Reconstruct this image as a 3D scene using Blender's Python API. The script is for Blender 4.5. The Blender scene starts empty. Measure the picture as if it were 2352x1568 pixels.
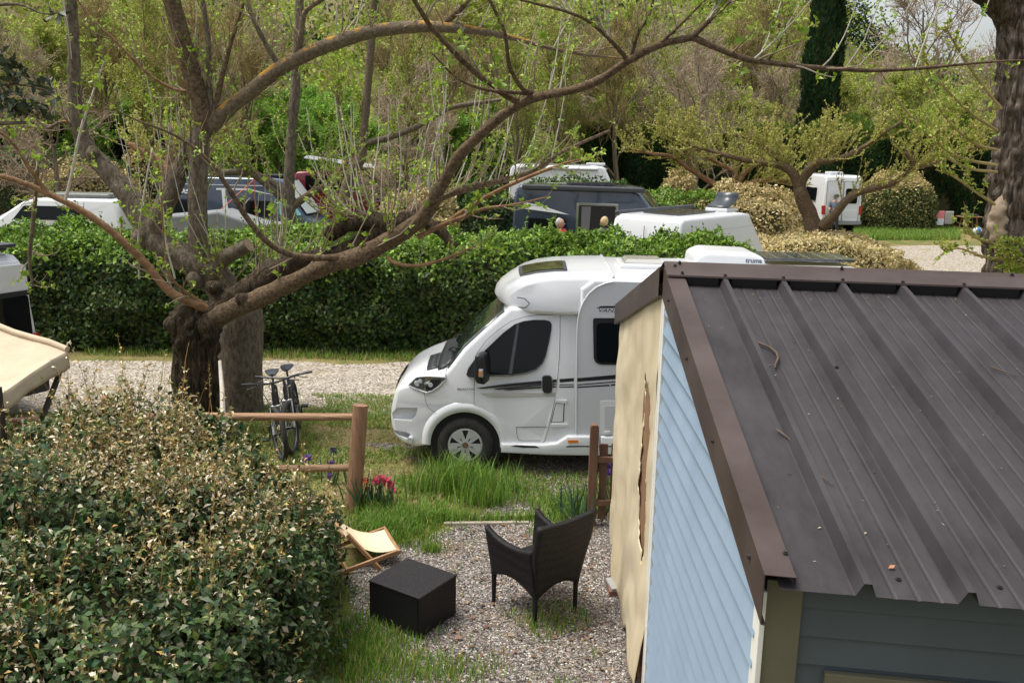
import bpy, bmesh, math, random
import numpy as np
from mathutils import Matrix, Vector, Euler

# ------------------------------------------------------------------ camera, sky, sun, exposure
SC = bpy.context.scene
COL = SC.collection
R = math.radians
CAM_H, PITCH, ROLL, FPX = 4.0, R(12.5), R(1.0), 2090.0
cam_data = bpy.data.cameras.new('camera')
cam_data.sensor_width = 36.0
cam_data.lens = 36.0 * FPX / 2352.0
cam_data.clip_end = 2000.0
cam_data.clip_start = 0.1
cam = bpy.data.objects.new('camera', cam_data)
cam.matrix_world = (Matrix.Translation((0, 0, CAM_H)) @ Matrix.Rotation(R(90) - PITCH, 4, 'X') @ Matrix.Rotation(ROLL, 4, 'Z'))
COL.objects.link(cam)
SC.camera = cam

SUN_EL, SUN_AZ = R(68), R(-85)          # azimuth from +Y towards +X: a veiled sun high on the left
world = bpy.data.worlds.new('World')
SC.world = world
world.use_nodes = True
wn, wl = world.node_tree.nodes, world.node_tree.links
wn.clear()
w_out = wn.new('ShaderNodeOutputWorld')
w_bg = wn.new('ShaderNodeBackground')
w_sky = wn.new('ShaderNodeTexSky')
w_hsv = wn.new('ShaderNodeHueSaturation')
w_sky.sky_type = 'NISHITA'
w_sky.sun_disc = False
w_sky.sun_elevation = SUN_EL
w_sky.sun_rotation = SUN_AZ
w_sky.air_density = 1.2
w_sky.dust_density = 4.0
w_hsv.inputs['Saturation'].default_value = 0.36
w_bg.inputs['Strength'].default_value = 0.115
wl.new(w_sky.outputs[0], w_hsv.inputs['Color'])
wl.new(w_hsv.outputs[0], w_bg.inputs['Color'])
wl.new(w_bg.outputs[0], w_out.inputs['Surface'])

sun_data = bpy.data.lights.new('sun', 'SUN')
sun_data.energy = 1.8
sun_data.angle = R(28)
sun_data.color = (1.0, 0.95, 0.87)
sun = bpy.data.objects.new('sun', sun_data)
sd = Vector((math.cos(SUN_EL) * math.sin(SUN_AZ), math.cos(SUN_EL) * math.cos(SUN_AZ), math.sin(SUN_EL)))
sun.rotation_euler = sd.to_track_quat('Z', 'Y').to_euler()
COL.objects.link(sun)

SC.view_settings.view_transform = 'Standard'
SC.view_settings.look = 'None'
SC.view_settings.exposure = 0.92
SC.view_settings.gamma = 1.0
SC.view_settings.use_curve_mapping = False

# ------------------------------------------------------------------ helpers
RNG = np.random.default_rng(7)
random.seed(7)
_cp, _sp = math.cos(PITCH), math.sin(PITCH)

def ray(x, y):
    a, b = (x - 1176) / FPX, (784 - y) / FPX
    u = a * math.cos(ROLL) - b * math.sin(ROLL)
    v = a * math.sin(ROLL) + b * math.cos(ROLL)
    return u, _cp + v * _sp, -_sp + v * _cp

def G(x, y, z=0.0):
    a, b, d = ray(x, y); t = (z - CAM_H) / d
    return Vector((a * t, b * t, z))

def at(x, y, Y):
    a, b, d = ray(x, y); t = Y / b
    return Vector((a * t, Y, CAM_H + d * t))

def tag(o, label=None, cat=None, group=None, kind=None):
    if label: o['label'] = label
    if cat: o['category'] = cat
    if group: o['group'] = group
    if kind: o['kind'] = kind
    return o

def thing(name, label, cat, loc=(0, 0, 0), rz=0.0, group=None):
    o = bpy.data.objects.new(name, None)
    o.empty_display_size = 0.2
    COL.objects.link(o)
    o.location = loc
    o.rotation_euler = (0, 0, rz)
    return tag(o, label, cat, group)

def link(name, me, parent=None, world_space=False):
    o = bpy.data.objects.new(name, me)
    COL.objects.link(o)
    if parent is not None:
        o.parent = parent
        if world_space:
            m = Matrix.LocRotScale(parent.location, parent.rotation_euler, None)
            if parent.parent is not None:
                q = parent.parent
                m = Matrix.LocRotScale(q.location, q.rotation_euler, None) @ parent.matrix_parent_inverse @ m
            o.matrix_parent_inverse = m.inverted()
    return o

def mesh_np(name, V, F, mat, col=None, smooth=False):
    V = np.asarray(V, dtype=np.float32)
    Fs = [np.asarray(f, dtype=np.int32) for f in (F if isinstance(F, (list, tuple)) else [F]) if len(f)]
    me = bpy.data.meshes.new(name)
    me.vertices.add(len(V))
    me.vertices.foreach_set('co', V.ravel())
    nl = sum(f.size for f in Fs)
    npoly = sum(len(f) for f in Fs)
    me.loops.add(nl)
    me.polygons.add(npoly)
    me.loops.foreach_set('vertex_index', np.concatenate([f.ravel() for f in Fs]))
    tot = np.concatenate([np.full(len(f), f.shape[1], dtype=np.int32) for f in Fs])
    st = np.concatenate([[0], np.cumsum(tot)[:-1]]).astype(np.int32)
    me.polygons.foreach_set('loop_start', st)
    me.polygons.foreach_set('loop_total', tot)
    if smooth:
        me.polygons.foreach_set('use_smooth', np.ones(npoly, dtype=bool))
    me.update(calc_edges=True)
    if col is not None:
        c = np.ones((len(V), 4), dtype=np.float32)
        c[:, :3] = col
        at_ = me.color_attributes.new('col', 'FLOAT_COLOR', 'POINT')
        at_.data.foreach_set('color', c.ravel())
    me.materials.append(mat)
    return me

def obj_np(name, V, F, mat, parent=None, col=None, smooth=False, world_space=True):
    return link(name, mesh_np(name, V, F, mat, col, smooth), parent, world_space)

class MB:
    """collects boxes, bars, tubes and prisms; build() links them as one mesh"""
    def __init__(s): s.v, s.f, s.sm = [], [], []
    def add(s, vs, fs, smooth=False):
        n = len(s.v)
        s.v += [tuple(q) for q in vs]
        s.f += [tuple(n + i for i in f) for f in fs]
        s.sm += [smooth] * len(fs)
        return s
    def box(s, c, size, rot=None):
        m = (rot.to_matrix() if hasattr(rot, 'to_matrix') else rot) if rot is not None else Matrix.Identity(3)
        c = Vector(c)
        vs = [c + m @ Vector((sx * size[0] / 2, sy * size[1] / 2, sz * size[2] / 2)) for sz in (-1, 1) for sy in (-1, 1) for sx in (-1, 1)]
        return s.add(vs, [(0, 2, 3, 1), (4, 5, 7, 6), (0, 1, 5, 4), (2, 6, 7, 3), (0, 4, 6, 2), (1, 3, 7, 5)])
    def bar(s, p0, p1, w, h, up=(0, 0, 1)):
        p0, p1 = Vector(p0), Vector(p1)
        d = (p1 - p0).normalized()
        x = d.cross(Vector(up))
        if x.length < 1e-4: x = d.cross(Vector((1, 0, 0)))
        x.normalize(); u = x.cross(d)
        vs = [p + x * a * w / 2 + u * b * h / 2 for p in (p0, p1) for a, b in ((-1, -1), (1, -1), (1, 1), (-1, 1))]
        return s.add(vs, [(3, 2, 1, 0), (4, 5, 6, 7), (0, 1, 5, 4), (1, 2, 6, 5), (2, 3, 7, 6), (3, 0, 4, 7)])
    def tube(s, pts, r, n=8, caps=True, smooth=True):
        pts = [Vector(p) for p in pts]
        rs = r if hasattr(r, '__len__') else [r] * len(pts)
        rings = []
        ref = None
        for i, p in enumerate(pts):
            t = (pts[min(i + 1, len(pts) - 1)] - pts[max(i - 1, 0)]).normalized()
            if ref is None:
                ref = t.orthogonal().normalized()
            ref = (ref - t * ref.dot(t)).normalized()
            b = t.cross(ref)
            rings.append([p + (ref * math.cos(2 * math.pi * k / n) + b * math.sin(2 * math.pi * k / n)) * rs[i] for k in range(n)])
        vs = [q for rg in rings for q in rg]
        fs = [(i * n + k, i * n + (k + 1) % n, (i + 1) * n + (k + 1) % n, (i + 1) * n + k) for i in range(len(pts) - 1) for k in range(n)]
        s.add(vs, fs, smooth)
        if caps:
            s.add(rings[0], [tuple(reversed(range(n)))])
            s.add(rings[-1], [tuple(range(n))])
        return s
    def prism(s, poly, fn0, fn1):
        """poly: list of 2D points; fn0/fn1 map a 2D point to the two faces"""
        n = len(poly)
        a = [fn0(*p) for p in poly]; b = [fn1(*p) for p in poly]
        return s.add(a + b, [tuple(reversed(range(n))), tuple(range(n, 2 * n))] + [(i, (i + 1) % n, n + (i + 1) % n, n + i) for i in range(n)])
    def grid(s, rows, smooth=True, close=False):
        h, w = len(rows), len(rows[0])
        vs = [q for r_ in rows for q in r_]
        fs = [(i * w + j, i * w + (j + 1) % w, (i + 1) * w + (j + 1) % w, (i + 1) * w + j) for i in range(h - 1) for j in range(w if close else w - 1)]
        return s.add(vs, fs, smooth)
    def mesh(s, name, mat):
        me = bpy.data.meshes.new(name)
        me.from_pydata([tuple(q) for q in s.v], [], s.f)
        me.polygons.foreach_set('use_smooth', s.sm)
        me.materials.append(mat)
        me.update()
        return me
    def build(s, name, mat, parent=None, world_space=False, bevel=0.0, seg=2):
        me = s.mesh(name, mat)
        bm = bmesh.new(); bm.from_mesh(me)
        bmesh.ops.recalc_face_normals(bm, faces=bm.faces)
        bm.to_mesh(me); bm.free()
        o = link(name, me, parent, world_space)
        if bevel:
            m = o.modifiers.new('bevel', 'BEVEL')
            m.width = bevel; m.segments = seg; m.limit_method = 'ANGLE'; m.angle_limit = R(40)
        return o

# ---- numpy noise
_perm = np.random.default_rng(3).permutation(512).astype(np.int64)
_val = np.random.default_rng(4).random(512) * 2 - 1
def vnoise(p, scale=1.0, seed=0):
    p = np.asarray(p, dtype=np.float64) * scale + seed * 17.31
    if p.shape[-1] == 2:
        p = np.concatenate([p, np.zeros(p.shape[:-1] + (1,))], -1)
    i = np.floor(p).astype(np.int64); f = p - i
    f = f * f * (3 - 2 * f)
    def h(dx, dy, dz):
        a = _perm[(i[..., 0] + dx) & 511]
        b = _perm[(a + i[..., 1] + dy) & 511]
        return _val[_perm[(b + i[..., 2] + dz) & 511]]
    fx, fy, fz = f[..., 0], f[..., 1], f[..., 2]
    c00 = h(0, 0, 0) * (1 - fx) + h(1, 0, 0) * fx
    c10 = h(0, 1, 0) * (1 - fx) + h(1, 1, 0) * fx
    c01 = h(0, 0, 1) * (1 - fx) + h(1, 0, 1) * fx
    c11 = h(0, 1, 1) * (1 - fx) + h(1, 1, 1) * fx
    return (c00 * (1 - fy) + c10 * fy) * (1 - fz) + (c01 * (1 - fy) + c11 * fy) * fz
def fbm(p, scale, seed=0, n=3):
    return sum(vnoise(p, scale * 2 ** k, seed + k) * 0.5 ** k for k in range(n))

def unit(a):
    return a / np.maximum(np.linalg.norm(a, axis=-1, keepdims=True), 1e-9)
def rand_dirs(rng, n):
    return unit(rng.normal(size=(n, 3)))

def leaves(P, A, N, L, W, fold=0.35, droop=0.15):
    """folded leaves of 5 vertices and 4 triangles each"""
    n = len(P)
    A = unit(A); S = unit(np.cross(A, N)); Nn = np.cross(S, A)
    L = np.broadcast_to(L, (n,))[:, None]; W = np.broadcast_to(W, (n,))[:, None]
    mid = P + A * L * 0.48
    V = np.stack([P, mid + S * W + Nn * W * fold, mid, mid - S * W + Nn * W * fold, P + A * L - Nn * L * droop], 1).reshape(-1, 3)
    T = np.array([[0, 1, 2], [0, 2, 3], [1, 4, 2], [2, 4, 3]])
    F = (np.arange(n)[:, None, None] * 5 + T[None]).reshape(-1, 3)
    return V, F
def leaf_quads(P, A, N, L, W):
    n = len(P)
    A = unit(A); S = unit(np.cross(A, N))
    L = np.broadcast_to(L, (n,))[:, None]; W = np.broadcast_to(W, (n,))[:, None]
    V = np.stack([P, P + A * L * 0.5 + S * W, P + A * L, P + A * L * 0.5 - S * W], 1).reshape(-1, 3)
    return V, np.arange(n * 4).reshape(-1, 4)
def palette(rng, n, cols, weights, jitter=0.18):
    c = np.array(cols)[rng.choice(len(cols), n, p=np.array(weights) / sum(weights))]
    return np.clip(c * (1 + rng.normal(size=(n, 1)) * jitter) + rng.normal(size=(n, 3)) * 0.008, 0.003, 1)

def tubes(P, Rd, n=3):
    """P (m,k,3), Rd (m,k) -> batch of tubes"""
    m, k = P.shape[:2]
    T = np.empty_like(P)
    T[:, 1:-1] = P[:, 2:] - P[:, :-2]; T[:, 0] = P[:, 1] - P[:, 0]; T[:, -1] = P[:, -1] - P[:, -2]
    T = unit(T)
    mean = unit(P[:, -1] - P[:, 0])
    ref = np.where(np.abs(mean[:, 2:3]) < 0.8, np.array([[0, 0, 1.0]]), np.array([[1.0, 0.2, 0]]))
    ref = np.repeat(ref[:, None, :], k, 1)
    X = unit(np.cross(T, ref)); Y = np.cross(T, X)
    ang = np.arange(n) * 2 * np.pi / n
    V = P[:, :, None, :] + (X[:, :, None, :] * np.cos(ang)[None, None, :, None] + Y[:, :, None, :] * np.sin(ang)[None, None, :, None]) * Rd[:, :, None, None]
    V = V.reshape(-1, 3)
    base = (np.arange(m)[:, None] * k + np.arange(k - 1)[None]).reshape(-1) * n
    q = np.arange(n)
    F = np.stack([base[:, None] + q, base[:, None] + (q + 1) % n, base[:, None] + n + (q + 1) % n, base[:, None] + n + q], -1).reshape(-1, 4)
    return V, F

def join(parts):
    Vs, Fs, o = [], [], 0
    for V, F in parts:
        Vs.append(V); Fs.append(np.asarray(F) + o); o += len(V)
    return np.concatenate(Vs), Fs

def grow(rng, P, Rd, n, t0, t1, ang, length, rad, up=0.3, wob=0.25, k=5, out=None, tip=0.35):
    """children of a batch of branches; ang radians, length m (mean), rad relative to the parent's radius there"""
    m, kk = P.shape[:2]
    idx = np.repeat(np.arange(m), n)
    t = rng.uniform(t0, t1, len(idx)) * (kk - 1)
    i = np.minimum(t.astype(int), kk - 2); f = (t - i)[:, None]
    p0 = P[idx, i] * (1 - f) + P[idx, i + 1] * f
    r0 = (Rd[idx, i] * (1 - f[:, 0]) + Rd[idx, i + 1] * f[:, 0]) * rad
    tan = unit(P[idx, i + 1] - P[idx, i])
    rd = rand_dirs(rng, len(idx)); perp = unit(rd - tan * (rd * tan).sum(1, keepdims=True))
    a = (ang * rng.uniform(0.6, 1.3, len(idx)))[:, None]
    d = unit(tan * np.cos(a) + perp * np.sin(a) + np.array([0, 0, up]))
    if out is not None: d = unit(d + out)
    L = length * rng.uniform(0.55, 1.35, len(idx)) * (1.15 - 0.5 * t / (kk - 1))
    C = [p0]
    for s_ in range(k - 1):
        d = unit(d + rng.normal(size=d.shape) * wob * 0.5 + np.array([0, 0, up * 0.18]))
        C.append(C[-1] + d * (L / (k - 1))[:, None])
    C = np.stack(C, 1)
    Rr = r0[:, None] * np.linspace(1, tip, k)[None]
    return C, Rr

def smooth_path(pts, sub=6):
    """Catmull-Rom through rows of (x,y,z,r)"""
    P = np.array(pts, dtype=float)
    P = np.concatenate([[2 * P[0] - P[1]], P, [2 * P[-1] - P[-2]]])
    out = []
    for i in range(1, len(P) - 2):
        for t in np.linspace(0, 1, sub, endpoint=False):
            a, b, c, d = P[i - 1:i + 3]
            out.append(0.5 * (2 * b + (c - a) * t + (2 * a - 5 * b + 4 * c - d) * t * t + (3 * b - a - 3 * c + d) * t ** 3))
    out.append(P[-2])
    return np.array(out)

def limb(path, n=12, lump=0.08, scale=6.0, seed=0, furrow=0.0, cap=True, ffreq=4.0):
    """one thick branch: tube along rows (x,y,z,r) with a lumpy skin"""
    P, r = path[:, :3], np.maximum(path[:, 3], 0.002)
    k = len(P)
    T = unit(np.gradient(P, axis=0))
    X = np.zeros_like(P); ref = np.array([1.0, 0.1, 0.05])
    if abs(T[0] @ unit(ref)) > 0.9: ref = np.array([0, 0, 1.0])
    for i in range(k):
        ref = ref - T[i] * (ref @ T[i]); ref = ref / np.linalg.norm(ref); X[i] = ref
    Y = np.cross(T, X)
    ang = np.arange(n) * 2 * np.pi / n
    D = X[:, None] * np.cos(ang)[None, :, None] + Y[:, None] * np.sin(ang)[None, :, None]
    rr = r[:, None] * (1 + lump * fbm(P[:, None] + D * r[:, None, None], scale, seed))
    if furrow:
        a2 = np.stack([np.cos(ang) * ffreq, np.sin(ang) * ffreq], -1)
        fz = np.concatenate([np.repeat(a2[None], k, 0), np.repeat((np.arange(k) * 0.10)[:, None, None], n, 1)], -1)
        rr = rr * (1 + furrow * (np.abs(vnoise(fz, 1.6, seed)) - 0.35))
    V = P[:, None] + D * rr[..., None]
    V = V.reshape(-1, 3)
    b = np.arange(k - 1)[:, None] * n; q = np.arange(n)[None]
    F = np.stack([b + q, b + (q + 1) % n, b + n + (q + 1) % n, b + n + q], -1).reshape(-1, 4)
    if cap:
        V = np.concatenate([V, [P[-1] + T[-1] * r[-1] * 0.25]])
        tip = np.stack([np.full(n, len(V) - 1), (k - 1) * n + np.arange(n), (k - 1) * n + (np.arange(n) + 1) % n, (k - 1) * n + (np.arange(n) + 1) % n], -1)
        return V, [F, tip[:, :3]]
    return V, [F]

# ------------------------------------------------------------------ materials
MATS = {}
def pm(name, color, rough=0.6, metal=0.0, var=0.0, vscale=4.0, color2=None, stretch=None, bump=0.0, bscale=40.0, attr=False, transl=0.0, spec=0.5, coat=0.0, detail=6.0, contrast=None):
    """procedural Principled material: base colour varied by noise, fine relief by bump"""
    if name in MATS: return MATS[name]
    m = bpy.data.materials.new(name); MATS[name] = m
    m.use_nodes = True
    nt = m.node_tree; nd, ln = nt.nodes, nt.links
    b = nd['Principled BSDF']; out = nd['Material Output']
    b.inputs['Roughness'].default_value = rough
    b.inputs['Metallic'].default_value = metal
    b.inputs['Specular IOR Level'].default_value = spec
    b.inputs['Coat Weight'].default_value = coat
    tc = nd.new('ShaderNodeTexCoord'); mp = nd.new('ShaderNodeMapping')
    ln.new(tc.outputs['Object'], mp.inputs['Vector'])
    if stretch: mp.inputs['Scale'].default_value = stretch
    src = None
    if attr:
        a = nd.new('ShaderNodeAttribute'); a.attribute_name = 'col'; src = a.outputs['Color']
    c = (*color, 1.0)
    if var or color2:
        nz = nd.new('ShaderNodeTexNoise'); nz.inputs['Scale'].default_value = vscale; nz.inputs['Detail'].default_value = detail; nz.inputs['Roughness'].default_value = 0.62
        ln.new(mp.outputs[0], nz.inputs['Vector'])
        rp = nd.new('ShaderNodeValToRGB')
        lo, hi = contrast or (0.32, 0.68)
        rp.color_ramp.elements[0].position = lo; rp.color_ramp.elements[1].position = hi
        c2 = color2 if color2 else tuple(min(1, q * (1 + var)) for q in color)
        c1 = color if color2 else tuple(q * (1 - var) for q in color)
        rp.color_ramp.elements[0].color = (*c1, 1); rp.color_ramp.elements[1].color = (*c2, 1)
        ln.new(nz.outputs['Fac'], rp.inputs['Fac'])
        if src is not None:
            mx = nd.new('ShaderNodeMix'); mx.data_type = 'RGBA'; mx.blend_type = 'MULTIPLY'; mx.inputs['Factor'].default_value = 1
            ln.new(src, mx.inputs[6]); ln.new(rp.outputs[0], mx.inputs[7]); src = mx.outputs[2]
        else: src = rp.outputs[0]
    if src is not None: ln.new(src, b.inputs['Base Color'])
    else: b.inputs['Base Color'].default_value = c
    if bump:
        n2 = nd.new('ShaderNodeTexNoise'); n2.inputs['Scale'].default_value = bscale; n2.inputs['Detail'].default_value = 5
        ln.new(mp.outputs[0], n2.inputs['Vector'])
        bp = nd.new('ShaderNodeBump'); bp.inputs['Strength'].default_value = bump; bp.inputs['Distance'].default_value = 0.02
        ln.new(n2.outputs['Fac'], bp.inputs['Height']); ln.new(bp.outputs[0], b.inputs['Normal'])
    if transl:
        tr = nd.new('ShaderNodeBsdfTranslucent'); mx = nd.new('ShaderNodeMixShader'); mx.inputs[0].default_value = transl
        if src is not None: ln.new(src, tr.inputs['Color'])
        else: tr.inputs['Color'].default_value = c
        ln.new(b.outputs[0], mx.inputs[1]); ln.new(tr.outputs[0], mx.inputs[2]); ln.new(mx.outputs[0], out.inputs['Surface'])
    return m

def leafmat(name, rough=0.5, transl=0.25, spec=0.35):
    return pm(name, (1, 1, 1), rough=rough, attr=True, transl=transl, spec=spec)

def barkmat(name, c1, c2, furrow=1.0, scale=(9, 9, 1.6), lichen=None, lichen_amt=0.6, lscale=7.0, bump=0.9, up_only=False):
    m = pm(name, c1, rough=0.9, color2=c2, vscale=1.0, stretch=scale, spec=0.2, contrast=(0.36, 0.66))
    nt = m.node_tree; nd, ln = nt.nodes, nt.links
    b = nd['Principled BSDF']
    tc = nd.new('ShaderNodeTexCoord'); mp = nd.new('ShaderNodeMapping'); mp.inputs['Scale'].default_value = tuple(q * 2.2 for q in scale)
    ln.new(tc.outputs['Object'], mp.inputs['Vector'])
    n2 = nd.new('ShaderNodeTexNoise'); n2.inputs['Scale'].default_value = 1.0; n2.inputs['Detail'].default_value = 7; n2.inputs['Distortion'].default_value = 0.8
    ln.new(mp.outputs[0], n2.inputs['Vector'])
    bp = nd.new('ShaderNodeBump'); bp.inputs['Strength'].default_value = bump; bp.inputs['Distance'].default_value = 0.05
    ln.new(n2.outputs['Fac'], bp.inputs['Height']); ln.new(bp.outputs[0], b.inputs['Normal'])
    if lichen:
        n3 = nd.new('ShaderNodeTexNoise'); n3.inputs['Scale'].default_value = lscale; n3.inputs['Detail'].default_value = 8; n3.inputs['Roughness'].default_value = 0.7
        ln.new(tc.outputs['Object'], n3.inputs['Vector'])
        rp = nd.new('ShaderNodeValToRGB'); rp.color_ramp.elements[0].position = lichen_amt; rp.color_ramp.elements[1].position = lichen_amt + 0.05
        ln.new(n3.outputs['Fac'], rp.inputs['Fac'])
        fac = rp.outputs[0]
        if up_only:      # lichen grows on the upper side of the limb
            g = nd.new('ShaderNodeNewGeometry'); sx = nd.new('ShaderNodeSeparateXYZ'); mr = nd.new('ShaderNodeMapRange')
            mr.inputs['From Min'].default_value = 0.1; mr.inputs['From Max'].default_value = 0.7
            ln.new(g.outputs['True Normal'], sx.inputs[0]); ln.new(sx.outputs['Z'], mr.inputs['Value'])
            mu = nd.new('ShaderNodeMath'); mu.operation = 'MULTIPLY'
            ln.new(fac, mu.inputs[0]); ln.new(mr.outputs[0], mu.inputs[1]); fac = mu.outputs[0]
        mx = nd.new('ShaderNodeMix'); mx.data_type = 'RGBA'
        old = b.inputs['Base Color'].links[0].from_socket
        ln.new(fac, mx.inputs['Factor']); ln.new(old, mx.inputs[6]); mx.inputs[7].default_value = (*lichen, 1)
        ln.new(mx.outputs[2], b.inputs['Base Color'])
    return m
# ------------------------------------------------------------------ the ground
def gravel_mat(name, cols, scale, dirt, dirt_amt=0.5, dscale=0.9):
    m = bpy.data.materials.new(name); m.use_nodes = True
    nd, ln = m.node_tree.nodes, m.node_tree.links
    b = nd['Principled BSDF']; b.inputs['Roughness'].default_value = 0.9; b.inputs['Specular IOR Level'].default_value = 0.25
    tc = nd.new('ShaderNodeTexCoord')
    v = nd.new('ShaderNodeTexVoronoi'); v.inputs['Scale'].default_value = scale; v.inputs['Randomness'].default_value = 1
    ln.new(tc.outputs['Object'], v.inputs['Vector'])
    sp = nd.new('ShaderNodeSeparateColor'); ln.new(v.outputs['Color'], sp.inputs[0])
    rp = nd.new('ShaderNodeValToRGB')
    while len(rp.color_ramp.elements) < len(cols): rp.color_ramp.elements.new(0.5)
    for i, c in enumerate(cols):
        rp.color_ramp.elements[i].position = i / (len(cols) - 1); rp.color_ramp.elements[i].color = (*c, 1)
    ln.new(sp.outputs[0], rp.inputs['Fac'])
    n = nd.new('ShaderNodeTexNoise'); n.inputs['Scale'].default_value = dscale; n.inputs['Detail'].default_value = 9; n.inputs['Roughness'].default_value = 0.7
    ln.new(tc.outputs['Object'], n.inputs['Vector'])
    r2 = nd.new('ShaderNodeValToRGB'); r2.color_ramp.elements[0].position = dirt_amt; r2.color_ramp.elements[1].position = dirt_amt + 0.14
    ln.new(n.outputs['Fac'], r2.inputs['Fac'])
    mx = nd.new('ShaderNodeMix'); mx.data_type = 'RGBA'
    ln.new(r2.outputs[0], mx.inputs['Factor']); ln.new(rp.outputs[0], mx.inputs[6]); mx.inputs[7].default_value = (*dirt, 1)
    ln.new(mx.outputs[2], b.inputs['Base Color'])
    bp = nd.new('ShaderNodeBump'); bp.inputs['Strength'].default_value = 0.9; bp.inputs['Distance'].default_value = 0.02; bp.invert = True
    ln.new(v.outputs['Distance'], bp.inputs['Height']); ln.new(bp.outputs[0], b.inputs['Normal'])
    return m

def ground_mat():
    m = pm('ground_soil', (0.15, 0.115, 0.06), rough=0.95, color2=(0.30, 0.25, 0.12), vscale=1.4, spec=0.15, bump=0.8, bscale=22, detail=10)
    nd, ln = m.node_tree.nodes, m.node_tree.links
    b = nd['Principled BSDF']; tc = nd.new('ShaderNodeTexCoord')
    n = nd.new('ShaderNodeTexNoise'); n.inputs['Scale'].default_value = 0.75; n.inputs['Detail'].default_value = 10; n.inputs['Roughness'].default_value = 0.72
    ln.new(tc.outputs['Object'], n.inputs['Vector'])
    rp = nd.new('ShaderNodeValToRGB'); rp.color_ramp.elements[0].position = 0.44; rp.color_ramp.elements[1].position = 0.58
    ln.new(n.outputs['Fac'], rp.inputs['Fac'])
    mx = nd.new('ShaderNodeMix'); mx.data_type = 'RGBA'
    old = b.inputs['Base Color'].links[0].from_socket
    ln.new(rp.outputs[0], mx.inputs['Factor']); ln.new(old, mx.inputs[6]); mx.inputs[7].default_value = (0.12, 0.15, 0.035, 1)
    n3 = nd.new('ShaderNodeTexNoise'); n3.inputs['Scale'].default_value = 38; n3.inputs['Detail'].default_value = 8; n3.inputs['Roughness'].default_value = 0.8
    ln.new(tc.outputs['Object'], n3.inputs['Vector'])
    r3 = nd.new('ShaderNodeValToRGB'); r3.color_ramp.elements[0].position = 0.34; r3.color_ramp.elements[1].position = 0.68
    r3.color_ramp.elements[0].color = (0.35, 0.33, 0.30, 1); r3.color_ramp.elements[1].color = (1.55, 1.5, 1.4, 1)
    ln.new(n3.outputs['Fac'], r3.inputs['Fac'])
    m3 = nd.new('ShaderNodeMix'); m3.data_type = 'RGBA'; m3.blend_type = 'MULTIPLY'; m3.inputs['Factor'].default_value = 1
    ln.new(mx.outputs[2], m3.inputs[6]); ln.new(r3.outputs[0], m3.inputs[7])
    ln.new(m3.outputs[2], b.inputs['Base Color'])
    return m
M_GROUND = ground_mat()
LANE_COLS = [(0.14, 0.115, 0.085), (0.29, 0.25, 0.195), (0.39, 0.345, 0.28), (0.52, 0.475, 0.405)]
PATIO_COLS = [(0.045, 0.040, 0.036), (0.13, 0.112, 0.098), (0.24, 0.21, 0.185), (0.44, 0.41, 0.38)]
M_LANE = gravel_mat('pale_gravel', LANE_COLS, 26, (0.27, 0.225, 0.11), 0.53)
M_PATIO = gravel_mat('grey_gravel', PATIO_COLS, 62, (0.19, 0.13, 0.075), 0.54, 1.1)

def sheet(name, xs, ys, zf, mat, kind='structure'):
    X, Y = np.meshgrid(xs, ys)
    Z = zf(X, Y)
    V = np.stack([X, Y, Z], -1).reshape(-1, 3)
    w = len(xs)
    i = (np.arange(len(ys) - 1)[:, None] * w + np.arange(w - 1)[None]).reshape(-1)
    o = obj_np(name, V, np.stack([i, i + 1, i + w + 1, i + w], -1), mat, smooth=True)
    return tag(o, kind=kind)
sheet('ground', np.linspace(-150, 170, 33), np.linspace(-8, 280, 30), lambda X, Y: X * 0, M_GROUND)

def ribbon(name, a, b, mat, z):
    """strip between two rows of ground points"""
    n = len(a)
    V = np.array([(p[0], p[1], z) for p in a] + [(p[0], p[1], z) for p in b])
    i = np.arange(n - 1)
    return tag(obj_np(name, V, np.stack([i, i + 1, n + i + 1, n + i], -1), mat), kind='structure')
def lane_y(x, far):
    p, q = (G(160, 828), G(900, 838)) if far else (G(300, 958), G(900, 950))
    s = (q.y - p.y) / (q.x - p.x)
    return p.y + (x - p.x) * s
_lx = np.linspace(-16, 14, 160)
_w = lambda s: np.stack([_lx, np.zeros_like(_lx)], -1)
ribbon('gravel_lane', np.stack([_lx, [lane_y(x, 0) for x in _lx] + 0.35 * fbm(_w(0), 0.8, 1)], -1),
       np.stack([_lx, [lane_y(x, 1) for x in _lx] + 0.3 * fbm(_w(0), 0.9, 5)], -1), M_LANE, 0.004)
_py = np.linspace(3.0, 9.3, 80)
def patio_left(y): return np.interp(y, [3.0, 5.6, 6.3, 7.0, 7.8, 8.4, 8.8, 9.3], [-1.2, -1.0, -1.15, -1.3, -1.5, -1.2, -0.75, -0.35])
_pp = np.stack([np.zeros_like(_py), _py], -1)
ribbon('gravel_patio', np.stack([patio_left(_py) + 0.12 * fbm(_pp, 2.2, 2), _py], -1), np.stack([np.full_like(_py, 2.2), _py], -1), M_PATIO, 0.004)
_qy = np.linspace(9.2, 11.6, 30)
def path_l(y): return np.interp(y, [9.2, 9.7, 10.3, 11.6], [-0.35, -0.12, -0.5, -2.0])
def path_r(y): return np.interp(y, [9.2, 9.7, 10.3, 11.6], [0.5, 0.42, 1.2, 4.0])
_qq = np.stack([np.zeros_like(_qy), _qy], -1)
ribbon('gravel_path', np.stack([path_l(_qy) + 0.10 * fbm(_qq, 3, 3), _qy], -1), np.stack([path_r(_qy) + 0.10 * fbm(_qq, 3, 4), _qy], -1), M_PATIO, 0.006)
_ry = np.linspace(24, 38.0, 60)
_rr = np.stack([np.zeros_like(_ry), _ry], -1)
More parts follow.
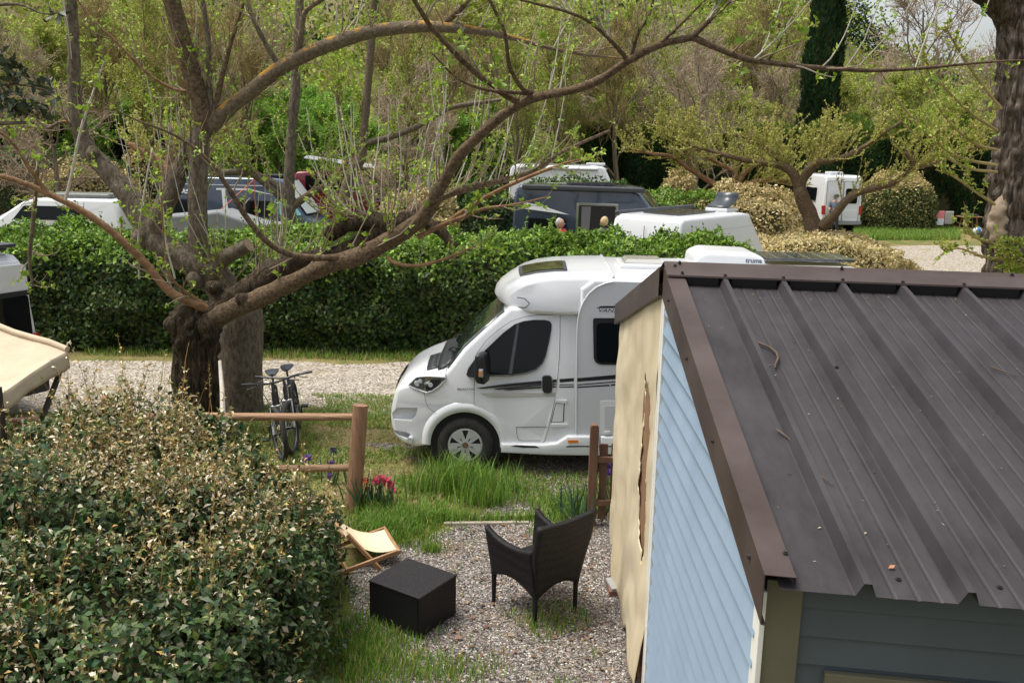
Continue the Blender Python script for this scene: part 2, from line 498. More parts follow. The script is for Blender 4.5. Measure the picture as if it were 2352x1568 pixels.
ribbon('gravel_road', np.stack([np.interp(_ry, [24, 30, 34, 36.5, 38], [8, 10.5, 12.2, 13.6, 17.5]) + 0.5 * fbm(_rr, 0.7, 3), _ry], -1), np.stack([np.full_like(_ry, 34), _ry], -1), M_LANE, 0.004)

# pebbles lying on the gravel: real stones, far too many to count
def pebbles(name, P, size, cols, weights, rng, label):
    n = len(P)
    base = np.array([[1, 0, 0], [-1, 0, 0], [0, 1, 0], [0, -1, 0], [0, 0, 1], [0, 0, -1.0]])
    s = size * rng.uniform(0.55, 1.5, (n, 1))
    a = rng.uniform(0, 2 * np.pi, n); el = rng.uniform(0.55, 1.1, n); h = rng.uniform(0.35, 0.75, n)
    B = base[None] * np.stack([np.ones(n), el, h], -1)[:, None] * s[:, None] * rng.uniform(0.75, 1.2, (n, 6, 1))
    c, si = np.cos(a)[:, None], np.sin(a)[:, None]
    V = np.stack([B[..., 0] * c - B[..., 1] * si, B[..., 0] * si + B[..., 1] * c, B[..., 2]], -1) + P[:, None]
    T = np.array([[0, 2, 4], [2, 1, 4], [1, 3, 4], [3, 0, 4]])
    F = (np.arange(n)[:, None, None] * 6 + T[None]).reshape(-1, 3)
    col = np.repeat(palette(rng, n, cols, weights, 0.15), 6, 0)
    o = obj_np(name, V.reshape(-1, 3), F, pm('pebble', (1, 1, 1), rough=0.85, attr=True, spec=0.3), col=col)
    tag(o, label, 'gravel', kind='stuff')
rng = np.random.default_rng(11)
n = 52000
y = rng.uniform(5.2, 9.25, n); x = patio_left(y) + (1.05 - patio_left(y)) * rng.uniform(0, 1, n) ** 1.0
k = (fbm(np.stack([x, y], -1), 1.3, 8) < 0.34) | (rng.random(n) < 0.25)
P = np.stack([x, y, np.full(n, 0.007)], -1)[k]
y2 = rng.uniform(9.2, 11.2, 9000); x2 = path_l(y2) + (path_r(y2) - path_l(y2)) * rng.uniform(0, 1, 9000)
P = np.concatenate([P, np.stack([x2, y2, np.full(9000, 0.009)], -1)])
pebbles('patio_pebbles', P, 0.0105, PATIO_COLS + [(0.24, 0.165, 0.105), (0.50, 0.47, 0.43)], [2.5, 3.4, 3, 1.0, 1.0, 0.4], rng, 'small grey and beige stones loose on the patio gravel')
n = 52000
x = rng.uniform(-9.5, 3.5, n); t = np.where(rng.random(n) < 0.9, rng.uniform(0.0, 1, n), rng.uniform(-0.75, 0.0, n))
y = lane_y(x, 0) * (1 - t) + lane_y(x, 1) * t
k = (fbm(np.stack([x, y], -1), 0.9, 21) < 0.30 + 0.2 * np.sin(t * np.pi)) & ((t > 0) | (fbm(np.stack([x, y], -1), 1.6, 33) > 0.05))
pebbles('lane_pebbles', np.stack([x, y, np.full(n, 0.008)], -1)[k], 0.017, LANE_COLS, [1, 3, 4, 4], rng, 'pale crushed stones lying on the gravel lane')

# grass
def blades(P, h, w, rng, lean=0.5):
    n = len(P)
    h = h * rng.uniform(0.5, 1.25, n)
    a = rng.uniform(0, 2 * np.pi, n); d = np.stack([np.cos(a), np.sin(a), np.zeros(n)], -1)
    s = np.stack([-d[:, 1], d[:, 0], np.zeros(n)], -1)
    ln = (lean * rng.uniform(0.1, 1.2, n) * h)[:, None]
    up = np.array([[0, 0, 1.0]])
    w = np.broadcast_to(w, (n,))[:, None]; hh = h[:, None]
    V = np.stack([P - s * w, P + s * w, P + up * hh * 0.55 + d * ln * 0.35 + s * w * 0.8, P + up * hh * 0.55 + d * ln * 0.35 - s * w * 0.8, P + up * hh * (1 - 0.25 * ln / np.maximum(hh, 1e-6)) + d * ln], 1).reshape(-1, 3)
    i = np.arange(n)[:, None] * 5
    return V, [i + np.array([[0, 1, 2, 3]]), i + np.array([[3, 2, 4]])]
M_GRASS = leafmat('grass_blades', 0.55, 0.4)
GRASS_COLS = [(0.11, 0.22, 0.025), (0.16, 0.30, 0.04), (0.24, 0.36, 0.06), (0.38, 0.33, 0.13)]
def grass(name, label, P, h, w, rng, wt=(3, 4, 3, 1), lean=0.5):
    V, F = blades(P, h, w, rng, lean)
    col = np.repeat(palette(rng, len(P), GRASS_COLS, wt, 0.22), 5, 0)
    tag(obj_np(name, V, F, M_GRASS, col=col), label, 'grass', kind='stuff')
def gauss(rng, c, rx, ry, n):
    p = rng.normal(size=(n, 2)) * 0.5
    return np.stack([c[0] + p[:, 0] * rx, c[1] + p[:, 1] * ry, np.zeros(n)], -1)
def rectp(rng, x0, x1, y0, y1, n, thr=None, sc=0.8, seed=0):
    p = np.stack([rng.uniform(x0, x1, n), rng.uniform(y0, y1, n), np.zeros(n)], -1)
    if thr is not None: p = p[fbm(p[:, :2], sc, seed) > thr]
    return p
rng = np.random.default_rng(5)
grass('tall_grass', 'clump of tall green grass in front of the motorhome wheel', np.concatenate([gauss(rng, G(1065, 1130), 0.62, 0.22, 1200), gauss(rng, G(1035, 1105), 0.3, 0.12, 350), gauss(rng, G(1110, 1160), 0.4, 0.16, 300)]), 0.36, 0.0048, rng, (4, 5, 2, 0.5), 0.6)
grass('long_grass', 'long soft grass beside the wooden fence post', np.concatenate([gauss(rng, G(880, 1215), 0.45, 0.28, 1500), gauss(rng, G(960, 1190), 0.42, 0.26, 1100), gauss(rng, G(850, 1170), 0.4, 0.25, 600)]), 0.17, 0.0042, rng, (4, 4, 2, 0.7), 0.8)
grass('path_grass', 'short weeds and grass along the gravel path by the gate', np.concatenate([gauss(rng, G(1295, 1165), 0.40, 0.36, 1300), gauss(rng, G(1220, 1195), 0.7, 0.10, 500), gauss(rng, G(1060, 1195), 0.8, 0.10, 600)]), 0.12, 0.005, rng, (2, 4, 4, 1))
grass('lawn_grass', 'patchy worn lawn between the fence and the gravel lane', np.concatenate([rectp(rng, -4.5, -0.6, 9.6, 13.2, 26000, -0.25, 0.9, 3), rectp(rng, -3.4, -1.0, 12.2, 13.9, 7000, -0.2, 1.2, 9), rectp(rng, -1.4, 1.2, 9.6, 10.6, 5000, -0.05, 1.4, 19)]), 0.065, 0.006, rng, (2, 3, 4, 4), 1.0)
grass('patio_grass', 'sparse grass tufts coming up through the patio gravel', np.concatenate([gauss(rng, G(840, 1500), 0.45, 0.7, 3600), gauss(rng, G(1010, 1545), 0.5, 0.25, 700), rectp(rng, -1.2, 0.9, 5.4, 9.1, 9000, 0.42, 1.5, 14), gauss(rng, G(990, 1265), 0.12, 0.1, 200), gauss(rng, G(905, 1240), 0.5, 0.25, 900)]), 0.105, 0.0042, rng, (3, 4, 3, 1.5))
grass('verge_grass', 'rough grass strip at the foot of the long hedge', rectp(rng, -9.5, 3, 16.2, 17.5, 9000, -0.25, 0.8, 2), 0.12, 0.009, rng, (3, 4, 2, 2.5))
def far_strip(n, px0, px1, py0, py1):
    px = rng.uniform(px0, px1, n); py = rng.uniform(py0, py1, n)
    return np.array([tuple(G(a, b)) for a, b in zip(px, py)])
grass('meadow_grass', 'bright green grass strip before the round bush', far_strip(9000, 1960, 2205, 528, 552), 0.26, 0.016, rng, (1, 4, 5, 0.5))
sp_ = rectp(rng, -4.6, 0.4, 9.5, 13.6, 15000)
V, F = blades(sp_, 0.032, 0.007, rng, 1.6)
tag(obj_np('dry_grass', V, F, M_GRASS, col=np.repeat(palette(rng, len(sp_), [(0.40, 0.33, 0.17), (0.30, 0.25, 0.11), (0.22, 0.26, 0.07)], [2, 2, 1], 0.25), 5, 0)), 'thin dry straw lying over the worn lawn', 'grass', kind='stuff')
# fallen leaves
n = 420
x = np.concatenate([rng.uniform(-1.1, 0.9, 190), rng.uniform(-9, 3, 230)]); y = np.concatenate([rng.uniform(5.4, 9.2, 190), rng.uniform(15.8, 17.0, 230)])
P = np.stack([x, y, np.full(n, 0.016)], -1)
V, F = leaves(P, np.concatenate([rand_dirs(rng, n)[:, :2], rng.uniform(-.1, .3, (n, 1))], 1), np.array([[0, 0, 1.0]]) + rand_dirs(rng, n) * 0.4, rng.uniform(0.035, 0.075, n), rng.uniform(0.012, 0.026, n))
tag(obj_np('fallen_leaves', V, F, leafmat('dry_leaf', 0.8, 0.1), col=np.repeat(palette(rng, n, [(0.20, 0.115, 0.06), (0.15, 0.09, 0.05), (0.30, 0.22, 0.13)], [2, 2, 1]), 5, 0)), 'scattered dry brown leaves on the gravel and verge', 'leaves', kind='stuff')

# ------------------------------------------------------------------ hill and woodland
def hill_z(X, Y):
    u = X / np.maximum(Y, 1)
    r = np.clip((Y - 52) / 95, 0, 1); r = r * r * (3 - 2 * r)
    A = np.interp(u, [-1.2, -0.5, 0.1, 0.28, 0.36, 0.42, 0.8], [33, 33, 30, 25, 17, 11, 10])
    p = np.stack([X, Y], -1)
    return r * A * (1 + 0.12 * fbm(p, 0.03, 5)) + r * 1.5 * fbm(p, 0.08, 9) + np.where(Y > 150, (150 - Y) * 0.05, 0) + 0.01
sheet('hill', np.linspace(-130, 150, 90), np.linspace(52, 215, 60), hill_z, pm('hill_soil', (0.10, 0.105, 0.035), rough=1, color2=(0.22, 0.18, 0.10), vscale=0.35, spec=0.1, bump=0.8, bscale=2.5))

M_WOOD = leafmat('woodland_leaves', 0.7, 0.3, 0.2)
WOODC = [[(0.045, 0.075, 0.028), (0.065, 0.095, 0.032)], [(0.25, 0.245, 0.065), (0.31, 0.285, 0.085)], [(0.24, 0.36, 0.045), (0.33, 0.43, 0.065)], [(0.27, 0.23, 0.13), (0.22, 0.20, 0.10)], [(0.23, 0.26, 0.05), (0.29, 0.31, 0.065)]]
def crown_blob(rng, c, r, n, cols, size, flat=0.8):
    d = rand_dirs(rng, n)
    rad = r * rng.uniform(0.55, 1.05, n) ** 0.6
    off = d * rad[:, None] * np.array([1, 1, flat])
    off *= (1 + 0.35 * fbm(d * 2.2 + c * 0.37, 1.0, int(c[0]) % 7))[:, None]
    P = c + off
    a = unit(d + rand_dirs(rng, n) * 0.9); nrm = rand_dirs(rng, n)
    V, F = leaf_quads(P, a, nrm, size * rng.uniform(0.6, 1.4, n), size * 0.32 * rng.uniform(0.6, 1.4, n))
    return V, F, np.repeat(palette(rng, n, cols, [1] * len(cols), 0.25), 4, 0)
rng = np.random.default_rng(21)
Vs, Fs, Cs, o = [], [], [], 0
for i in range(760):
    y = 58 + 100 * rng.random() ** 1.1
    u = rng.uniform(-0.72, 0.72); x = u * y
    z = float(hill_z(np.array([x]), np.array([y]))[0])
    kind = rng.choice(5, p=[0.18, 0.20, 0.26, 0.06, 0.30])
    if u < -0.1 and rng.random() < 0.18: kind = 2
    r = rng.uniform(1.9, 3.6)
    V, F, C = crown_blob(rng, np.array([x, y, z + r * rng.uniform(0.6, 1.3)]), r, 200, WOODC[kind], 0.46 if kind != 3 else 0.38, rng.uniform(0.75, 1.25))
    Vs.append(V); Fs.append(F + o); Cs.append(C); o += len(V)
tag(obj_np('woodland', np.concatenate(Vs), np.concatenate(Fs), M_WOOD, col=np.concatenate(Cs)), 'mixed spring woodland covering the hillside behind the campsite', 'woodland', kind='stuff')

# ------------------------------------------------------------------ tree prototypes for the background
M_TWIG = pm('grey_brown_twigs', (0.36, 0.28, 0.20), rough=0.9, var=0.25, vscale=2.0, spec=0.2)
M_TWIG2 = pm('ochre_twigs', (0.32, 0.25, 0.11), rough=0.9, var=0.25, vscale=2.0, spec=0.2)
M_TRUNKBG = barkmat('lichen_bark', (0.11, 0.085, 0.06), (0.26, 0.215, 0.16), scale=(7, 7, 1.4), lichen=(0.42, 0.24, 0.05), lichen_amt=0.60)
M_SPRING = leafmat('spring_leaves', 0.5, 0.35)
TREE_MESH = {}
def tree_proto(key, seed, height, leaf=0, cols=None, lsize=0.09, spread=1.0, dens=1.0, twig=None, r0=0.16, up=0.35):
    rng = np.random.default_rng(seed)
    t = np.linspace(0, 1, 6)
    trunk = np.stack([np.cumsum(rng.normal(size=6) * 0.13), np.cumsum(rng.normal(size=6) * 0.13), t * height * 0.8], -1)[None]
    trunk[0, 0, :2] = 0
    tr = (r0 * (1 - 0.8 * t))[None]
    L1, R1 = grow(rng, trunk, tr, 11, 0.22, 0.98, 0.95 * spread, height * 0.36, 0.55, up, 0.3, 6)
    L2, R2 = grow(rng, L1, R1, 7, 0.2, 1.0, 0.8, height * 0.17, 0.55, up * 0.8, 0.4, 5)
    L3, R3 = grow(rng, L2, R2, int(6 * dens), 0.15, 1.0, 0.8, height * 0.085, 0.6, up * 0.6, 0.5, 4)
    L4, R4 = grow(rng, L3, R3, int(4 * dens), 0.1, 1.0, 0.8, height * 0.045, 0.7, up * 0.5, 0.5, 3)
    mn = lambda q, a: np.maximum(q, a)
    V0, F0 = join([tubes(trunk, tr, 8), tubes(L1, mn(R1, 0.02), 6)])
    V1, F1 = join([tubes(L2, mn(R2, 0.017), 4), tubes(L3, mn(R3, 0.0125), 3), tubes(L4, mn(R4, 0.009), 3)])
    d = {'trunk': mesh_np('trunk', V0, F0, M_TRUNKBG, smooth=True), 'twigs': mesh_np('twigs', V1, F1, twig or M_TWIG)}
    if leaf:
        src = np.concatenate([L4.reshape(-1, 3), L3.reshape(-1, 3)])
        P = src[rng.integers(0, len(src), leaf)] + rng.normal(size=(leaf, 3)) * 0.05
        V, F = leaf_quads(P, rand_dirs(rng, leaf) + np.array([0, 0, 0.4]), rand_dirs(rng, leaf), lsize * rng.uniform(0.6, 1.4, leaf), lsize * 0.33)
        d['leaves'] = mesh_np('leaves', V, F, M_SPRING, np.repeat(palette(rng, leaf, cols, [1] * len(cols), 0.2), 4, 0))
    TREE_MESH[key] = d
YG = [(0.40, 0.48, 0.08), (0.32, 0.43, 0.06), (0.48, 0.50, 0.14)]
BG = [(0.21, 0.40, 0.045), (0.27, 0.46, 0.065), (0.16, 0.32, 0.04)]
tree_proto('bare', 31, 9.0)
tree_proto('bare2', 32, 10.5, spread=0.8, up=0.6, twig=M_TWIG2)
tree_proto('bare3', 33, 8.0, spread=1.15, up=0.2)
tree_proto('budding', 34, 8.0, 20000, YG, 0.11, twig=M_TWIG2)
tree_proto('green', 35, 8.0, 22000, BG, 0.15)
tree_proto('slender', 36, 9.5, 10000, YG, 0.10, spread=0.6, up=0.8, dens=0.8, r0=0.14, twig=M_TWIG2)
def place_tree(key, px, Y, scale, rz, label, group, name, zb=None):
    p = at(px, 500, Y)
    z = float(hill_z(np.array([p.x]), np.array([Y]))[0]) if Y > 52 else 0.0
    t = thing(name, label, 'tree', (p.x, Y, z if zb is None else zb), rz, group)
    t.scale = (scale,) * 3
    d = TREE_MESH[key]
    for nm, me in d.items():
        c = link({'trunk': 'trunk', 'twigs': 'crown', 'leaves': 'foliage'}[nm], me, t)
        if nm != 'trunk': c['kind'] = 'stuff'
    return t
BARE = 'tall rounded bare tree with grey-brown twigs behind the campsite hedges', 'rounded grey-brown bare trees'
for key, px, Y, s, rz in [('bare', 30, 40, 1.0, .3), ('bare2', 250, 44, 1.0, 1.3), ('bare3', 420, 50, 1.1, 2.2), ('bare', 560, 54, 1.2, 4.0), ('bare2', 1010, 41, 0.95, .9), ('bare3', 1130, 47, 1.15, 1.9),
                          ('bare', 1290, 50, 1.15, 2.9), ('bare2', 1400, 46, 1.0, 5.2), ('bare', 1500, 54, 1.25, 3.6), ('bare3', 1610, 50, 1.2, .6), ('bare2', 1720, 56, 1.2, 4.6), ('bare', 1790, 52, 1.0, 1.2), ('bare3', 1990, 62, 1.15, 3.0), ('bare', 2230, 66, 1.2, 5.6), ('bare2', 905, 55, 1.2, 3.3), ('bare3', 140, 33, 0.85, 0.7), ('bare2', 480, 35, 0.85, 4.1), ('bare3', 950, 34, 0.85, 1.5), ('bare', 1580, 40, 0.95, 4.8), ('bare2', 560, 38, 0.9, 0.6)]:
    lb, gp = {'bare': BARE, 'bare2': ('upright bare tree with ochre twigs behind the campsite hedges', 'upright ochre-twigged bare trees'), 'bare3': ('low wide-spreading bare tree behind the campsite hedges', 'wide-spreading bare trees')}[key]
    place_tree(key, px, Y, s, rz, lb, gp, 'bare_tree')
BUD = 'broad loose tree with yellow-green buds behind the hedges', 'broad budding trees'
for key, px, Y, s, rz in [('budding', 110, 42, 1.0, 1), ('slender', 350, 40, 1.0, 2), ('budding', 500, 45, 1.1, 3), ('slender', 1180, 42, 0.9, 4), ('budding', 1440, 60, 1.3, 5), ('budding', 1650, 64, 1.3, .5), ('budding', 2180, 50, 0.8, 1.7), ('slender', 2290, 47, 0.8, 1.7), ('slender', 940, 46, 1.0, 2.5), ('budding', 0, 47, 1.1, 2.0), ('budding', 230, 56, 1.3, 0.4), ('slender', 420, 43, 1.0, 5.0), ('budding', 1040, 58, 1.3, 1.1), ('slender', 1270, 45, 1.0, 3.9), ('budding', 1350, 52, 1.1, 2.2), ('slender', 1540, 47, 0.85, 4.2), ('budding', 1700, 49, 0.75, 2.9), ('slender', 1780, 60, 1.2, 0.9), ('budding', 1930, 56, 0.9, 3.7), ('budding', 2040, 58, 0.95, 5.1), ('budding', 2120, 53, 0.75, 0.2), ('budding', 1120, 62, 1.5, 4.4)]:
    lb, gp = BUD if key == 'budding' else ('slender upright tree with sparse yellow-green buds behind the hedges', 'slender budding trees')
    place_tree(key, px, Y, s, rz, lb, gp, 'budding_tree')
GRN = 'tree in fresh bright green leaf below the wooded hill', 'bright green trees below the hill'
for px, Y, s, rz in [(640, 47, 0.95, 1), (720, 50, 1.0, 2.4), (800, 45, 0.75, 3.1), (960, 50, 0.7, 4.4), (300, 52, 0.9, 5), (600, 41, 0.8, 3.6), (690, 39, 0.72, 0.3), (770, 42, 0.85, 5.3), (860, 41, 0.7, 2.0), (1010, 43, 0.75, 1.2), (1100, 45, 0.8, 4.9), (220, 42, 0.7, 2.8), (60, 50, 0.9, 1.7)]:
    place_tree('green', px, Y, s, rz, GRN[0], GRN[1], 'green_tree')
place_tree('bare', 2095, 75, 1.75, 0.8, 'large spreading bare tree standing against the open sky', None, 'spreading_tree')

# evergreen pine on the ridge, cypress behind the hedge
def blob_tree(name, label, loc, trunk_h, trunk_r, blobs, n, cols, size, seed, flat=0.8, mat=None):
    rng = np.random.default_rng(seed)
    t = thing(name, label, 'tree', loc)
    pts = np.array([[loc[0], loc[1], loc[2] + trunk_h * q, trunk_r * (1 - 0.6 * q)] for q in np.linspace(0, 1, 6)])
    V, F = limb(pts, 10, 0.1, 2)
    obj_np('trunk', V, F, M_TRUNKBG, t)
    Vs, Fs, Cs, o = [], [], [], 0
    for (x, y, z, r) in blobs:
        V, F, C = crown_blob(rng, np.array([loc[0] + x, loc[1] + y, loc[2] + z]), r, n, cols, size, flat)
        Vs.append(V); Fs.append(F + o); Cs.append(C); o += len(V)
    tag(obj_np('crown', np.concatenate(Vs), np.concatenate(Fs), mat or M_WOOD, t, col=np.concatenate(Cs)), kind='stuff')
    return t
p = at(1952, 100, 118)
blob_tree('pine_tree', 'dark umbrella pine on the ridge against the sky', (p.x, 118, p.z - 3), 4.5, 0.25, [(0, 0, 5.0, 2.0), (-1.5, 0, 5.6, 1.5), (1.3, 0, 4.4, 1.6), (2.5, 0.5, 3.1, 1.4), (0.2, 0, 6.6, 1.3), (3.6, 0, 2.0, 1.1)], 520, [(0.030, 0.055, 0.022), (0.045, 0.07, 0.03)], 0.32, 3, 0.7)
for i, (px, yy, s) in enumerate([(1705, 60, 1.3), (1640, 40, 1.2), (1560, 75, 1.2), (1440, 55, 1.3)]):
    p = at(px, yy + 60, 112)
    blob_tree('hill_pine', 'dark evergreen pine high on the wooded hill', (p.x, 112, p.z - 3), 4.5, 0.25, [(0, 0, 5.0 * s, 2.0 * s), (-1.5, 0, 4.6 * s, 1.7 * s), (1.6, 0, 4.2 * s, 1.7 * s), (0.5, 0, 2.6, 2.2)], 300, [(0.028, 0.05, 0.02), (0.04, 0.062, 0.025)], 0.36, 8 + i, 0.7)['group'] = 'pines on the wooded hill'
def cypress(loc, h, r):
    rng = np.random.default_rng(77)
    t = thing('cypress_tree', 'tall narrow dark green cypress column behind the conifer hedge', 'tree', loc)
    pts = np.array([[loc[0], loc[1], loc[2] + h * q, 0.2 * (1 - 0.8 * q)] for q in np.linspace(0, 0.9, 6)])
    V, F = limb(pts, 10, 0.1, 2); obj_np('trunk', V, F, M_TRUNKBG, t)
    n = 26000
    z = rng.uniform(0, 1, n) ** 0.9; a = rng.uniform(0, 2 * np.pi, n)
    prof = r * np.clip(np.minimum(z * 8 + 0.5, 1), 0, 1) * (1 - z ** 3) ** 0.7
    q = np.stack([np.cos(a) * 2.2, np.sin(a) * 2.2, z * h * 0.8], -1)
    rad = prof * (0.86 + 0.22 * fbm(q, 1.1, 4)) * rng.uniform(0.75, 1.04, n)
    d = np.stack([np.cos(a), np.sin(a), np.zeros(n)], -1)
    P = np.array(loc) + d * rad[:, None] + np.stack([z * 0, z * 0, z * h], -1)
    V, F = leaf_quads(P, d * 0.5 + np.array([0, 0, 1.0]) + rand_dirs(rng, n) * 0.3, d + rand_dirs(rng, n) * 0.6, rng.uniform(0.2, 0.42, n), rng.uniform(0.035, 0.08, n))
    tag(obj_np('crown', V, F, M_WOOD, t, col=np.repeat(palette(rng, n, [(0.022, 0.050, 0.018), (0.035, 0.068, 0.022), (0.05, 0.085, 0.03)], [3, 3, 1]), 4, 0)), kind='stuff')
cypress((at(1876, 300, 50).x, 50, 0), 15.5, 1.12)
# ------------------------------------------------------------------ hedges and bushes
M_HEDGE = leafmat('hedge_leaves', 0.5, 0.22, 0.3)
M_CORE = pm('hedge_branches', (0.035, 0.034, 0.016), rough=1, color2=(0.07, 0.06, 0.03), vscale=5, spec=0.1)
HEDGE_LOW = [(0.030, 0.056, 0.012), (0.050, 0.088, 0.018), (0.085, 0.13, 0.03)]
HEDGE_TOP = [(0.17, 0.29, 0.035), (0.12, 0.21, 0.03), (0.24, 0.36, 0.05)]
def rounded_hedge(name, label, p0, p1, depth, h, n, L, seed, low=HEDGE_LOW, top=HEDGE_TOP, rnd=0.35, amp=0.14, group=None, topw=None, slim=0.34, ends=True, hf=None, sprigs=0, jit=0.18):
    """hedge along the ground line p0-p1 (front foot), depth away from the camera"""
    rng = np.random.default_rng(seed)
    p0, p1 = np.array(p0[:2]), np.array(p1[:2])
    d = p1 - p0; ln = np.linalg.norm(d); d = d / ln; q = np.array([-d[1], d[0]])
    if q[1] < 0: q = -q
    t = thing(name, label, 'hedge', (*((p0 + p1) / 2 + q * depth / 2), 0), 0, group)
    # surface samples: s along, a around the section (front, top, back)
    per = h + depth + h * 0.4
    s = rng.uniform(-0.1, ln + 0.1, n); w = rng.uniform(0, per, n)
    front = w < h; topm = (w >= h) & (w < h + depth); back = w >= h + depth
    Y = np.where(front, 0, np.where(topm, w - h, depth)); Z = np.where(front, w, np.where(topm, h, h - (w - h - depth)))
    N = np.stack([np.zeros(n), np.where(front, -1.0, np.where(back, 1.0, 0)), np.where(topm, 1.0, 0)], -1)
    # round the edges
    c = np.clip(np.stack([Y, Z], -1), [rnd, -9], [depth - rnd, h - rnd])
    v = np.stack([Y, Z], -1) - c; l = np.linalg.norm(v, axis=1)
    k = (l > rnd * 0.98) & (Z > h - rnd - 1e-6)
    un = v / np.maximum(l, 1e-6)[:, None]
    Y = np.where(k, c[:, 0] + un[:, 0] * rnd, Y); Z = np.where(k, c[:, 1] + un[:, 1] * rnd, Z)
    N[k] = np.stack([np.zeros(k.sum()), un[k, 0], un[k, 1]], -1)
    if ends:
        e = rng.random(n) < (2 * depth * h) / (ln * per + 2 * depth * h)
        ee = rng.random(n) < 0.5
        s = np.where(e, np.where(ee, 0.0, ln), s)
        Y = np.where(e, rng.uniform(0, depth, n), Y); Z = np.where(e, rng.uniform(0, h, n), Z)
        N[e] = np.stack([np.where(ee[e], -1.0, 1.0), np.zeros(e.sum()), np.zeros(e.sum())], -1)
    Q = np.stack([s, Y, Z], -1)
    disp = amp * fbm(Q, 1.5, seed, 3) - np.abs(rng.normal(size=n)) * 0.07 - (rng.random(n) < 0.22) * rng.uniform(0.05, 0.22, n)
    Q = Q + N * disp[:, None]
    if hf is not None: Q[:, 2] *= hf(Q[:, 0] / ln)
    N = unit(N + np.array([0, 0, 0.35]))
    ok = Q[:, 2] > 0.02; Q, N = Q[ok], N[ok]
    n = len(Q)
    Wd = lambda A: np.stack([A[:, 0] * d[0] + A[:, 1] * q[0], A[:, 0] * d[1] + A[:, 1] * q[1], A[:, 2]], -1)
    P = Wd(Q) + np.array([p0[0], p0[1], 0]); NN = Wd(N)
    A = unit(NN * 0.5 + rand_dirs(rng, n) * 0.9 + np.array([0, 0, 0.25]))
    V, F = leaves(P, A, NN + rand_dirs(rng, n) * 0.5, L * rng.uniform(0.6, 1.35, n), L * slim * rng.uniform(0.8, 1.2, n), 0.3, 0.15)
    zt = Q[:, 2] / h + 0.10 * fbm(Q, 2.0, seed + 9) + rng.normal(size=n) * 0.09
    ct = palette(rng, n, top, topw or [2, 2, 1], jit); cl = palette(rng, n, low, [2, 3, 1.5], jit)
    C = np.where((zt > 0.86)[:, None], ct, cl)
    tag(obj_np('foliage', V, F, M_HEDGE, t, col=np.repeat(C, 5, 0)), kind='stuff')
    if sprigs:      # upright new shoots along the top
        i = rng.choice(np.where(Q[:, 2] > h * 0.86)[0], sprigs)
        b0 = P[i]; hh = rng.uniform(0.06, 0.26, sprigs)
        pts = np.repeat(b0, 9, 0); tt = np.tile(np.linspace(0, 1, 9), sprigs)[:, None]
        ld = np.repeat(rand_dirs(rng, sprigs) * 0.3 + np.array([0, 0, 1.0]), 9, 0) * np.repeat(hh, 9)[:, None]
        pp_ = pts + ld * tt
        V, F = leaves(pp_, rand_dirs(rng, len(pp_)) + np.array([0, 0, 0.7]), rand_dirs(rng, len(pp_)), L * rng.uniform(0.5, 0.9, len(pp_)), L * 0.24)
        tag(obj_np('shoots', V, F, M_HEDGE, t, col=np.repeat(palette(rng, len(pp_), top, topw or [2, 2, 1]), 5, 0)), kind='stuff')
    # the woody inside
    rows = []
    ns = max(6, int(ln / 0.4))
    for i in range(ns + 1):
        sx = 0.12 + (ln - 0.24) * i / ns
        f_ = hf(sx / ln) if hf is not None else 1.0
        sec = [(0.34, 0.0), (0.36, h * 0.5), (0.40, h * 0.76), (0.62, h - 0.38), (depth - 0.62, h - 0.38), (depth - 0.4, h * 0.76), (depth - 0.34, 0)]
        rows.append([(p0[0] + d[0] * sx + q[0] * yy, p0[1] + d[1] * sx + q[1] * yy, zz * f_) for yy, zz in sec])
    m = MB().grid(rows, smooth=False)
    m.add(rows[0], [tuple(range(7))]); m.add(rows[-1], [tuple(range(7))])
    m.build('branches', M_CORE, t, True)
    return t

def bush(name, label, c, rad, n, L, seed, low, top, lw, tw, e=2.6, amp=0.16, slim=0.36, thr=0.55, group=None, cat='bush', mat=None, core=True):
    rng = np.random.default_rng(seed)
    t = thing(name, label, cat, (c[0], c[1], 0), 0, group)
    d = rand_dirs(rng, n); d[:, 2] = np.abs(d[:, 2]) * 1.0 - 0.25 * rng.random(n)
    d = unit(d)
    k = (np.abs(d) ** e).sum(1) ** (-1 / e)
    R3 = np.array(rad)
    S = d * k[:, None]
    nrm = unit(np.sign(S) * np.abs(S) ** (e - 1) / R3)
    P = np.array(c) + S * R3 * (1 + amp * fbm(d * 2.5, 1.2, seed))[:, None] - nrm * (np.abs(rng.normal(size=n)) * 0.09)[:, None]
    ok = P[:, 2] > 0.02
    P, nrm = P[ok], nrm[ok]; n = len(P)
    A = unit(nrm * 0.5 + rand_dirs(rng, n) * 0.9 + np.array([0, 0, 0.3]))
    V, F = leaves(P, A, nrm + rand_dirs(rng, n) * 0.5, L * rng.uniform(0.6, 1.35, n), L * slim * rng.uniform(0.8, 1.2, n), 0.3, 0.15)
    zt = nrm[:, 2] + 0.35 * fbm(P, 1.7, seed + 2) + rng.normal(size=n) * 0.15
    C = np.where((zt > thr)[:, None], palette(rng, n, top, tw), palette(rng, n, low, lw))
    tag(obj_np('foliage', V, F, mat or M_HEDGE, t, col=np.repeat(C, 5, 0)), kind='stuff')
    if core:
        rows = []
        for i in range(9):
            th = i / 8 * math.pi / 2 * 0.98
            row = []
            for j in range(18):
                ph = j / 18 * 2 * math.pi
                v = np.array([math.cos(th) * math.cos(ph), math.cos(th) * math.sin(ph), math.sin(th)])
                kk = (np.abs(v) ** e).sum() ** (-1 / e)
                row.append(tuple(np.array([c[0], c[1], 0 if i == 0 else c[2]]) + v * kk * (R3 * (1 - amp * 0.6) - 0.16)))
            rows.append(row)
        MB().grid(rows, smooth=False, close=True).build('branches', M_CORE, t, True)
    return t

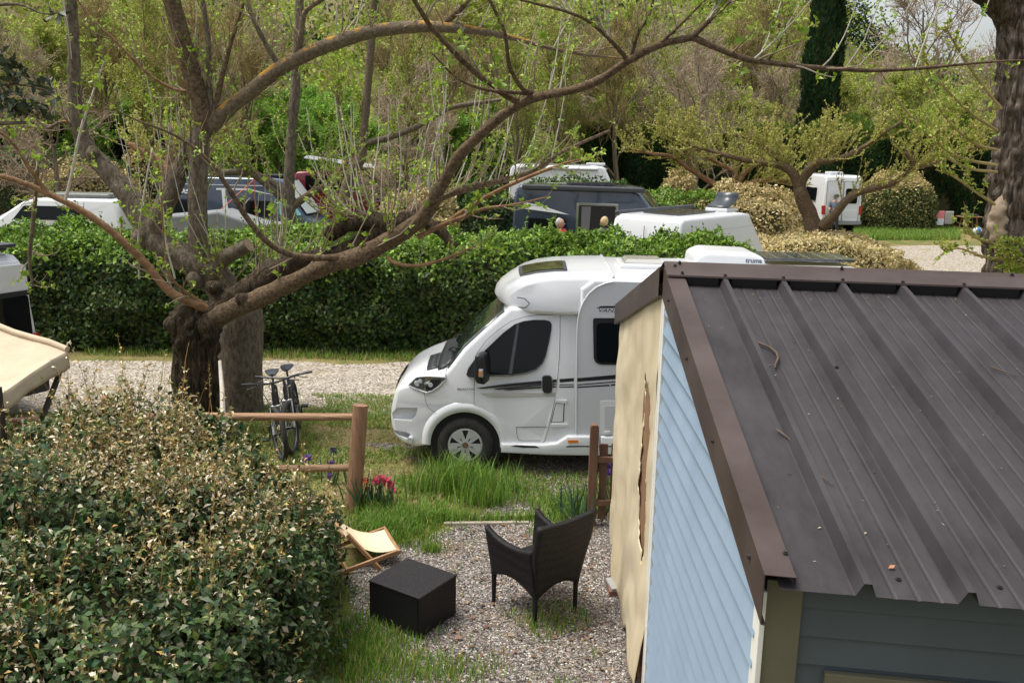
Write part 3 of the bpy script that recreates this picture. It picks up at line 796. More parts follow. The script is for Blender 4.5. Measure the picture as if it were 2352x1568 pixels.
# the long laurel-green hedge beyond the gravel lane
hp0 = G(-260, 800); hs = (G(900, 812) - G(100, 803)); hdir = Vector((hs.x, hs.y)).normalized()
hp0 = (G(100, 803).x - hdir.x * 4.0, G(100, 803).y - hdir.y * 4.0)
hp1 = (hp0[0] + hdir.x * 17.3, hp0[1] + hdir.y * 17.3)
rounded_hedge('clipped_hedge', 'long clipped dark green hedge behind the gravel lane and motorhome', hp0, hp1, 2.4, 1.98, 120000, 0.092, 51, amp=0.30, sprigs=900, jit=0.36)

BL_TOP = [(0.48, 0.375, 0.16), (0.56, 0.475, 0.26), (0.38, 0.32, 0.10)]
BL_LOW = [(0.055, 0.09, 0.022), (0.10, 0.13, 0.035), (0.42, 0.35, 0.17)]
p = G(2020, 600)
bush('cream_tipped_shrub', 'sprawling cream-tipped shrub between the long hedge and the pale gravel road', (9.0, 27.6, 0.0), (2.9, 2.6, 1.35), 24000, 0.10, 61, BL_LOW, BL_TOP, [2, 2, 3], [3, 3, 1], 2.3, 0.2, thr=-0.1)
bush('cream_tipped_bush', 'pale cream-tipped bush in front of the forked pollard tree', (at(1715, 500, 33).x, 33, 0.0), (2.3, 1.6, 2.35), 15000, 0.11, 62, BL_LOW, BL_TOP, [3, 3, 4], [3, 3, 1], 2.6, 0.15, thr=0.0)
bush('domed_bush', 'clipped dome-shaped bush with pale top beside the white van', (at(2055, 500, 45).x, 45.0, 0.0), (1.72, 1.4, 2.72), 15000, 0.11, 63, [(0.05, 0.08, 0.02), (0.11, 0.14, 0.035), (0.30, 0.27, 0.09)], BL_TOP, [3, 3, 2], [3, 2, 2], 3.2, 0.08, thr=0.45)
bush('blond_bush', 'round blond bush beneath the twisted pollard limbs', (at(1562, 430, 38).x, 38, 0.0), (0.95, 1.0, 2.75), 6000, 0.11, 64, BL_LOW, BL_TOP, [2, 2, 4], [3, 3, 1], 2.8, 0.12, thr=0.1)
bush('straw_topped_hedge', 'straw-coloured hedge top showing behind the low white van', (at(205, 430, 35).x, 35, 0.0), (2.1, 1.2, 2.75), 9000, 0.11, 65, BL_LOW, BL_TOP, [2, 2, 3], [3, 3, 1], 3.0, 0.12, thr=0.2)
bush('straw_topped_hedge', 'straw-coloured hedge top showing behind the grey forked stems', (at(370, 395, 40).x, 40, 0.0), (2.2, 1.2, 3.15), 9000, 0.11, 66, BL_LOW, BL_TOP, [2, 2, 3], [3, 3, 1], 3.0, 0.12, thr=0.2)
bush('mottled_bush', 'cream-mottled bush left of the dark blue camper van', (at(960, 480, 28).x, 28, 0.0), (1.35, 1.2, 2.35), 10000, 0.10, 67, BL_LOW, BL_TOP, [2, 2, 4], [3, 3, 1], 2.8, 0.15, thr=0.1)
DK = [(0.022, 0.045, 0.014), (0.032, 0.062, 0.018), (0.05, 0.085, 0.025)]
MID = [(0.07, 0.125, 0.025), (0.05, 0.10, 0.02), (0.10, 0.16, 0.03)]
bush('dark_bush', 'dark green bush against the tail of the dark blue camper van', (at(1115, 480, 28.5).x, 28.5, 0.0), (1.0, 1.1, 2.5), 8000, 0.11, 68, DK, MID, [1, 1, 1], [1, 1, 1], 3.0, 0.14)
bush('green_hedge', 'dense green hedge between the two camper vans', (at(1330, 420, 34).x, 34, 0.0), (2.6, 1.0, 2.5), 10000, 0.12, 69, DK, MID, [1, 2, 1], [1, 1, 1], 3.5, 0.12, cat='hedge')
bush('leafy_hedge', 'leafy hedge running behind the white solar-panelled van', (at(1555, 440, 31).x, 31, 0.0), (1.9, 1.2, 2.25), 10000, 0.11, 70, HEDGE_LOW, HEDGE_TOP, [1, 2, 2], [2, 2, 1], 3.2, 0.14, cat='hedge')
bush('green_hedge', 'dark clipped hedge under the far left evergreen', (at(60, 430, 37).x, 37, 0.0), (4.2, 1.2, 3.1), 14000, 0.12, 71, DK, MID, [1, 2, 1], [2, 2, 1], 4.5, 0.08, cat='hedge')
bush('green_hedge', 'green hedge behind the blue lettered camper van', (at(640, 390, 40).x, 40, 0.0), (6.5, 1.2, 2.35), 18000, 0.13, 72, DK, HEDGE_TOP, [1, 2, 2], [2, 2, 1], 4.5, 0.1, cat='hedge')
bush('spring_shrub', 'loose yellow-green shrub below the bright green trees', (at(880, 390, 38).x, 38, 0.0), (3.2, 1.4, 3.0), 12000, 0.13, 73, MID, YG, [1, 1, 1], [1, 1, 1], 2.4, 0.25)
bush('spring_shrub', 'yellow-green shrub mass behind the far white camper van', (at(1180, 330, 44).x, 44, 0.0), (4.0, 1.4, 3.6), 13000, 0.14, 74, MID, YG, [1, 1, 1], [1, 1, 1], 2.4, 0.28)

# tall conifer screen at the back of the site
def conifer_hedge(name, label, x0, x1, Y, h, n, seed, bright=0.5):
    rng = np.random.default_rng(seed)
    t = thing(name, label, 'hedge', ((x0 + x1) / 2, Y + 1, 0))
    x = rng.uniform(x0, x1, n); z = rng.uniform(0.05, 1.22, n)
    topm = z > 1
    yy = np.where(topm, rng.uniform(0, 2, n), 0)
    Q = np.stack([x, yy, np.minimum(z, 1) * h], -1)
    lump = 0.45 * fbm(np.stack([x, yy, Q[:, 2] * 0.7], -1), 0.55, seed, 3) + 0.15 * np.sin(x * 3.1 + Q[:, 2])
    Q[:, 1] -= np.where(topm, 0, lump); Q[:, 2] += np.where(topm, lump * 0.9, 0) - np.abs(rng.normal(size=n)) * 0.05
    Q[:, 1] += np.abs(rng.normal(size=n)) * 0.10 + Y
    N = np.where(topm[:, None], np.array([[0, -0.3, 1.0]]), np.array([[0, -1.0, 0.15]]))
    A = unit(N * 0.6 + np.array([0, 0, 0.7]) + rand_dirs(rng, n) * 0.55)
    V, F = leaf_quads(Q, A, N + rand_dirs(rng, n) * 0.6, rng.uniform(0.12, 0.34, n), rng.uniform(0.03, 0.06, n))
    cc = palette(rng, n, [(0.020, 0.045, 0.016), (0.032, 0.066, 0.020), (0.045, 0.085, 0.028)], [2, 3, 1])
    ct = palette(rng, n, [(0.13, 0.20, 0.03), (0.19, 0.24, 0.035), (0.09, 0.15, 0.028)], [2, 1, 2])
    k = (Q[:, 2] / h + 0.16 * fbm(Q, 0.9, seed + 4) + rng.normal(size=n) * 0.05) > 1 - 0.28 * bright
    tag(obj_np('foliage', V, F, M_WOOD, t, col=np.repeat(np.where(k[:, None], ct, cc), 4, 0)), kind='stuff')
    MB().box(((x0 + x1) / 2, Y + 1.2, h / 2 - 0.15), (x1 - x0 - 0.2, 1.7, h - 0.3)).build('branches', M_CORE, t, True)
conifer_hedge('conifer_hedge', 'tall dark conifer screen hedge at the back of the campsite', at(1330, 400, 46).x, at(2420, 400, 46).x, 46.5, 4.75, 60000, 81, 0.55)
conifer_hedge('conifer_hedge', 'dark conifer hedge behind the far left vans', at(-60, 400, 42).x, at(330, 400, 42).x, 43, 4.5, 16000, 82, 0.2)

# ------------------------------------------------------------------ silver-leaved bush in the foreground
M_SILVER = leafmat('silver_bush_leaves', 0.55, 0.15, 0.22)
def silver_bush():
    rng = np.random.default_rng(91)
    t = thing('silverberry_bush', 'big foreground bush of dark leaves and pale bronze young shoots', 'bush', (-3.2, 6.4, 0))
    lobes = [(-3.2, 6.9, 0.35, 1.6, 1.6, 1.37), (-2.35, 6.5, 0.2, 1.0, 1.5, 1.22), (-4.4, 6.2, 0.2, 1.4, 1.5, 1.30), (-2.75, 5.4, 0.2, 1.4, 1.1, 1.1), (-2.15, 7.5, 0.1, 0.72, 0.8, 0.95), (-3.9, 8.0, 0.2, 1.2, 0.9, 1.22), (-3.6, 5.0, 0.2, 1.2, 0.9, 1.2)]
    Ps, Ns = [], []
    tot = 200000
    ar = np.array([l[3] * l[4] + l[5] * (l[3] + l[4]) for l in lobes]); ar = ar / ar.sum()
    for (x, y, z, a, b, c), f in zip(lobes, ar):
        n = int(tot * f)
        d = rand_dirs(rng, n); d[:, 2] = np.where(d[:, 2] < -0.2, -d[:, 2], d[:, 2]); d = unit(d)
        S = np.array([a, b, c])
        nr = unit(d / S)
        P = np.array([x, y, z]) + d * S * (1 + 0.17 * fbm(d * 2.6 + x, 1.1, 3))[:, None]
        P = P - nr * np.abs(rng.normal(size=n) * 0.10)[:, None]
        inside = np.zeros(n, bool)
        for (x2, y2, z2, a2, b2, c2) in lobes:
            if (x2, y2) != (x, y): inside |= ((((P - np.array([x2, y2, z2])) / np.array([a2, b2, c2])) ** 2).sum(1) < 0.72)
        # only what faces the lane, the sky and the camera side matters: thin the far back
        back = (nr[:, 1] > 0.5) & (rng.random(n) < 0.6)
        k = ~inside & ~back & (P[:, 2] > 0.03)
        Ps.append(P[k]); Ns.append(nr[k])
    P, N = np.concatenate(Ps), np.concatenate(Ns); n = len(P)
    # a second, deeper layer of old leaves closes the bush
    dp = rng.random(n) < 0.35
    P = np.where(dp[:, None], P - N * rng.uniform(0.12, 0.30, (n, 1)), P)
    hole = np.where(dp, 0, fbm(P, 2.3, 44))
    keep = rng.random(n) < np.clip(0.98 - 0.8 * (hole > 0.30), 0, 1)
    P, N, dp = P[keep], N[keep], dp[keep]; n = len(P)
    A = unit(N * 0.4 + np.array([0, 0, 0.15]) + rand_dirs(rng, n) * 0.9)
    young = ((0.45 * N[:, 2] + 0.55 * fbm(P, 1.6, 12) + 0.50 * (P[:, 2] - 1.0) + rng.normal(size=n) * 0.30) > 0.80) & ~dp
    L = np.where(young, rng.uniform(0.026, 0.050, n), rng.uniform(0.042, 0.080, n))
    cy = palette(rng, n, [(0.56, 0.46, 0.28), (0.42, 0.29, 0.12), (0.66, 0.60, 0.45), (0.29, 0.26, 0.12)], [3, 2.2, 2.2, 3])
    co = palette(rng, n, [(0.052, 0.090, 0.028), (0.090, 0.140, 0.048), (0.15, 0.19, 0.10), (0.030, 0.054, 0.016), (0.48, 0.44, 0.30)], [4, 4, 1.0, 4, 0.6])
    C = np.where(young[:, None], cy, co)
    W = L * np.where(young, 0.22, 0.30)
    V, F = leaves(P, A, N + rand_dirs(rng, n) * 0.6 + np.array([0, 0, 0.4]), L, W, 0.4, 0.25)
    tag(obj_np('foliage', V, F, M_SILVER, t, col=np.repeat(C, 5, 0)), kind='stuff')
    # shoots: bronze stems standing out of the bush with paired pale leaves
    ns = 2700
    wt_ = np.clip(0.12 + 0.9 * (P[:, 2] - 0.6) + 0.5 * N[:, 2] + 0.8 * fbm(P, 1.6, 12), 0.03, 3) * (N[:, 2] > -0.2)
    i = rng.choice(n, ns, p=wt_ / wt_.sum())
    p0 = P[i] - N[i] * 0.1
    d = unit(N[i] * 0.5 + np.array([0, 0, 0.9]) + rand_dirs(rng, ns) * 0.45)
    Ln = rng.uniform(0.12, 0.34, ns) * np.where((rng.random(ns) < 0.16) & (N[i][:, 2] > 0.5), 2.3, 1)
    C_ = [p0]
    for s_ in range(4):
        d = unit(d + rng.normal(size=d.shape) * 0.12); C_.append(C_[-1] + d * (Ln / 4)[:, None])
    ST = np.stack(C_, 1)
    V, F = tubes(ST, np.repeat(np.linspace(0.0036, 0.0014, 5)[None], ns, 0), 3)
    tag(obj_np('stems', V, F, pm('bronze_stem', (0.34, 0.18, 0.055), rough=0.8, var=0.2), t), kind='stuff')
    m = 11
    tt = rng.uniform(0.5, 4, (ns, m)); ii = np.minimum(tt.astype(int), 3); ff = (tt - ii)[..., None]
    rows = np.arange(ns)[:, None]
    LP = (ST[rows, ii] * (1 - ff) + ST[rows, ii + 1] * ff).reshape(-1, 3)
    ax = unit(ST[rows, ii + 1] - ST[rows, ii]).reshape(-1, 3)
    k = len(LP)
    LA = unit(ax * 0.7 + rand_dirs(rng, k) * 0.8)
    LL = rng.uniform(0.026, 0.052, k)
    V, F = leaves(LP, LA, rand_dirs(rng, k) + np.array([0, 0, 0.8]), LL, LL * 0.24, 0.45, 0.3)
    C = palette(rng, k, [(0.60, 0.49, 0.27), (0.50, 0.33, 0.11), (0.72, 0.65, 0.47), (0.27, 0.28, 0.09), (0.13, 0.17, 0.055)], [2.6, 1.9, 1.8, 3, 2.6])
    tag(obj_np('shoot_leaves', V, F, M_SILVER, t, col=np.repeat(C, 5, 0)), kind='stuff')
    # woody inside
    for (x, y, z, a, b, c) in lobes:
        rows_ = []
        for q in range(8):
            th = -0.15 + q / 7 * (math.pi / 2 + 0.12)
            rows_.append([(x + math.cos(th) * math.cos(ph) * a * 0.74, y + math.cos(th) * math.sin(ph) * b * 0.74, max(0, z + math.sin(th) * c * 0.74)) for ph in np.arange(16) * math.pi / 8])
        MB().grid(rows_, smooth=False, close=True).build('branches', M_CORE, t, True)
    # the 300 leaves that show largest, one by one
    tmpl = []
    for s_ in range(4):
        Vt, Ft = leaves(np.zeros((1, 3)), np.array([[0, 1.0, 0]]), np.array([[0, 0, 1.0]]), np.array([0.060 + 0.009 * s_]), np.array([0.016 + 0.003 * s_]), 0.3, 0.2)
        cc = [(0.080, 0.120, 0.055), (0.11, 0.155, 0.08), (0.16, 0.20, 0.13), (0.09, 0.13, 0.055)][s_]
        tmpl.append(mesh_np('leaf', Vt, Ft, M_SILVER, np.tile(np.array(cc), (5, 1))))
    cand = np.where((P[:, 1] < 6.4) & (P[:, 0] > -3.6) & (N[:, 1] < 0.3))[0]
    for j in rng.choice(cand, 300, replace=False):
        o = link('leaf', tmpl[int(rng.integers(4))], t, True)
        pos = P[j] + N[j] * 0.035
        zdir = Vector(unit(N[j] + rng.normal(size=3) * 0.35 + np.array([0, -0.15, 0.5])))
        qn = zdir.to_track_quat('Z', 'Y') @ Euler((0, 0, rng.uniform(0, 6.28))).to_quaternion()
        o.location = pos; o.rotation_mode = 'QUATERNION'; o.rotation_quaternion = qn
silver_bush()
# ------------------------------------------------------------------ the pollarded trees
M_BARK_A = barkmat('furrowed_bark', (0.022, 0.016, 0.010), (0.115, 0.084, 0.052), scale=(22, 22, 4.5), lichen=(0.35, 0.33, 0.26), lichen_amt=0.66, lscale=9, bump=1.0)
M_BARK_B = barkmat('grey_bark', (0.085, 0.066, 0.047), (0.22, 0.18, 0.13), scale=(24, 24, 9), lichen=(0.42, 0.40, 0.34), lichen_amt=0.64, lscale=8, bump=0.6)
M_BARK_L = barkmat('orange_lichen_bark', (0.10, 0.075, 0.05), (0.21, 0.165, 0.11), scale=(24, 24, 24), lichen=(0.48, 0.25, 0.03), lichen_amt=0.52, lscale=3.0, bump=0.5, up_only=True)
M_BARK_D = barkmat('brown_branch_bark', (0.070, 0.046, 0.028), (0.20, 0.14, 0.085), scale=(24, 24, 24), lichen=(0.20, 0.17, 0.10), lichen_amt=0.62, lscale=9, bump=0.6)
M_BARK_R = barkmat('red_brown_bark', (0.17, 0.090, 0.045), (0.30, 0.18, 0.10), scale=(9, 9, 9), bump=0.4)
M_CUT = pm('sawn_wood', (0.34, 0.25, 0.15), rough=0.85, color2=(0.22, 0.15, 0.09), vscale=14)
M_WHIP = pm('young_shoot_bark', (0.21, 0.135, 0.075), rough=0.75, color2=(0.33, 0.27, 0.20), vscale=3)
M_PALE = pm('pale_shoot_bark', (0.42, 0.37, 0.30), rough=0.75, color2=(0.56, 0.52, 0.45), vscale=5)
M_BUD = leafmat('new_leaves', 0.42, 0.40, 0.4)
BUDC = [(0.26, 0.40, 0.03), (0.33, 0.47, 0.05), (0.20, 0.32, 0.03), (0.42, 0.50, 0.09)]

def px_path(rows, sub=6):
    """rows of (pixel x, pixel y, distance, radius) -> smoothed world path"""
    return smooth_path([(*at(x, y, Y), r) for x, y, Y, r in rows], sub)
def to_batch(paths, k=14):
    P, Rr = [], []
    for p in paths:
        i = np.linspace(0, len(p) - 1, k)
        P.append(np.stack([np.interp(i, np.arange(len(p)), p[:, c]) for c in range(3)], -1)); Rr.append(np.interp(i, np.arange(len(p)), p[:, 3]))
    return np.array(P), np.array(Rr)
def add_limb(parent, name, rows, mat, n=12, lump=0.12, seed=0, furrow=0.0, sub=7, scale=7.0, ffreq=4.0):
    path = px_path(rows, sub)
    V, F = limb(path, n, lump, scale, seed, furrow, True, ffreq)
    parts = [(V, F)]
    o = obj_np(name, V, F, mat, parent, smooth=True)
    return path
def clusters(rng, P, L, size, per=3, cols=BUDC, wt=None, up=0.6):
    """small tufts of new leaves at the points P"""
    Q = np.repeat(P, per, 0); n = len(Q)
    A = unit(rand_dirs(rng, n) + np.array([0, 0, up]))
    Ls = size * rng.uniform(0.45, 1.35, n)
    V, F = leaves(Q, A, rand_dirs(rng, n) + np.array([0, 0, 0.5]), Ls, Ls * 0.30, 0.5, 0.3)
    return V, F, np.repeat(palette(rng, n, cols, wt or [1] * len(cols), 0.2), 5, 0)
def along(rng, P, n, t0=0.15, t1=1.0):
    m, k = P.shape[:2]
    i = rng.integers(0, m, n); t = rng.uniform(t0, t1, n) * (k - 1)
    j = np.minimum(t.astype(int), k - 2); f = (t - j)[:, None]
    return P[i, j] * (1 - f) + P[i, j + 1] * f

# ---- front tree: short furrowed trunk, head at 1.6 m, long arched limb to the right
def front_tree():
    rng = np.random.default_rng(101)
    b = at(455, 1005, 12.0)
    t = thing('pollard_tree', 'front pollard tree with dark furrowed trunk and long arched limb', 'tree', (b.x, 12.0, 0))
    add_limb(t, 'trunk', [(457, 1030, 12.0, 0.36), (455, 960, 12.0, 0.31), (452, 880, 12.0, 0.285), (450, 810, 12.0, 0.275), (449, 765, 12.0, 0.31), (455, 725, 12.0, 0.30), (470, 700, 12.0, 0.16)], M_BARK_A, 64, 0.06, 3, 0.34, 12, 5, 6.5)
    knob = lambda c, r, nm, mat, sd: obj_np(nm, *limb(smooth_path([(*(c + Vector((0.02, 0.0, -r * 1.0))), r * 0.55), (*c, r), (*(c + Vector((0.0, 0, r * 0.75))), r * 0.72)], 4), 12, 0.35, 5, sd), mat, t, smooth=True)
    for q, (x, y, Y, r) in enumerate([(405, 745, 11.85, 0.13), (492, 660, 11.95, 0.10), (430, 715, 11.8, 0.12), (560, 690, 11.8, 0.11), (478, 748, 11.78, 0.15)]):
        knob(at(x, y, Y), r, 'knot', M_BARK_A, q)
    P_ = []
    main = [(470, 742, 11.9, 0.1596), (530, 712, 11.85, 0.1302), (600, 682, 11.8, 0.1176), (680, 645, 11.7, 0.1092), (750, 610, 11.6, 0.105), (815, 592, 11.5, 0.1092), (880, 560, 11.4, 0.105), (940, 525, 11.25, 0.0966), (985, 480, 11.1, 0.0882), (1015, 425, 10.9, 0.0714), (1050, 365, 10.7, 0.06552), (1100, 312, 10.5, 0.0588), (1165, 258, 10.3, 0.05208), (1225, 225, 10.1, 0.04704), (1310, 208, 9.9, 0.04536), (1375, 185, 9.8, 0.042), (1440, 142, 9.7, 0.03864), (1515, 104, 9.6, 0.03528), (1590, 86, 9.5, 0.03192)]
    P_.append(add_limb(t, 'limb', main, M_BARK_D, 14, 0.13, 11))
    up = [(480, 725, 11.95, 0.168), (540, 680, 12.0, 0.1428), (600, 640, 12.05, 0.1302), (665, 606, 12.1, 0.1218), (730, 590, 12.1, 0.105), (790, 575, 12.0, 0.0966), (850, 545, 11.9, 0.1008), (900, 512, 11.8, 0.1092), (960, 505, 11.7, 0.084), (1010, 530, 11.6, 0.063), (1045, 568, 11.5, 0.0546)]
    P_.append(add_limb(t, 'limb', up, M_BARK_A, 16, 0.22, 12, 0.08))
    P_.append(add_limb(t, 'limb', [(900, 512, 11.8, 0.1176), (840, 506, 11.9, 0.126), (790, 515, 12.0, 0.1092), (755, 545, 12.05, 0.084)], M_BARK_A, 14, 0.35, 13, 0.05))
    P_.append(add_limb(t, 'limb', [(920, 505, 11.8, 0.0756), (985, 465, 11.9, 0.063), (1050, 440, 12.0, 0.0546), (1130, 420, 12.2, 0.042), (1220, 395, 12.4, 0.0336), (1300, 345, 12.6, 0.0252), (1400, 300, 12.8, 0.0168)], M_BARK_D, 10, 0.1, 14))
    br = [  # (rows, material)
        ([(1590, 86, 9.5, 0.036), (1640, 108, 9.5, 0.031), (1710, 135, 9.45, 0.028), (1800, 149, 9.4, 0.025), (1900, 157, 9.35, 0.022), (2000, 162, 9.3, 0.020), (2100, 158, 9.3, 0.017), (2200, 149, 9.3, 0.014), (2300, 141, 9.3, 0.010), (2390, 138, 9.3, 0.006)], M_BARK_D),
        ([(1590, 86, 9.5, 0.030), (1632, 45, 9.4, 0.024), (1670, 8, 9.3, 0.02), (1700, -40, 9.2, 0.016)], M_BARK_D),
        ([(1441, 140, 9.7, 0.026), (1420, 112, 9.6, 0.022), (1360, 55, 9.5, 0.018), (1300, 27, 9.4, 0.015), (1196, 0, 9.3, 0.012), (1140, -20, 9.3, 0.01)], M_BARK_D),
        ([(1448, 137, 9.7, 0.022), (1466, 75, 9.6, 0.018), (1490, 38, 9.5, 0.015), (1505, -20, 9.5, 0.01)], M_BARK_D),
        ([(1200, 240, 10.2, 0.038), (1160, 218, 10.1, 0.036), (1119, 189, 10.0, 0.033), (1073, 150, 9.9, 0.030), (1038, 115, 9.8, 0.029), (993, 66, 9.7, 0.027), (972, 35, 9.6, 0.025), (945, -10, 9.5, 0.023)], M_BARK_D),
        ([(1225, 215, 10.1, 0.026), (1199, 203, 10.0, 0.024), (1175, 164, 9.9, 0.023), (1167, 135, 9.8, 0.022), (1160, 80, 9.7, 0.019), (1143, 38, 9.6, 0.017), (1120, -10, 9.5, 0.014)], M_BARK_D),
        ([(1225, 215, 10.1, 0.026), (1170, 212, 10.0, 0.02), (1110, 205, 9.9, 0.016), (1050, 180, 9.8, 0.012), (990, 120, 9.7, 0.009)], M_BARK_D),
        ([(1510, 106, 9.6, 0.018), (1560, 60, 9.5, 0.014), (1600, 20, 9.5, 0.011), (1640, -20, 9.4, 0.008)], M_BARK_D),
        ([(1760, 146, 9.42, 0.014), (1790, 100, 9.4, 0.010), (1805, 55, 9.4, 0.007), (1815, 20, 9.4, 0.005)], M_BARK_D),
        ([(505, 722, 11.95, 0.060), (430, 690, 11.7, 0.056), (385, 665, 11.65, 0.054), (330, 600, 11.6, 0.050), (260, 535, 11.5, 0.046), (190, 485, 11.4, 0.042), (110, 445, 11.3, 0.036), (40, 415, 11.2, 0.030), (-40, 395, 11.1, 0.026)], M_BARK_R),
        ([(110, 445, 11.3, 0.028), (70, 390, 11.2, 0.024), (30, 330, 11.1, 0.020), (-30, 280, 11.0, 0.016)], M_BARK_R),
        ([(490, 712, 11.9, 0.030), (430, 674, 11.7, 0.026), (395, 640, 11.5, 0.020), (380, 590, 11.45, 0.011), (372, 480, 11.4, 0.010), (368, 380, 11.4, 0.008)], M_BARK_R),
        ([(790, 590, 11.5, 0.045), (720, 592, 11.4, 0.042), (660, 582, 11.3, 0.040), (610, 552, 11.2, 0.037), (560, 490, 11.1, 0.033), (520, 425, 11.0, 0.028), (470, 360, 10.9, 0.022), (400, 310, 10.8, 0.016), (300, 270, 10.7, 0.010), (190, 210, 10.6, 0.006)], M_BARK_D),
        ([(1010, 525, 11.4, 0.030), (1060, 488, 11.3, 0.028), (1140, 440, 11.2, 0.025), (1230, 400, 11.1, 0.021), (1300, 375, 11.0, 0.017), (1360, 360, 11.0, 0.011)], M_BARK_R),
        ([(890, 590, 11.3, 0.026), (910, 605, 11.25, 0.025), (960, 610, 11.2, 0.023), (1030, 592, 11.15, 0.018), (1080, 570, 11.1, 0.011), (1105, 562, 11.1, 0.006)], M_BARK_R),
        ([(960, 545, 11.25, 0.034), (1010, 520, 11.2, 0.03), (1060, 500, 11.15, 0.026), (1110, 480, 11.1, 0.02), (1180, 470, 11.0, 0.012), (1260, 452, 11.0, 0.007)], M_BARK_R),
        ([(1000, 452, 11.0, 0.030), (985, 420, 10.95, 0.018), (1000, 330, 10.9, 0.012), (1020, 240, 10.9, 0.009), (1010, 150, 10.9, 0.006)], M_PALE),
        ([(320, 640, 11.7, 0.014), (318, 540, 11.65, 0.013), (335, 420, 11.6, 0.011), (350, 340, 11.6, 0.008)], M_PALE),
        ([(402, 640, 11.75, 0.014), (382, 560, 11.7, 0.012), (372, 470, 11.7, 0.009), (340, 380, 11.7, 0.007)], M_PALE),
        ([(150, 460, 11.3, 0.020), (165, 400, 11.25, 0.018), (185, 300, 11.2, 0.016), (215, 210, 11.15, 0.013), (240, 140, 11.1, 0.009)], M_PALE),
        ([(85, 375, 11.5, 0.03), (82, 440, 11.5, 0.028), (75, 520, 11.5, 0.028), (68, 590, 11.5, 0.026), (75, 660, 11.5, 0.012)], M_BARK_L),
    ]
    for q, (rows, mt) in enumerate(br):
        P_.append(add_limb(t, 'branch', rows, mt, 8, 0.10, 20 + q, 0, 5, 9))
    # whips and twigs
    B, Rb = to_batch(P_)
    big, Rbig = B[:4], Rb[:4]
    w1, r1 = grow(rng, big, np.full_like(Rbig, 0.011), 24, 0.12, 0.75, 0.9, 0.95, 1.0, 0.75, 0.22, 7, tip=0.4)
    w2, r2 = grow(rng, B[4:], Rb[4:], 9, 0.15, 1.0, 0.9, 0.42, 0.42, 0.25, 0.3, 6, tip=0.4)
    r2 = np.clip(r2, 0.0028, 0.012)
    w3, r3 = grow(rng, w2, r2, 2, 0.2, 1.0, 0.8, 0.16, 0.7, 0.3, 0.35, 4, tip=0.5)
    V, F = join([tubes(w1, r1, 5), tubes(w2, r2, 5), tubes(w3, np.maximum(r3, 0.0022), 3)])
    tag(obj_np('twigs', V, F, M_WHIP, t, smooth=True), kind='stuff')
    wp_, rp_ = grow(rng, np.concatenate([big, B[4:7]]), np.concatenate([np.full_like(Rbig, 0.0095), np.full_like(Rb[4:7], 0.008)]), 8, 0.2, 0.85, 0.7, 1.5, 1.0, 1.1, 0.16, 8, tip=0.45)
    V, F = tubes(wp_, rp_, 5); tag(obj_np('pale_shoots', V, F, M_PALE, t, smooth=True), kind='stuff')
    pts = np.concatenate([along(rng, w1, 560, 0.1), along(rng, wp_, 420, 0.1), w2[:, -1], w3[:, -1], along(rng, w2, 400, 0.4), along(rng, B[4:], 140, 0.1)])
    V, F, C = clusters(rng, pts[rng.random(len(pts)) < 0.72], 1, 0.052, 4)
    tag(obj_np('leaves', V, F, M_BUD, t, col=C), kind='stuff')
    # the biggest single leaves
    tm = []
    for s_ in range(3):
        Vt, Ft = leaves(np.zeros((1, 3)), np.array([[0, 1.0, 0]]), np.array([[0, 0, 1.0]]), np.array([0.075 + 0.02 * s_]), np.array([0.026 + 0.008 * s_]), 0.35, 0.25)
        tm.append(mesh_np('leaf', Vt, Ft, M_BUD, np.tile(np.array(BUDC[s_]), (5, 1))))
    sp = np.concatenate([along(rng, w2, 130, 0.5), along(rng, w1, 110, 0.2)])
    for p in sp:
        o = link('leaf', tm[int(rng.integers(3))], t, True)
        o.location = p; o.rotation_euler = tuple(rng.uniform(0, 6.28, 3))
front_tree()

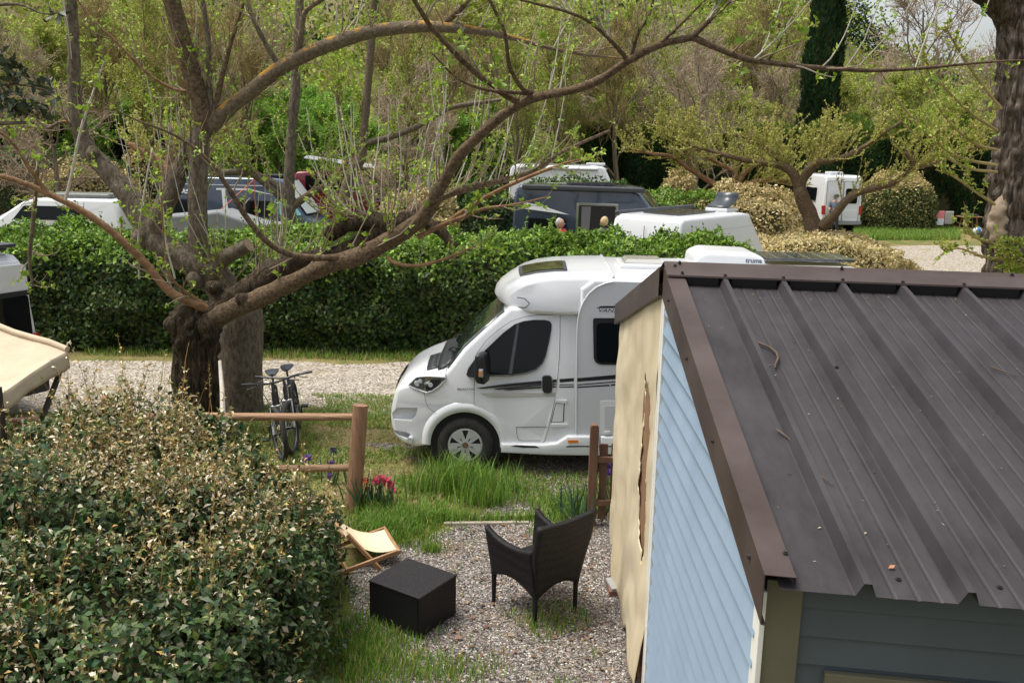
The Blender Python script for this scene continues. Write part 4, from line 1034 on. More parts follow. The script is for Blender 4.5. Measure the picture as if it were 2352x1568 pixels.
# ---- second tree right behind: smooth grey trunk, forked upright stems
def rear_tree():
    rng = np.random.default_rng(102)
    b = at(552, 955, 13.0)
    t = thing('pollard_tree', 'rear pollard tree with smooth grey trunk and upright forked stems', 'tree', (b.x, 13.0, 0))
    add_limb(t, 'trunk', [(552, 985, 13.0, 0.37), (552, 920, 13.0, 0.33), (552, 840, 13.0, 0.31), (553, 770, 13.0, 0.31), (555, 720, 13.0, 0.30), (548, 680, 13.0, 0.20)], M_BARK_B, 36, 0.06, 5, 0.08, 8, 4, 6.0)
    P_ = []
    rows = [
        ([(550, 730, 13.0, 0.24), (515, 670, 12.95, 0.22), (470, 612, 12.9, 0.235), (420, 590, 12.9, 0.19), (365, 560, 12.9, 0.175), (330, 510, 12.95, 0.165), (300, 455, 13.0, 0.15), (255, 400, 13.05, 0.135), (205, 350, 13.1, 0.125), (182, 290, 13.1, 0.095), (172, 200, 13.1, 0.09), (168, 90, 13.1, 0.082), (160, -40, 13.1, 0.075)], M_BARK_B, 'limb'),
        ([(462, 620, 12.85, 0.16), (456, 560, 12.85, 0.14), (454, 480, 12.85, 0.13), (455, 400, 12.85, 0.125), (460, 330, 12.85, 0.12), (472, 285, 12.85, 0.125)], M_BARK_B, 'limb'),
        ([(474, 300, 12.85, 0.135), (466, 255, 12.8, 0.125), (450, 200, 12.75, 0.12), (430, 130, 12.7, 0.12), (408, 55, 12.65, 0.115), (385, -30, 12.6, 0.11)], M_BARK_D, 'limb'),
        ([(478, 295, 12.85, 0.12), (520, 255, 12.8, 0.10), (570, 215, 12.75, 0.098), (640, 160, 12.7, 0.095), (710, 122, 12.6, 0.095), (780, 95, 12.5, 0.09), (860, 72, 12.4, 0.082), (960, 62, 12.3, 0.075), (1040, 64, 12.2, 0.066), (1100, 72, 12.2, 0.045), (1180, 88, 12.2, 0.034), (1270, 112, 12.2, 0.026), (1360, 128, 12.2, 0.018), (1450, 135, 12.2, 0.010)], M_BARK_L, 'limb'),
        ([(352, 535, 12.9, 0.15), (378, 470, 12.9, 0.14), (405, 410, 12.95, 0.13), (428, 355, 13.0, 0.10), (445, 310, 13.0, 0.05)], M_BARK_B, 'limb'),
        ([(555, 720, 13.1, 0.2), (600, 650, 13.2, 0.19), (632, 610, 13.2, 0.18), (650, 590, 13.2, 0.12)], M_BARK_B, 'limb'),
        ([(545, 720, 12.9, 0.16), (520, 650, 12.8, 0.14), (500, 620, 12.75, 0.10)], M_BARK_B, 'limb'),
        ([(1010, 66, 12.25, 0.045), (1035, 42, 12.2, 0.042), (1065, 15, 12.2, 0.038), (1100, -20, 12.2, 0.033)], M_BARK_D, 'branch'),
        ([(490, 270, 12.8, 0.05), (505, 200, 12.8, 0.035), (530, 100, 12.8, 0.028), (565, -10, 12.8, 0.022)], M_BARK_D, 'branch'),
        ([(487, 262, 12.8, 0.045), (480, 190, 12.8, 0.040), (478, 90, 12.8, 0.036), (462, -20, 12.8, 0.03)], M_BARK_B, 'branch'),
        ([(640, 150, 12.7, 0.04), (610, 100, 12.65, 0.032), (580, 40, 12.6, 0.026), (565, -10, 12.6, 0.02)], M_BARK_B, 'branch'),
        ([(676, 142, 12.65, 0.05), (690, 90, 12.6, 0.042), (700, 30, 12.6, 0.036), (745, -5, 12.6, 0.03)], M_BARK_L, 'branch'),
        ([(445, 210, 12.75, 0.024), (400, 205, 12.7, 0.021), (340, 170, 12.6, 0.019), (270, 100, 12.5, 0.016), (200, 30, 12.4, 0.012), (165, -20, 12.4, 0.01)], M_BARK_R, 'branch'),
        ([(190, 310, 13.1, 0.03), (150, 280, 13.0, 0.024), (100, 300, 12.9, 0.02)], M_BARK_L, 'branch'),
    ]
    for q, (r_, mt, nm) in enumerate(rows):
        P_.append(add_limb(t, nm, r_, mt, 14 if nm == 'limb' else 9, 0.10 if q else 0.2, 50 + q, 0.03 if q == 0 else 0))
    # sawn stub with a pale end
    st = [(490, 612, 12.75, 0.12), (520, 590, 12.65, 0.105), (548, 575, 12.55, 0.098), (572, 563, 12.5, 0.094)]
    V, F = limb(px_path(st, 5), 14, 0.08, 7, 3, 0, cap=False); s_o = obj_np('stub', V, F, M_BARK_B, t, smooth=True)
    pe = px_path(st, 5); d = Vector(pe[-1, :3] - pe[-3, :3]).normalized()
    MB().tube([Vector(pe[-1, :3]) - d * 0.01, Vector(pe[-1, :3]) + d * 0.004], 0.092, 14, True, False).build('sawn_end', M_CUT, s_o, True)
    for q, (x, y, Y, r) in enumerate([(492, 615, 12.7, 0.15), (325, 545, 12.85, 0.15), (450, 640, 12.72, 0.13), (212, 350, 13.0, 0.10)]):
        c = at(x, y, Y)
        obj_np('knot', *limb(smooth_path([(*(c + Vector((0, 0, -r))), r * 0.6), (*c, r), (*(c + Vector((0, 0, r * 0.8))), r * 0.6)], 4), 12, 0.3, 5, q), M_BARK_B, t, smooth=True)
    B, Rb = to_batch(P_)
    w1, r1 = grow(rng, B[:7], np.full_like(Rb[:7], 0.010), 20, 0.3, 1.0, 0.9, 0.9, 1.0, 0.7, 0.25, 7, tip=0.4)
    w2, r2 = grow(rng, B[2:], np.minimum(Rb[2:], 0.02), 12, 0.1, 1.0, 0.9, 0.6, 0.5, 0.35, 0.3, 6, tip=0.4)
    w3, r3 = grow(rng, np.concatenate([w2]), r2, 2, 0.2, 1.0, 0.8, 0.22, 0.7, 0.3, 0.35, 4, tip=0.5)
    V, F = join([tubes(w1, r1, 5), tubes(w2, np.maximum(r2, 0.003), 4), tubes(w3, np.maximum(r3, 0.0024), 3)])
    tag(obj_np('twigs', V, F, M_WHIP, t, smooth=True), kind='stuff')
    wp_, rp_ = grow(rng, B[:7], np.full_like(Rb[:7], 0.009), 6, 0.2, 0.9, 0.7, 1.6, 1.0, 1.1, 0.16, 8, tip=0.45)
    V, F = tubes(wp_, rp_, 5); tag(obj_np('pale_shoots', V, F, M_PALE, t, smooth=True), kind='stuff')
    pts = np.concatenate([along(rng, w1, 420, 0.1), along(rng, wp_, 300, 0.1), w2[:, -1], w3[:, -1], along(rng, w2, 320, 0.3)])
    V, F, C = clusters(rng, pts[rng.random(len(pts)) < 0.72], 1, 0.050, 4)
    tag(obj_np('leaves', V, F, M_BUD, t, col=C), kind='stuff')
rear_tree()

# ---- other pollards in the row and beyond the hedge
def pollard(name, label, base_rows, limbs, mat, seed, whip_n, whip_len, leaf_n, leaf_size, cols, whip_mat, up=0.6, rmin=0.006, lichen=None):
    rng = np.random.default_rng(seed)
    Y = base_rows[0][2]; b = at(base_rows[0][0], base_rows[0][1], Y)
    t = thing(name, label, 'tree', (b.x, Y, 0))
    P_ = []
    pth = px_path(base_rows, 6)
    g = np.array([[pth[0, 0], pth[0, 1], -0.02, pth[0, 3] * 1.15]])
    pth = np.concatenate([g, pth]) if pth[0, 2] > 0.1 else pth
    V, F = limb(pth, 16, 0.14, 4, seed, 0.05); obj_np('trunk', V, F, mat, t, smooth=True)
    for q, r_ in enumerate(limbs):
        P_.append(add_limb(t, 'limb', r_, lichen if (lichen and q % 2) else mat, 10, 0.16, seed + q, 0, 5, 4))
    B, Rb = to_batch(P_)
    w1, r1 = grow(rng, B, np.full_like(Rb, rmin * 1.7), whip_n, 0.15, 1.0, 0.9, whip_len, 1.0, up, 0.3, 7, tip=0.45)
    w2, r2 = grow(rng, w1, r1, 3, 0.2, 1.0, 0.7, whip_len * 0.35, 0.75, up * 0.6, 0.3, 5, tip=0.6)
    V, F = join([tubes(w1, r1, 4), tubes(w2, np.maximum(r2, rmin * 0.7), 3)])
    tag(obj_np('twigs', V, F, whip_mat, t), kind='stuff')
    pts = np.concatenate([along(rng, w1, leaf_n // 2, 0.1), along(rng, w2, leaf_n // 2, 0.1)])
    V, F, C = clusters(rng, pts, 1, leaf_size, 3, cols)
    tag(obj_np('leaves', V, F, M_BUD, t, col=C), kind='stuff')
YGP = [(0.48, 0.47, 0.11), (0.40, 0.41, 0.08), (0.56, 0.52, 0.19), (0.33, 0.38, 0.06)]
pollard('pollard_tree', 'V-shaped pollard with yellow-green buds before the white van', [(1872, 545, 28, 0.3036), (1862, 500, 28, 0.2376), (1848, 465, 28, 0.2178), (1835, 430, 28, 0.198)],
        [[(1838, 440, 28, 0.1716), (1822, 400, 28, 0.1452), (1790, 380, 28, 0.1056), (1730, 372, 28, 0.0792), (1660, 355, 28, 0.0594), (1590, 335, 28, 0.0396)],
         [(1835, 435, 28, 0.1584), (1850, 400, 27.8, 0.1188), (1875, 375, 27.6, 0.1056), (1905, 370, 27.5, 0.0924), (1955, 355, 27.3, 0.0726), (2010, 320, 27.1, 0.0594), (2070, 280, 27, 0.0396)],
         [(1848, 410, 28, 0.1056), (1870, 385, 28, 0.0792), (1895, 340, 28, 0.066), (1915, 300, 28, 0.0528)],
         [(1890, 520, 27.8, 0.1716), (1920, 490, 27.5, 0.1254), (1950, 455, 27.3, 0.1122), (1990, 435, 27.2, 0.1056), (2040, 425, 27, 0.0858), (2075, 405, 26.9, 0.0792), (2098, 380, 26.8, 0.0726), (2080, 350, 26.8, 0.0528)],
         [(2095, 385, 26.8, 0.0396), (2150, 377, 26.7, 0.033), (2220, 345, 26.6, 0.0264), (2290, 335, 26.5, 0.0132)],
         [(1815, 395, 28, 0.0792), (1770, 350, 28.2, 0.0594), (1720, 320, 28.4, 0.0462), (1660, 305, 28.5, 0.033)]], M_BARK_D, 111, 34, 1.3, 6500, 0.062, YGP, M_TWIG2, 0.55, 0.007)
pollard('pollard_tree', 'twisted low pollard with yellow-green buds above the blond bush', [(1665, 470, 36, 0.2244), (1662, 445, 36, 0.198), (1660, 425, 36, 0.1716)],
        [[(1660, 435, 36, 0.1452), (1620, 410, 36, 0.1122), (1580, 385, 36, 0.099), (1545, 360, 36, 0.0792), (1490, 352, 36, 0.0594), (1440, 340, 36, 0.0396)],
         [(1690, 440, 36, 0.1584), (1730, 420, 35.8, 0.1056), (1770, 415, 35.6, 0.0858), (1820, 425, 35.5, 0.066)],
         [(1665, 430, 36, 0.132), (1690, 400, 36, 0.0924), (1650, 375, 36, 0.0792), (1610, 350, 36, 0.0594), (1570, 320, 36, 0.033)],
         [(1690, 445, 36, 0.1452), (1705, 405, 36, 0.1056), (1745, 370, 36, 0.0726), (1790, 340, 36, 0.0462)],
         [(1590, 390, 36, 0.066), (1570, 340, 36, 0.0528), (1530, 300, 36, 0.033)]], M_BARK_R, 112, 38, 1.6, 7000, 0.07, YGP, M_TWIG2, 0.5, 0.008)
pollard('pollard_tree', 'upright pollard with orange lichened stem beside the blue camper van', [(668, 580, 20.3, 0.192), (664, 530, 20.3, 0.168), (662, 470, 20.3, 0.16)],
        [[(662, 475, 20.3, 0.16), (664, 400, 20.3, 0.12), (671, 300, 20.3, 0.108), (678, 200, 20.3, 0.1), (684, 90, 20.3, 0.096), (690, -30, 20.3, 0.088)],
         [(660, 465, 20.3, 0.104), (620, 430, 20.2, 0.08), (575, 395, 20.1, 0.08), (540, 370, 20, 0.064)],
         [(666, 450, 20.3, 0.096), (610, 410, 20.2, 0.072), (540, 395, 20.1, 0.072), (490, 402, 20, 0.056)],
         [(664, 480, 20.3, 0.096), (720, 440, 20.4, 0.072), (760, 420, 20.5, 0.072), (800, 370, 20.6, 0.048)]], M_BARK_B, 113, 15, 1.3, 1500, 0.06, BUDC, M_WHIP, 0.7, 0.006, M_BARK_L)
pollard('pollard_tree', 'slim lichen-spotted tree leaning over the red car', [(770, 560, 24, 0.176), (800, 420, 24, 0.16), (830, 360, 24, 0.144)],
        [[(828, 370, 24, 0.136), (838, 280, 24, 0.104), (846, 180, 24, 0.1), (853, 80, 24, 0.096), (860, -30, 24, 0.088)],
         [(830, 330, 24, 0.08), (880, 320, 23.9, 0.08), (950, 295, 23.8, 0.068), (1030, 250, 23.7, 0.06), (1110, 235, 23.6, 0.048), (1190, 225, 23.5, 0.032)],
         [(815, 380, 24, 0.08), (790, 300, 24, 0.056), (770, 200, 24, 0.04)]], M_BARK_L, 114, 14, 1.3, 1500, 0.07, BUDC, M_TWIG2, 0.7, 0.007, M_BARK_B)
pollard('pollard_tree', 'gnarled pollard head of pinkish knuckles behind the long hedge', [(380, 520, 27, 0.208), (385, 440, 27, 0.176), (390, 380, 27, 0.16)],
        [[(390, 390, 27, 0.128), (350, 360, 27, 0.104), (320, 345, 27, 0.096), (295, 330, 27, 0.064)],
         [(392, 385, 27, 0.12), (440, 350, 27, 0.096), (470, 330, 27, 0.072)],
         [(388, 380, 27, 0.112), (400, 345, 27, 0.096), (430, 335, 27, 0.08)]], M_BARK_R, 115, 14, 1.3, 900, 0.08, YGP, M_TWIG, 0.7, 0.008)

# ---- thick rough trunk at the right edge
def rough_trunk():
    rng = np.random.default_rng(120)
    Y = 17.0
    b = at(2330, 811, Y)
    t = thing('rough_barked_tree', 'thick trunk with deeply fissured shaggy bark behind the cabin roof', 'tree', (b.x, Y, 0))
    pth = px_path([(2350, 830, Y, 0.62), (2345, 720, Y, 0.56), (2338, 620, Y, 0.52), (2335, 540, Y, 0.52), (2335, 470, Y, 0.46), (2342, 400, Y, 0.46), (2348, 330, Y, 0.44), (2352, 250, Y, 0.40), (2352, 160, Y, 0.38), (2350, 80, Y, 0.38), (2352, 10, Y, 0.40), (2355, -60, Y, 0.4)], 14)
    V, F = limb(pth, 110, 0.15, 3.2, 4, 0.42, True, 9.0); obj_np('trunk', V, F, barkmat('shaggy_bark', (0.060, 0.046, 0.036), (0.24, 0.19, 0.15), scale=(14, 14, 1.5), bump=1.0), t, smooth=True)
    P_ = [add_limb(t, 'limb', [(2345, 60, Y, 0.34), (2300, 10, Y, 0.26), (2240, -40, Y, 0.22)], M_BARK_A, 14, 0.15, 3, 0.1)]
    c = at(2292, 505, 16.66)     # pale healed wound
    obj_np('wound', *limb(smooth_path([(*(c + Vector((0.10, 0.10, -0.62))), 0.03), (*(c + Vector((0.08, 0.10, -0.3))), 0.13), (*(c + Vector((0.05, 0.10, 0.05))), 0.16), (*(c + Vector((0.08, 0.10, 0.28))), 0.11), (*(c + Vector((0.16, 0.12, 0.48))), 0.03)], 6), 18, 0.5, 9, 5), pm('healed_wood', (0.30, 0.22, 0.15), rough=0.85, color2=(0.42, 0.32, 0.23), vscale=6, bump=0.6, bscale=14), t, smooth=True)
    br = []
    for x0, y0, pts in [(2290, 395, [(2230, 388), (2170, 360), (2100, 310), (2050, 250)]), (2290, 345, [(2240, 330), (2180, 280), (2130, 200), (2090, 110)]), (2300, 250, [(2260, 200), (2210, 130), (2170, 60)]), (2290, 300, [(2230, 260), (2160, 190), (2100, 100)]),
                        (2285, 470, [(2240, 440), (2190, 405), (2150, 390)]), (2330, 600, [(2260, 590), (2200, 570), (2160, 585)]), (2330, 600, [(2280, 560), (2230, 540), (2215, 490)]), (2290, 380, [(2200, 360), (2120, 300), (2030, 190)])]:
        rows = [(x0, y0, 16.6, 0.028)] + [(x, y, 16.5 - 0.25 * i, 0.024 - 0.005 * i) for i, (x, y) in enumerate(pts)]
        br.append(add_limb(t, 'branch', rows, M_TWIG2, 7, 0.08, 5, 0, 5))
    B, Rb = to_batch(br)
    w1, r1 = grow(rng, B, np.full_like(Rb, 0.007), 12, 0.15, 1.0, 0.7, 0.6, 1, 0.35, 0.3, 6)
    V, F = tubes(w1, np.maximum(r1, 0.003), 4); tag(obj_np('twigs', V, F, M_TWIG2, t), kind='stuff')
    base = np.array([tuple(at(rng.uniform(2290, 2352), rng.uniform(545, 640), 16.3)) for _ in range(260)])
    V, F, C = clusters(rng, np.concatenate([along(rng, w1, 700, 0.1), base, along(rng, B, 120, 0.2)]), 1, 0.065, 3, YGP + BUDC)
    tag(obj_np('leaves', V, F, M_BUD, t, col=C), kind='stuff')
rough_trunk()

# ---- evergreen oak twig hanging in at the upper left
def oak_sprays():
    rng = np.random.default_rng(130)
    Y = 6.2
    b = at(-160, 300, Y)
    t = thing('evergreen_oak', 'dark glossy evergreen oak branch hanging in from the left', 'tree', (b.x, Y, 0))
    p = [(-420, 1250, 6.6, 0.10), (-400, 700, 6.5, 0.09), (-300, 350, 6.4, 0.06), (-160, 290, 6.3, 0.03), (-40, 285, 6.2, 0.018), (60, 282, 6.2, 0.010)]
    pth = px_path(p, 6); pth = np.concatenate([[[pth[0, 0], pth[0, 1], -0.05, 0.13]], pth])
    V, F = limb(pth, 12, 0.1, 6); obj_np('trunk', V, F, M_BARK_B, t, smooth=True)
    P_ = [add_limb(t, 'branch', r_, M_BARK_B, 7, 0.08, 2, 0, 5) for r_ in (
        [(-300, 360, 6.4, 0.03), (-160, 230, 6.3, 0.02), (-60, 200, 6.2, 0.012), (40, 195, 6.15, 0.007), (100, 205, 6.1, 0.004)],
        [(-300, 360, 6.4, 0.03), (-150, 150, 6.3, 0.018), (-50, 130, 6.2, 0.01), (50, 150, 6.15, 0.005)],
        [(-200, 250, 6.3, 0.02), (-60, 250, 6.2, 0.01), (20, 245, 6.2, 0.008), (90, 250, 6.15, 0.004)],
        [(-300, 360, 6.4, 0.03), (-150, 60, 6.3, 0.018), (20, 10, 6.2, 0.01), (100, 32, 6.15, 0.006), (160, 25, 6.15, 0.004)])]
    B, Rb = to_batch(P_[:3], 10)
    w, r_ = grow(rng, B, np.full_like(Rb, 0.006), 16, 0.45, 1, 0.8, 0.16, 0.9, 0.1, 0.3, 5)
    V, F = tubes(w, np.maximum(r_, 0.002), 4); tag(obj_np('twigs', V, F, M_BARK_B, t), kind='stuff')
    tm = []
    for s_ in range(3):
        Vt, Ft = leaves(np.zeros((1, 3)), np.array([[0, 1.0, 0]]), np.array([[0, 0, 1.0]]), np.array([0.062 + 0.012 * s_]), np.array([0.016 + 0.003 * s_]), 0.3, 0.2)
        tm.append(mesh_np('leaf', Vt, Ft, leafmat('oak_leaves', 0.45, 0.08, 0.3), np.tile(np.array([(0.028, 0.042, 0.018), (0.038, 0.054, 0.022), (0.05, 0.066, 0.03)][s_]), (5, 1))))
    pts = list(along(rng, w, 230, 0.1)) + list(along(rng, to_batch(P_[3:], 10)[0], 5, 0.75)) + [np.array(at(x, y, 6.15)) for x, y in ((88, 30), (95, 42), (110, 33), (140, 27), (105, 50))]
    for p_ in pts:
        o = link('leaf', tm[int(rng.integers(3))], t, True)
        o.location = p_; o.rotation_euler = tuple(rng.uniform(0, 6.28, 3))
oak_sprays()
# ------------------------------------------------------------------ the cabin
M_ROOF = pm('brown_steel_sheet', (0.019, 0.0165, 0.0175), rough=0.6, metal=0.0, color2=(0.052, 0.047, 0.050), vscale=2.2, stretch=(2.0, 0.8, 1), spec=0.28, bump=0.05, bscale=120, detail=10)
M_TRIM = pm('brown_trim_steel', (0.042, 0.027, 0.023), rough=0.5, color2=(0.075, 0.054, 0.048), vscale=2.2, spec=0.35, detail=10)
M_BLUE = pm('pale_blue_vinyl', (0.205, 0.275, 0.355), rough=0.6, color2=(0.245, 0.32, 0.405), vscale=2.5, stretch=(1, 1, 0.3), detail=9)
M_GREEN = pm('grey_green_vinyl', (0.048, 0.062, 0.068), rough=0.55, color2=(0.066, 0.083, 0.090), vscale=1.5)
M_OLIVE = pm('olive_corner_board', (0.115, 0.105, 0.070), rough=0.6, var=0.12, vscale=2)
M_WHITE = pm('white_trim', (0.72, 0.71, 0.66), rough=0.5, var=0.06, vscale=3)
M_DARK = pm('dark_gap', (0.012, 0.011, 0.011), rough=0.9)
M_SCREW = pm('dark_screw_cap', (0.03, 0.027, 0.026), rough=0.4)
EAVE, RIDGE = 2.435, 3.165
YN, YR, YF = 3.14, 5.83, 8.52
GX = 0.975
def gx(y): return 0.985 + (y - YN) * (0.060 / 5.38)
RD = Vector((math.cos(R(8)), -math.sin(R(8)), 0))      # ridge direction
SL = Vector((gx(YR) - gx(YN), YR - YN, RIDGE - EAVE)); SLOPE_L = SL.length; SL.normalize()
NRM = RD.cross(SL).normalized()
CORNER = Vector((gx(YN), YN, EAVE)); APEX = Vector((gx(YR), YR, RIDGE)); FARC = Vector((gx(YF), YF, EAVE))
cabin = thing('holiday_cabin', 'holiday cabin with ribbed brown steel roof and pale blue gable boards', 'cabin', (GX + 2.4, 5.6, 0))
def on_roof(a, b, h=0.0):      # a along the ridge, b up the slope from the eave, h off the sheet
    return CORNER + RD * a + SL * b + NRM * h
# ribbed sheets, one per rib
PITCHW = 0.352
prof = [(0.0, 0.0), (0.008, 0.0), (0.030, 0.058), (0.056, 0.058), (0.078, 0.0), (0.135, 0.0), (0.143, -0.0030), (0.148, -0.0030), (0.156, 0.0), (0.215, 0.0), (0.223, -0.0030), (0.228, -0.0030), (0.236, 0.0), (0.292, 0.0), (0.300, -0.0030), (0.305, -0.0030), (0.312, 0.0), (PITCHW, 0.0)]
m = MB()
rows = [[tuple(RD * a + SL * b + NRM * h) for a, h in prof] for b in (-0.085, 0.9, 1.8, SLOPE_L - 0.02)]
m.grid(rows, smooth=False)
rows2 = [[tuple(RD * a + SL * b + NRM * (h - 0.0025)) for a, h in prof] for b in (-0.085, SLOPE_L - 0.02)]
m.grid([rows[0], rows2[0]], smooth=False)
sheet_me = m.mesh('roof_sheet', M_ROOF)
sheet0 = None
OFF = 0.13
for i in range(-1, 13):
    if i == -1:
        mm = MB().grid([[tuple(on_roof(a, b, 0.0)) for a in (0.012, 0.06, OFF + 0.0)] for b in (-0.085, SLOPE_L - 0.02)], smooth=False)
        mm.build('roof_sheet', M_ROOF, cabin, True)
        continue
    o = link('roof_sheet', sheet_me, cabin, True)
    o.location = CORNER + RD * (OFF + i * PITCHW + 0.14)
mm = MB().grid([[tuple(on_roof(a, b, 0.0)) for a in (OFF, OFF + 0.0645, OFF + 0.0705, OFF + 0.14)] for b in (-0.085, SLOPE_L - 0.02)], smooth=False)
mm.build('roof_sheet', M_ROOF, cabin, True)
LEN = OFF + 0.14 + 13 * PITCHW
# closing strip under the ridge cap, in the pans between the ribs
for i in range(-1, 13):
    a0 = (OFF + 0.14 + i * PITCHW + 0.08) if i >= 0 else 0.075
    a1 = (OFF + 0.14 + (i + 1) * PITCHW + 0.004)
    MB().box((on_roof((a0 + a1) / 2, SLOPE_L - 0.150, 0.030)), (a1 - a0 - 0.004, 0.03, 0.056), Matrix((RD, SL, NRM)).transposed()).build('foam_closer', M_DARK, cabin, True)
# ridge cap, folded over both slopes
SLF = Vector((0, -(YR - YN), RIDGE - EAVE)).normalized()    # far slope, pointing up towards the ridge
NF = Vector((SLF.x, SLF.z, -SLF.y)); NF = NF if NF.z > 0 else -NF
def ridge_row(a):
    b = CORNER + RD * a
    top = APEX + RD * a + Vector((0, 0, 0.088))
    return [tuple(on_roof(a, SLOPE_L - 0.165, 0.060)), tuple(on_roof(a, SLOPE_L - 0.16, 0.070)), tuple(on_roof(a, SLOPE_L - 0.01, 0.076)), tuple(top), tuple(APEX + RD * a - SLF * 0.17 + NF * 0.06), tuple(APEX + RD * a - SLF * 0.175 + NF * 0.045)]
cap = MB().grid([ridge_row(a) for a in np.linspace(-0.045, LEN, 12)], smooth=False).build('ridge_cap', M_TRIM, cabin, True)
sm = cap.modifiers.new('solid', 'SOLIDIFY'); sm.thickness = 0.004; sm.offset = -1
# verge trims: top flange and a drop face, near and far slope
def verge(name, p_lo, p_hi, nrm, flange, drop, ext, outw=0.045):
    d = (p_hi - p_lo).normalized()
    lo = p_lo - d * ext
    rws = []
    for p in (lo, lo.lerp(p_hi, 0.33), lo.lerp(p_hi, 0.66), p_hi):
        e = -RD * outw
        rws.append([tuple(p + RD * flange + nrm * 0.010), tuple(p + RD * (flange - 0.004) + nrm * 0.048), tuple(p + e + nrm * 0.050), tuple(p + e + nrm * 0.050 - Vector((0, 0, drop))), tuple(p + e * 0.6 + nrm * 0.050 - Vector((0, 0, drop + 0.004)))])
    o = MB().grid(rws, smooth=False).build(name, M_TRIM, cabin, True)
    s_ = o.modifiers.new('solid', 'SOLIDIFY'); s_.thickness = 0.004; s_.offset = -1
    return o
verge('verge_trim', CORNER, APEX + Vector((0, 0, 0.0)), NRM, 0.072, 0.20, 0.07)
verge('verge_trim', FARC, APEX, NF, 0.125, 0.19, 0.0, 0.07)
# far slope of the roof over the terrace
MB().add([tuple(FARC - SLF * 0.08), tuple(FARC - SLF * 0.08 + RD * LEN), tuple(APEX + RD * LEN), tuple(APEX)], [(0, 1, 2, 3)]).add([tuple(FARC - SLF * 0.08 - NF * 0.02), tuple(FARC - SLF * 0.08 + RD * LEN - NF * 0.02), tuple(APEX + RD * LEN - NF * 0.02), tuple(APEX - NF * 0.02)], [(3, 2, 1, 0)]).build('terrace_roof', M_ROOF, cabin, True)
# screws
sc = MB().tube([(0, 0, 0), (0, 0, 0.006)], 0.011, 8, True, False).tube([(0, 0, 0.006), (0, 0, 0.012)], 0.007, 6, True, False).mesh('screw', M_SCREW)
def screw(p, n):
    o = link('screw', sc, cabin, True); o.location = p
    o.rotation_mode = 'QUATERNION'; o.rotation_quaternion = Vector(n).to_track_quat('Z', 'Y')
for i in range(0, 12):
    screw(on_roof(OFF + 0.14 + i * PITCHW + 0.043, SLOPE_L - 0.145, 0.071), NRM)
    screw(on_roof(OFF + 0.14 + i * PITCHW + 0.19, 0.02, 0.001), NRM)
    if i % 3 == 1: screw(on_roof(OFF + 0.14 + i * PITCHW + 0.043, SLOPE_L * 0.55, 0.059), NRM)
    if i % 2 == 0: screw(APEX + RD * (0.05 + i * 0.5) + Vector((0, -0.02, 0.083)), NRM)
for b in (0.15, 0.95, 1.75, 2.5):
    screw(on_roof(-0.046, b, 0.045) - Vector((0, 0, 0.085)), (-1, 0, 0))
for a, b in ((0.02, SLOPE_L - 0.03), (0.05, SLOPE_L - 0.14), (0.06, 0.06)):
    screw(on_roof(a, b, 0.077 if b > 1 else 0.05), NRM)
# gable boards: lapped, one mesh each
EXPO = 0.13
wall = MB().add([tuple(Vector((gx(YN) + 0.03, YN + 0.02, 0.02))), tuple(Vector((gx(YR) + 0.03, YR, 0.02))), tuple(APEX + Vector((0.03, 0, -0.03))), tuple(CORNER + Vector((0.03, 0.02, -0.03)))], [(0, 1, 2, 3)]).build('gable_wall', M_DARK, cabin, True)
z = 0.06
while z < RIDGE - 0.1:
    z1 = z + EXPO
    y0a = YN + 0.05 if z < EAVE - 0.06 else YN + (z - EAVE + 0.06) / (RIDGE - EAVE) * (YR - YN)
    y0b = YN + 0.05 if z1 < EAVE - 0.06 else YN + (z1 - EAVE + 0.06) / (RIDGE - EAVE) * (YR - YN)
    y1 = YR - 0.05
    y0b = min(y0b, y1 - 0.01)
    if y0a < y1 - 0.02:
        X0 = lambda y: gx(y)
        vs = [(X0(y0a) - 0.036, y0a, z), (X0(y1) - 0.036, y1, z), (X0(y1) + 0.0, y1, z1 + 0.012), (X0(y0b) + 0.0, y0b, z1 + 0.012),
              (X0(y0a) + 0.010, y0a, z), (X0(y1) + 0.010, y1, z), (X0(y1) + 0.014, y1, z1 + 0.012), (X0(y0b) + 0.014, y0b, z1 + 0.012)]
        MB().add(vs, [(0, 1, 2, 3), (7, 6, 5, 4), (0, 4, 5, 1), (1, 5, 6, 2), (2, 6, 7, 3), (3, 7, 4, 0)]).build('gable_board', M_BLUE, wall, True)
    z += EXPO
MB().box((gx(YR) - 0.012, YR - 0.018, RIDGE / 2 - 0.06), (0.05, 0.055, RIDGE - 0.16)).build('centre_trim', M_WHITE, cabin, True, 0.004)
MB().box((gx(YR) - 0.010, YR + 0.035, RIDGE / 2 - 0.06), (0.06, 0.045, RIDGE - 0.16)).build('trim_channel', M_WHITE, cabin, True, 0.004)
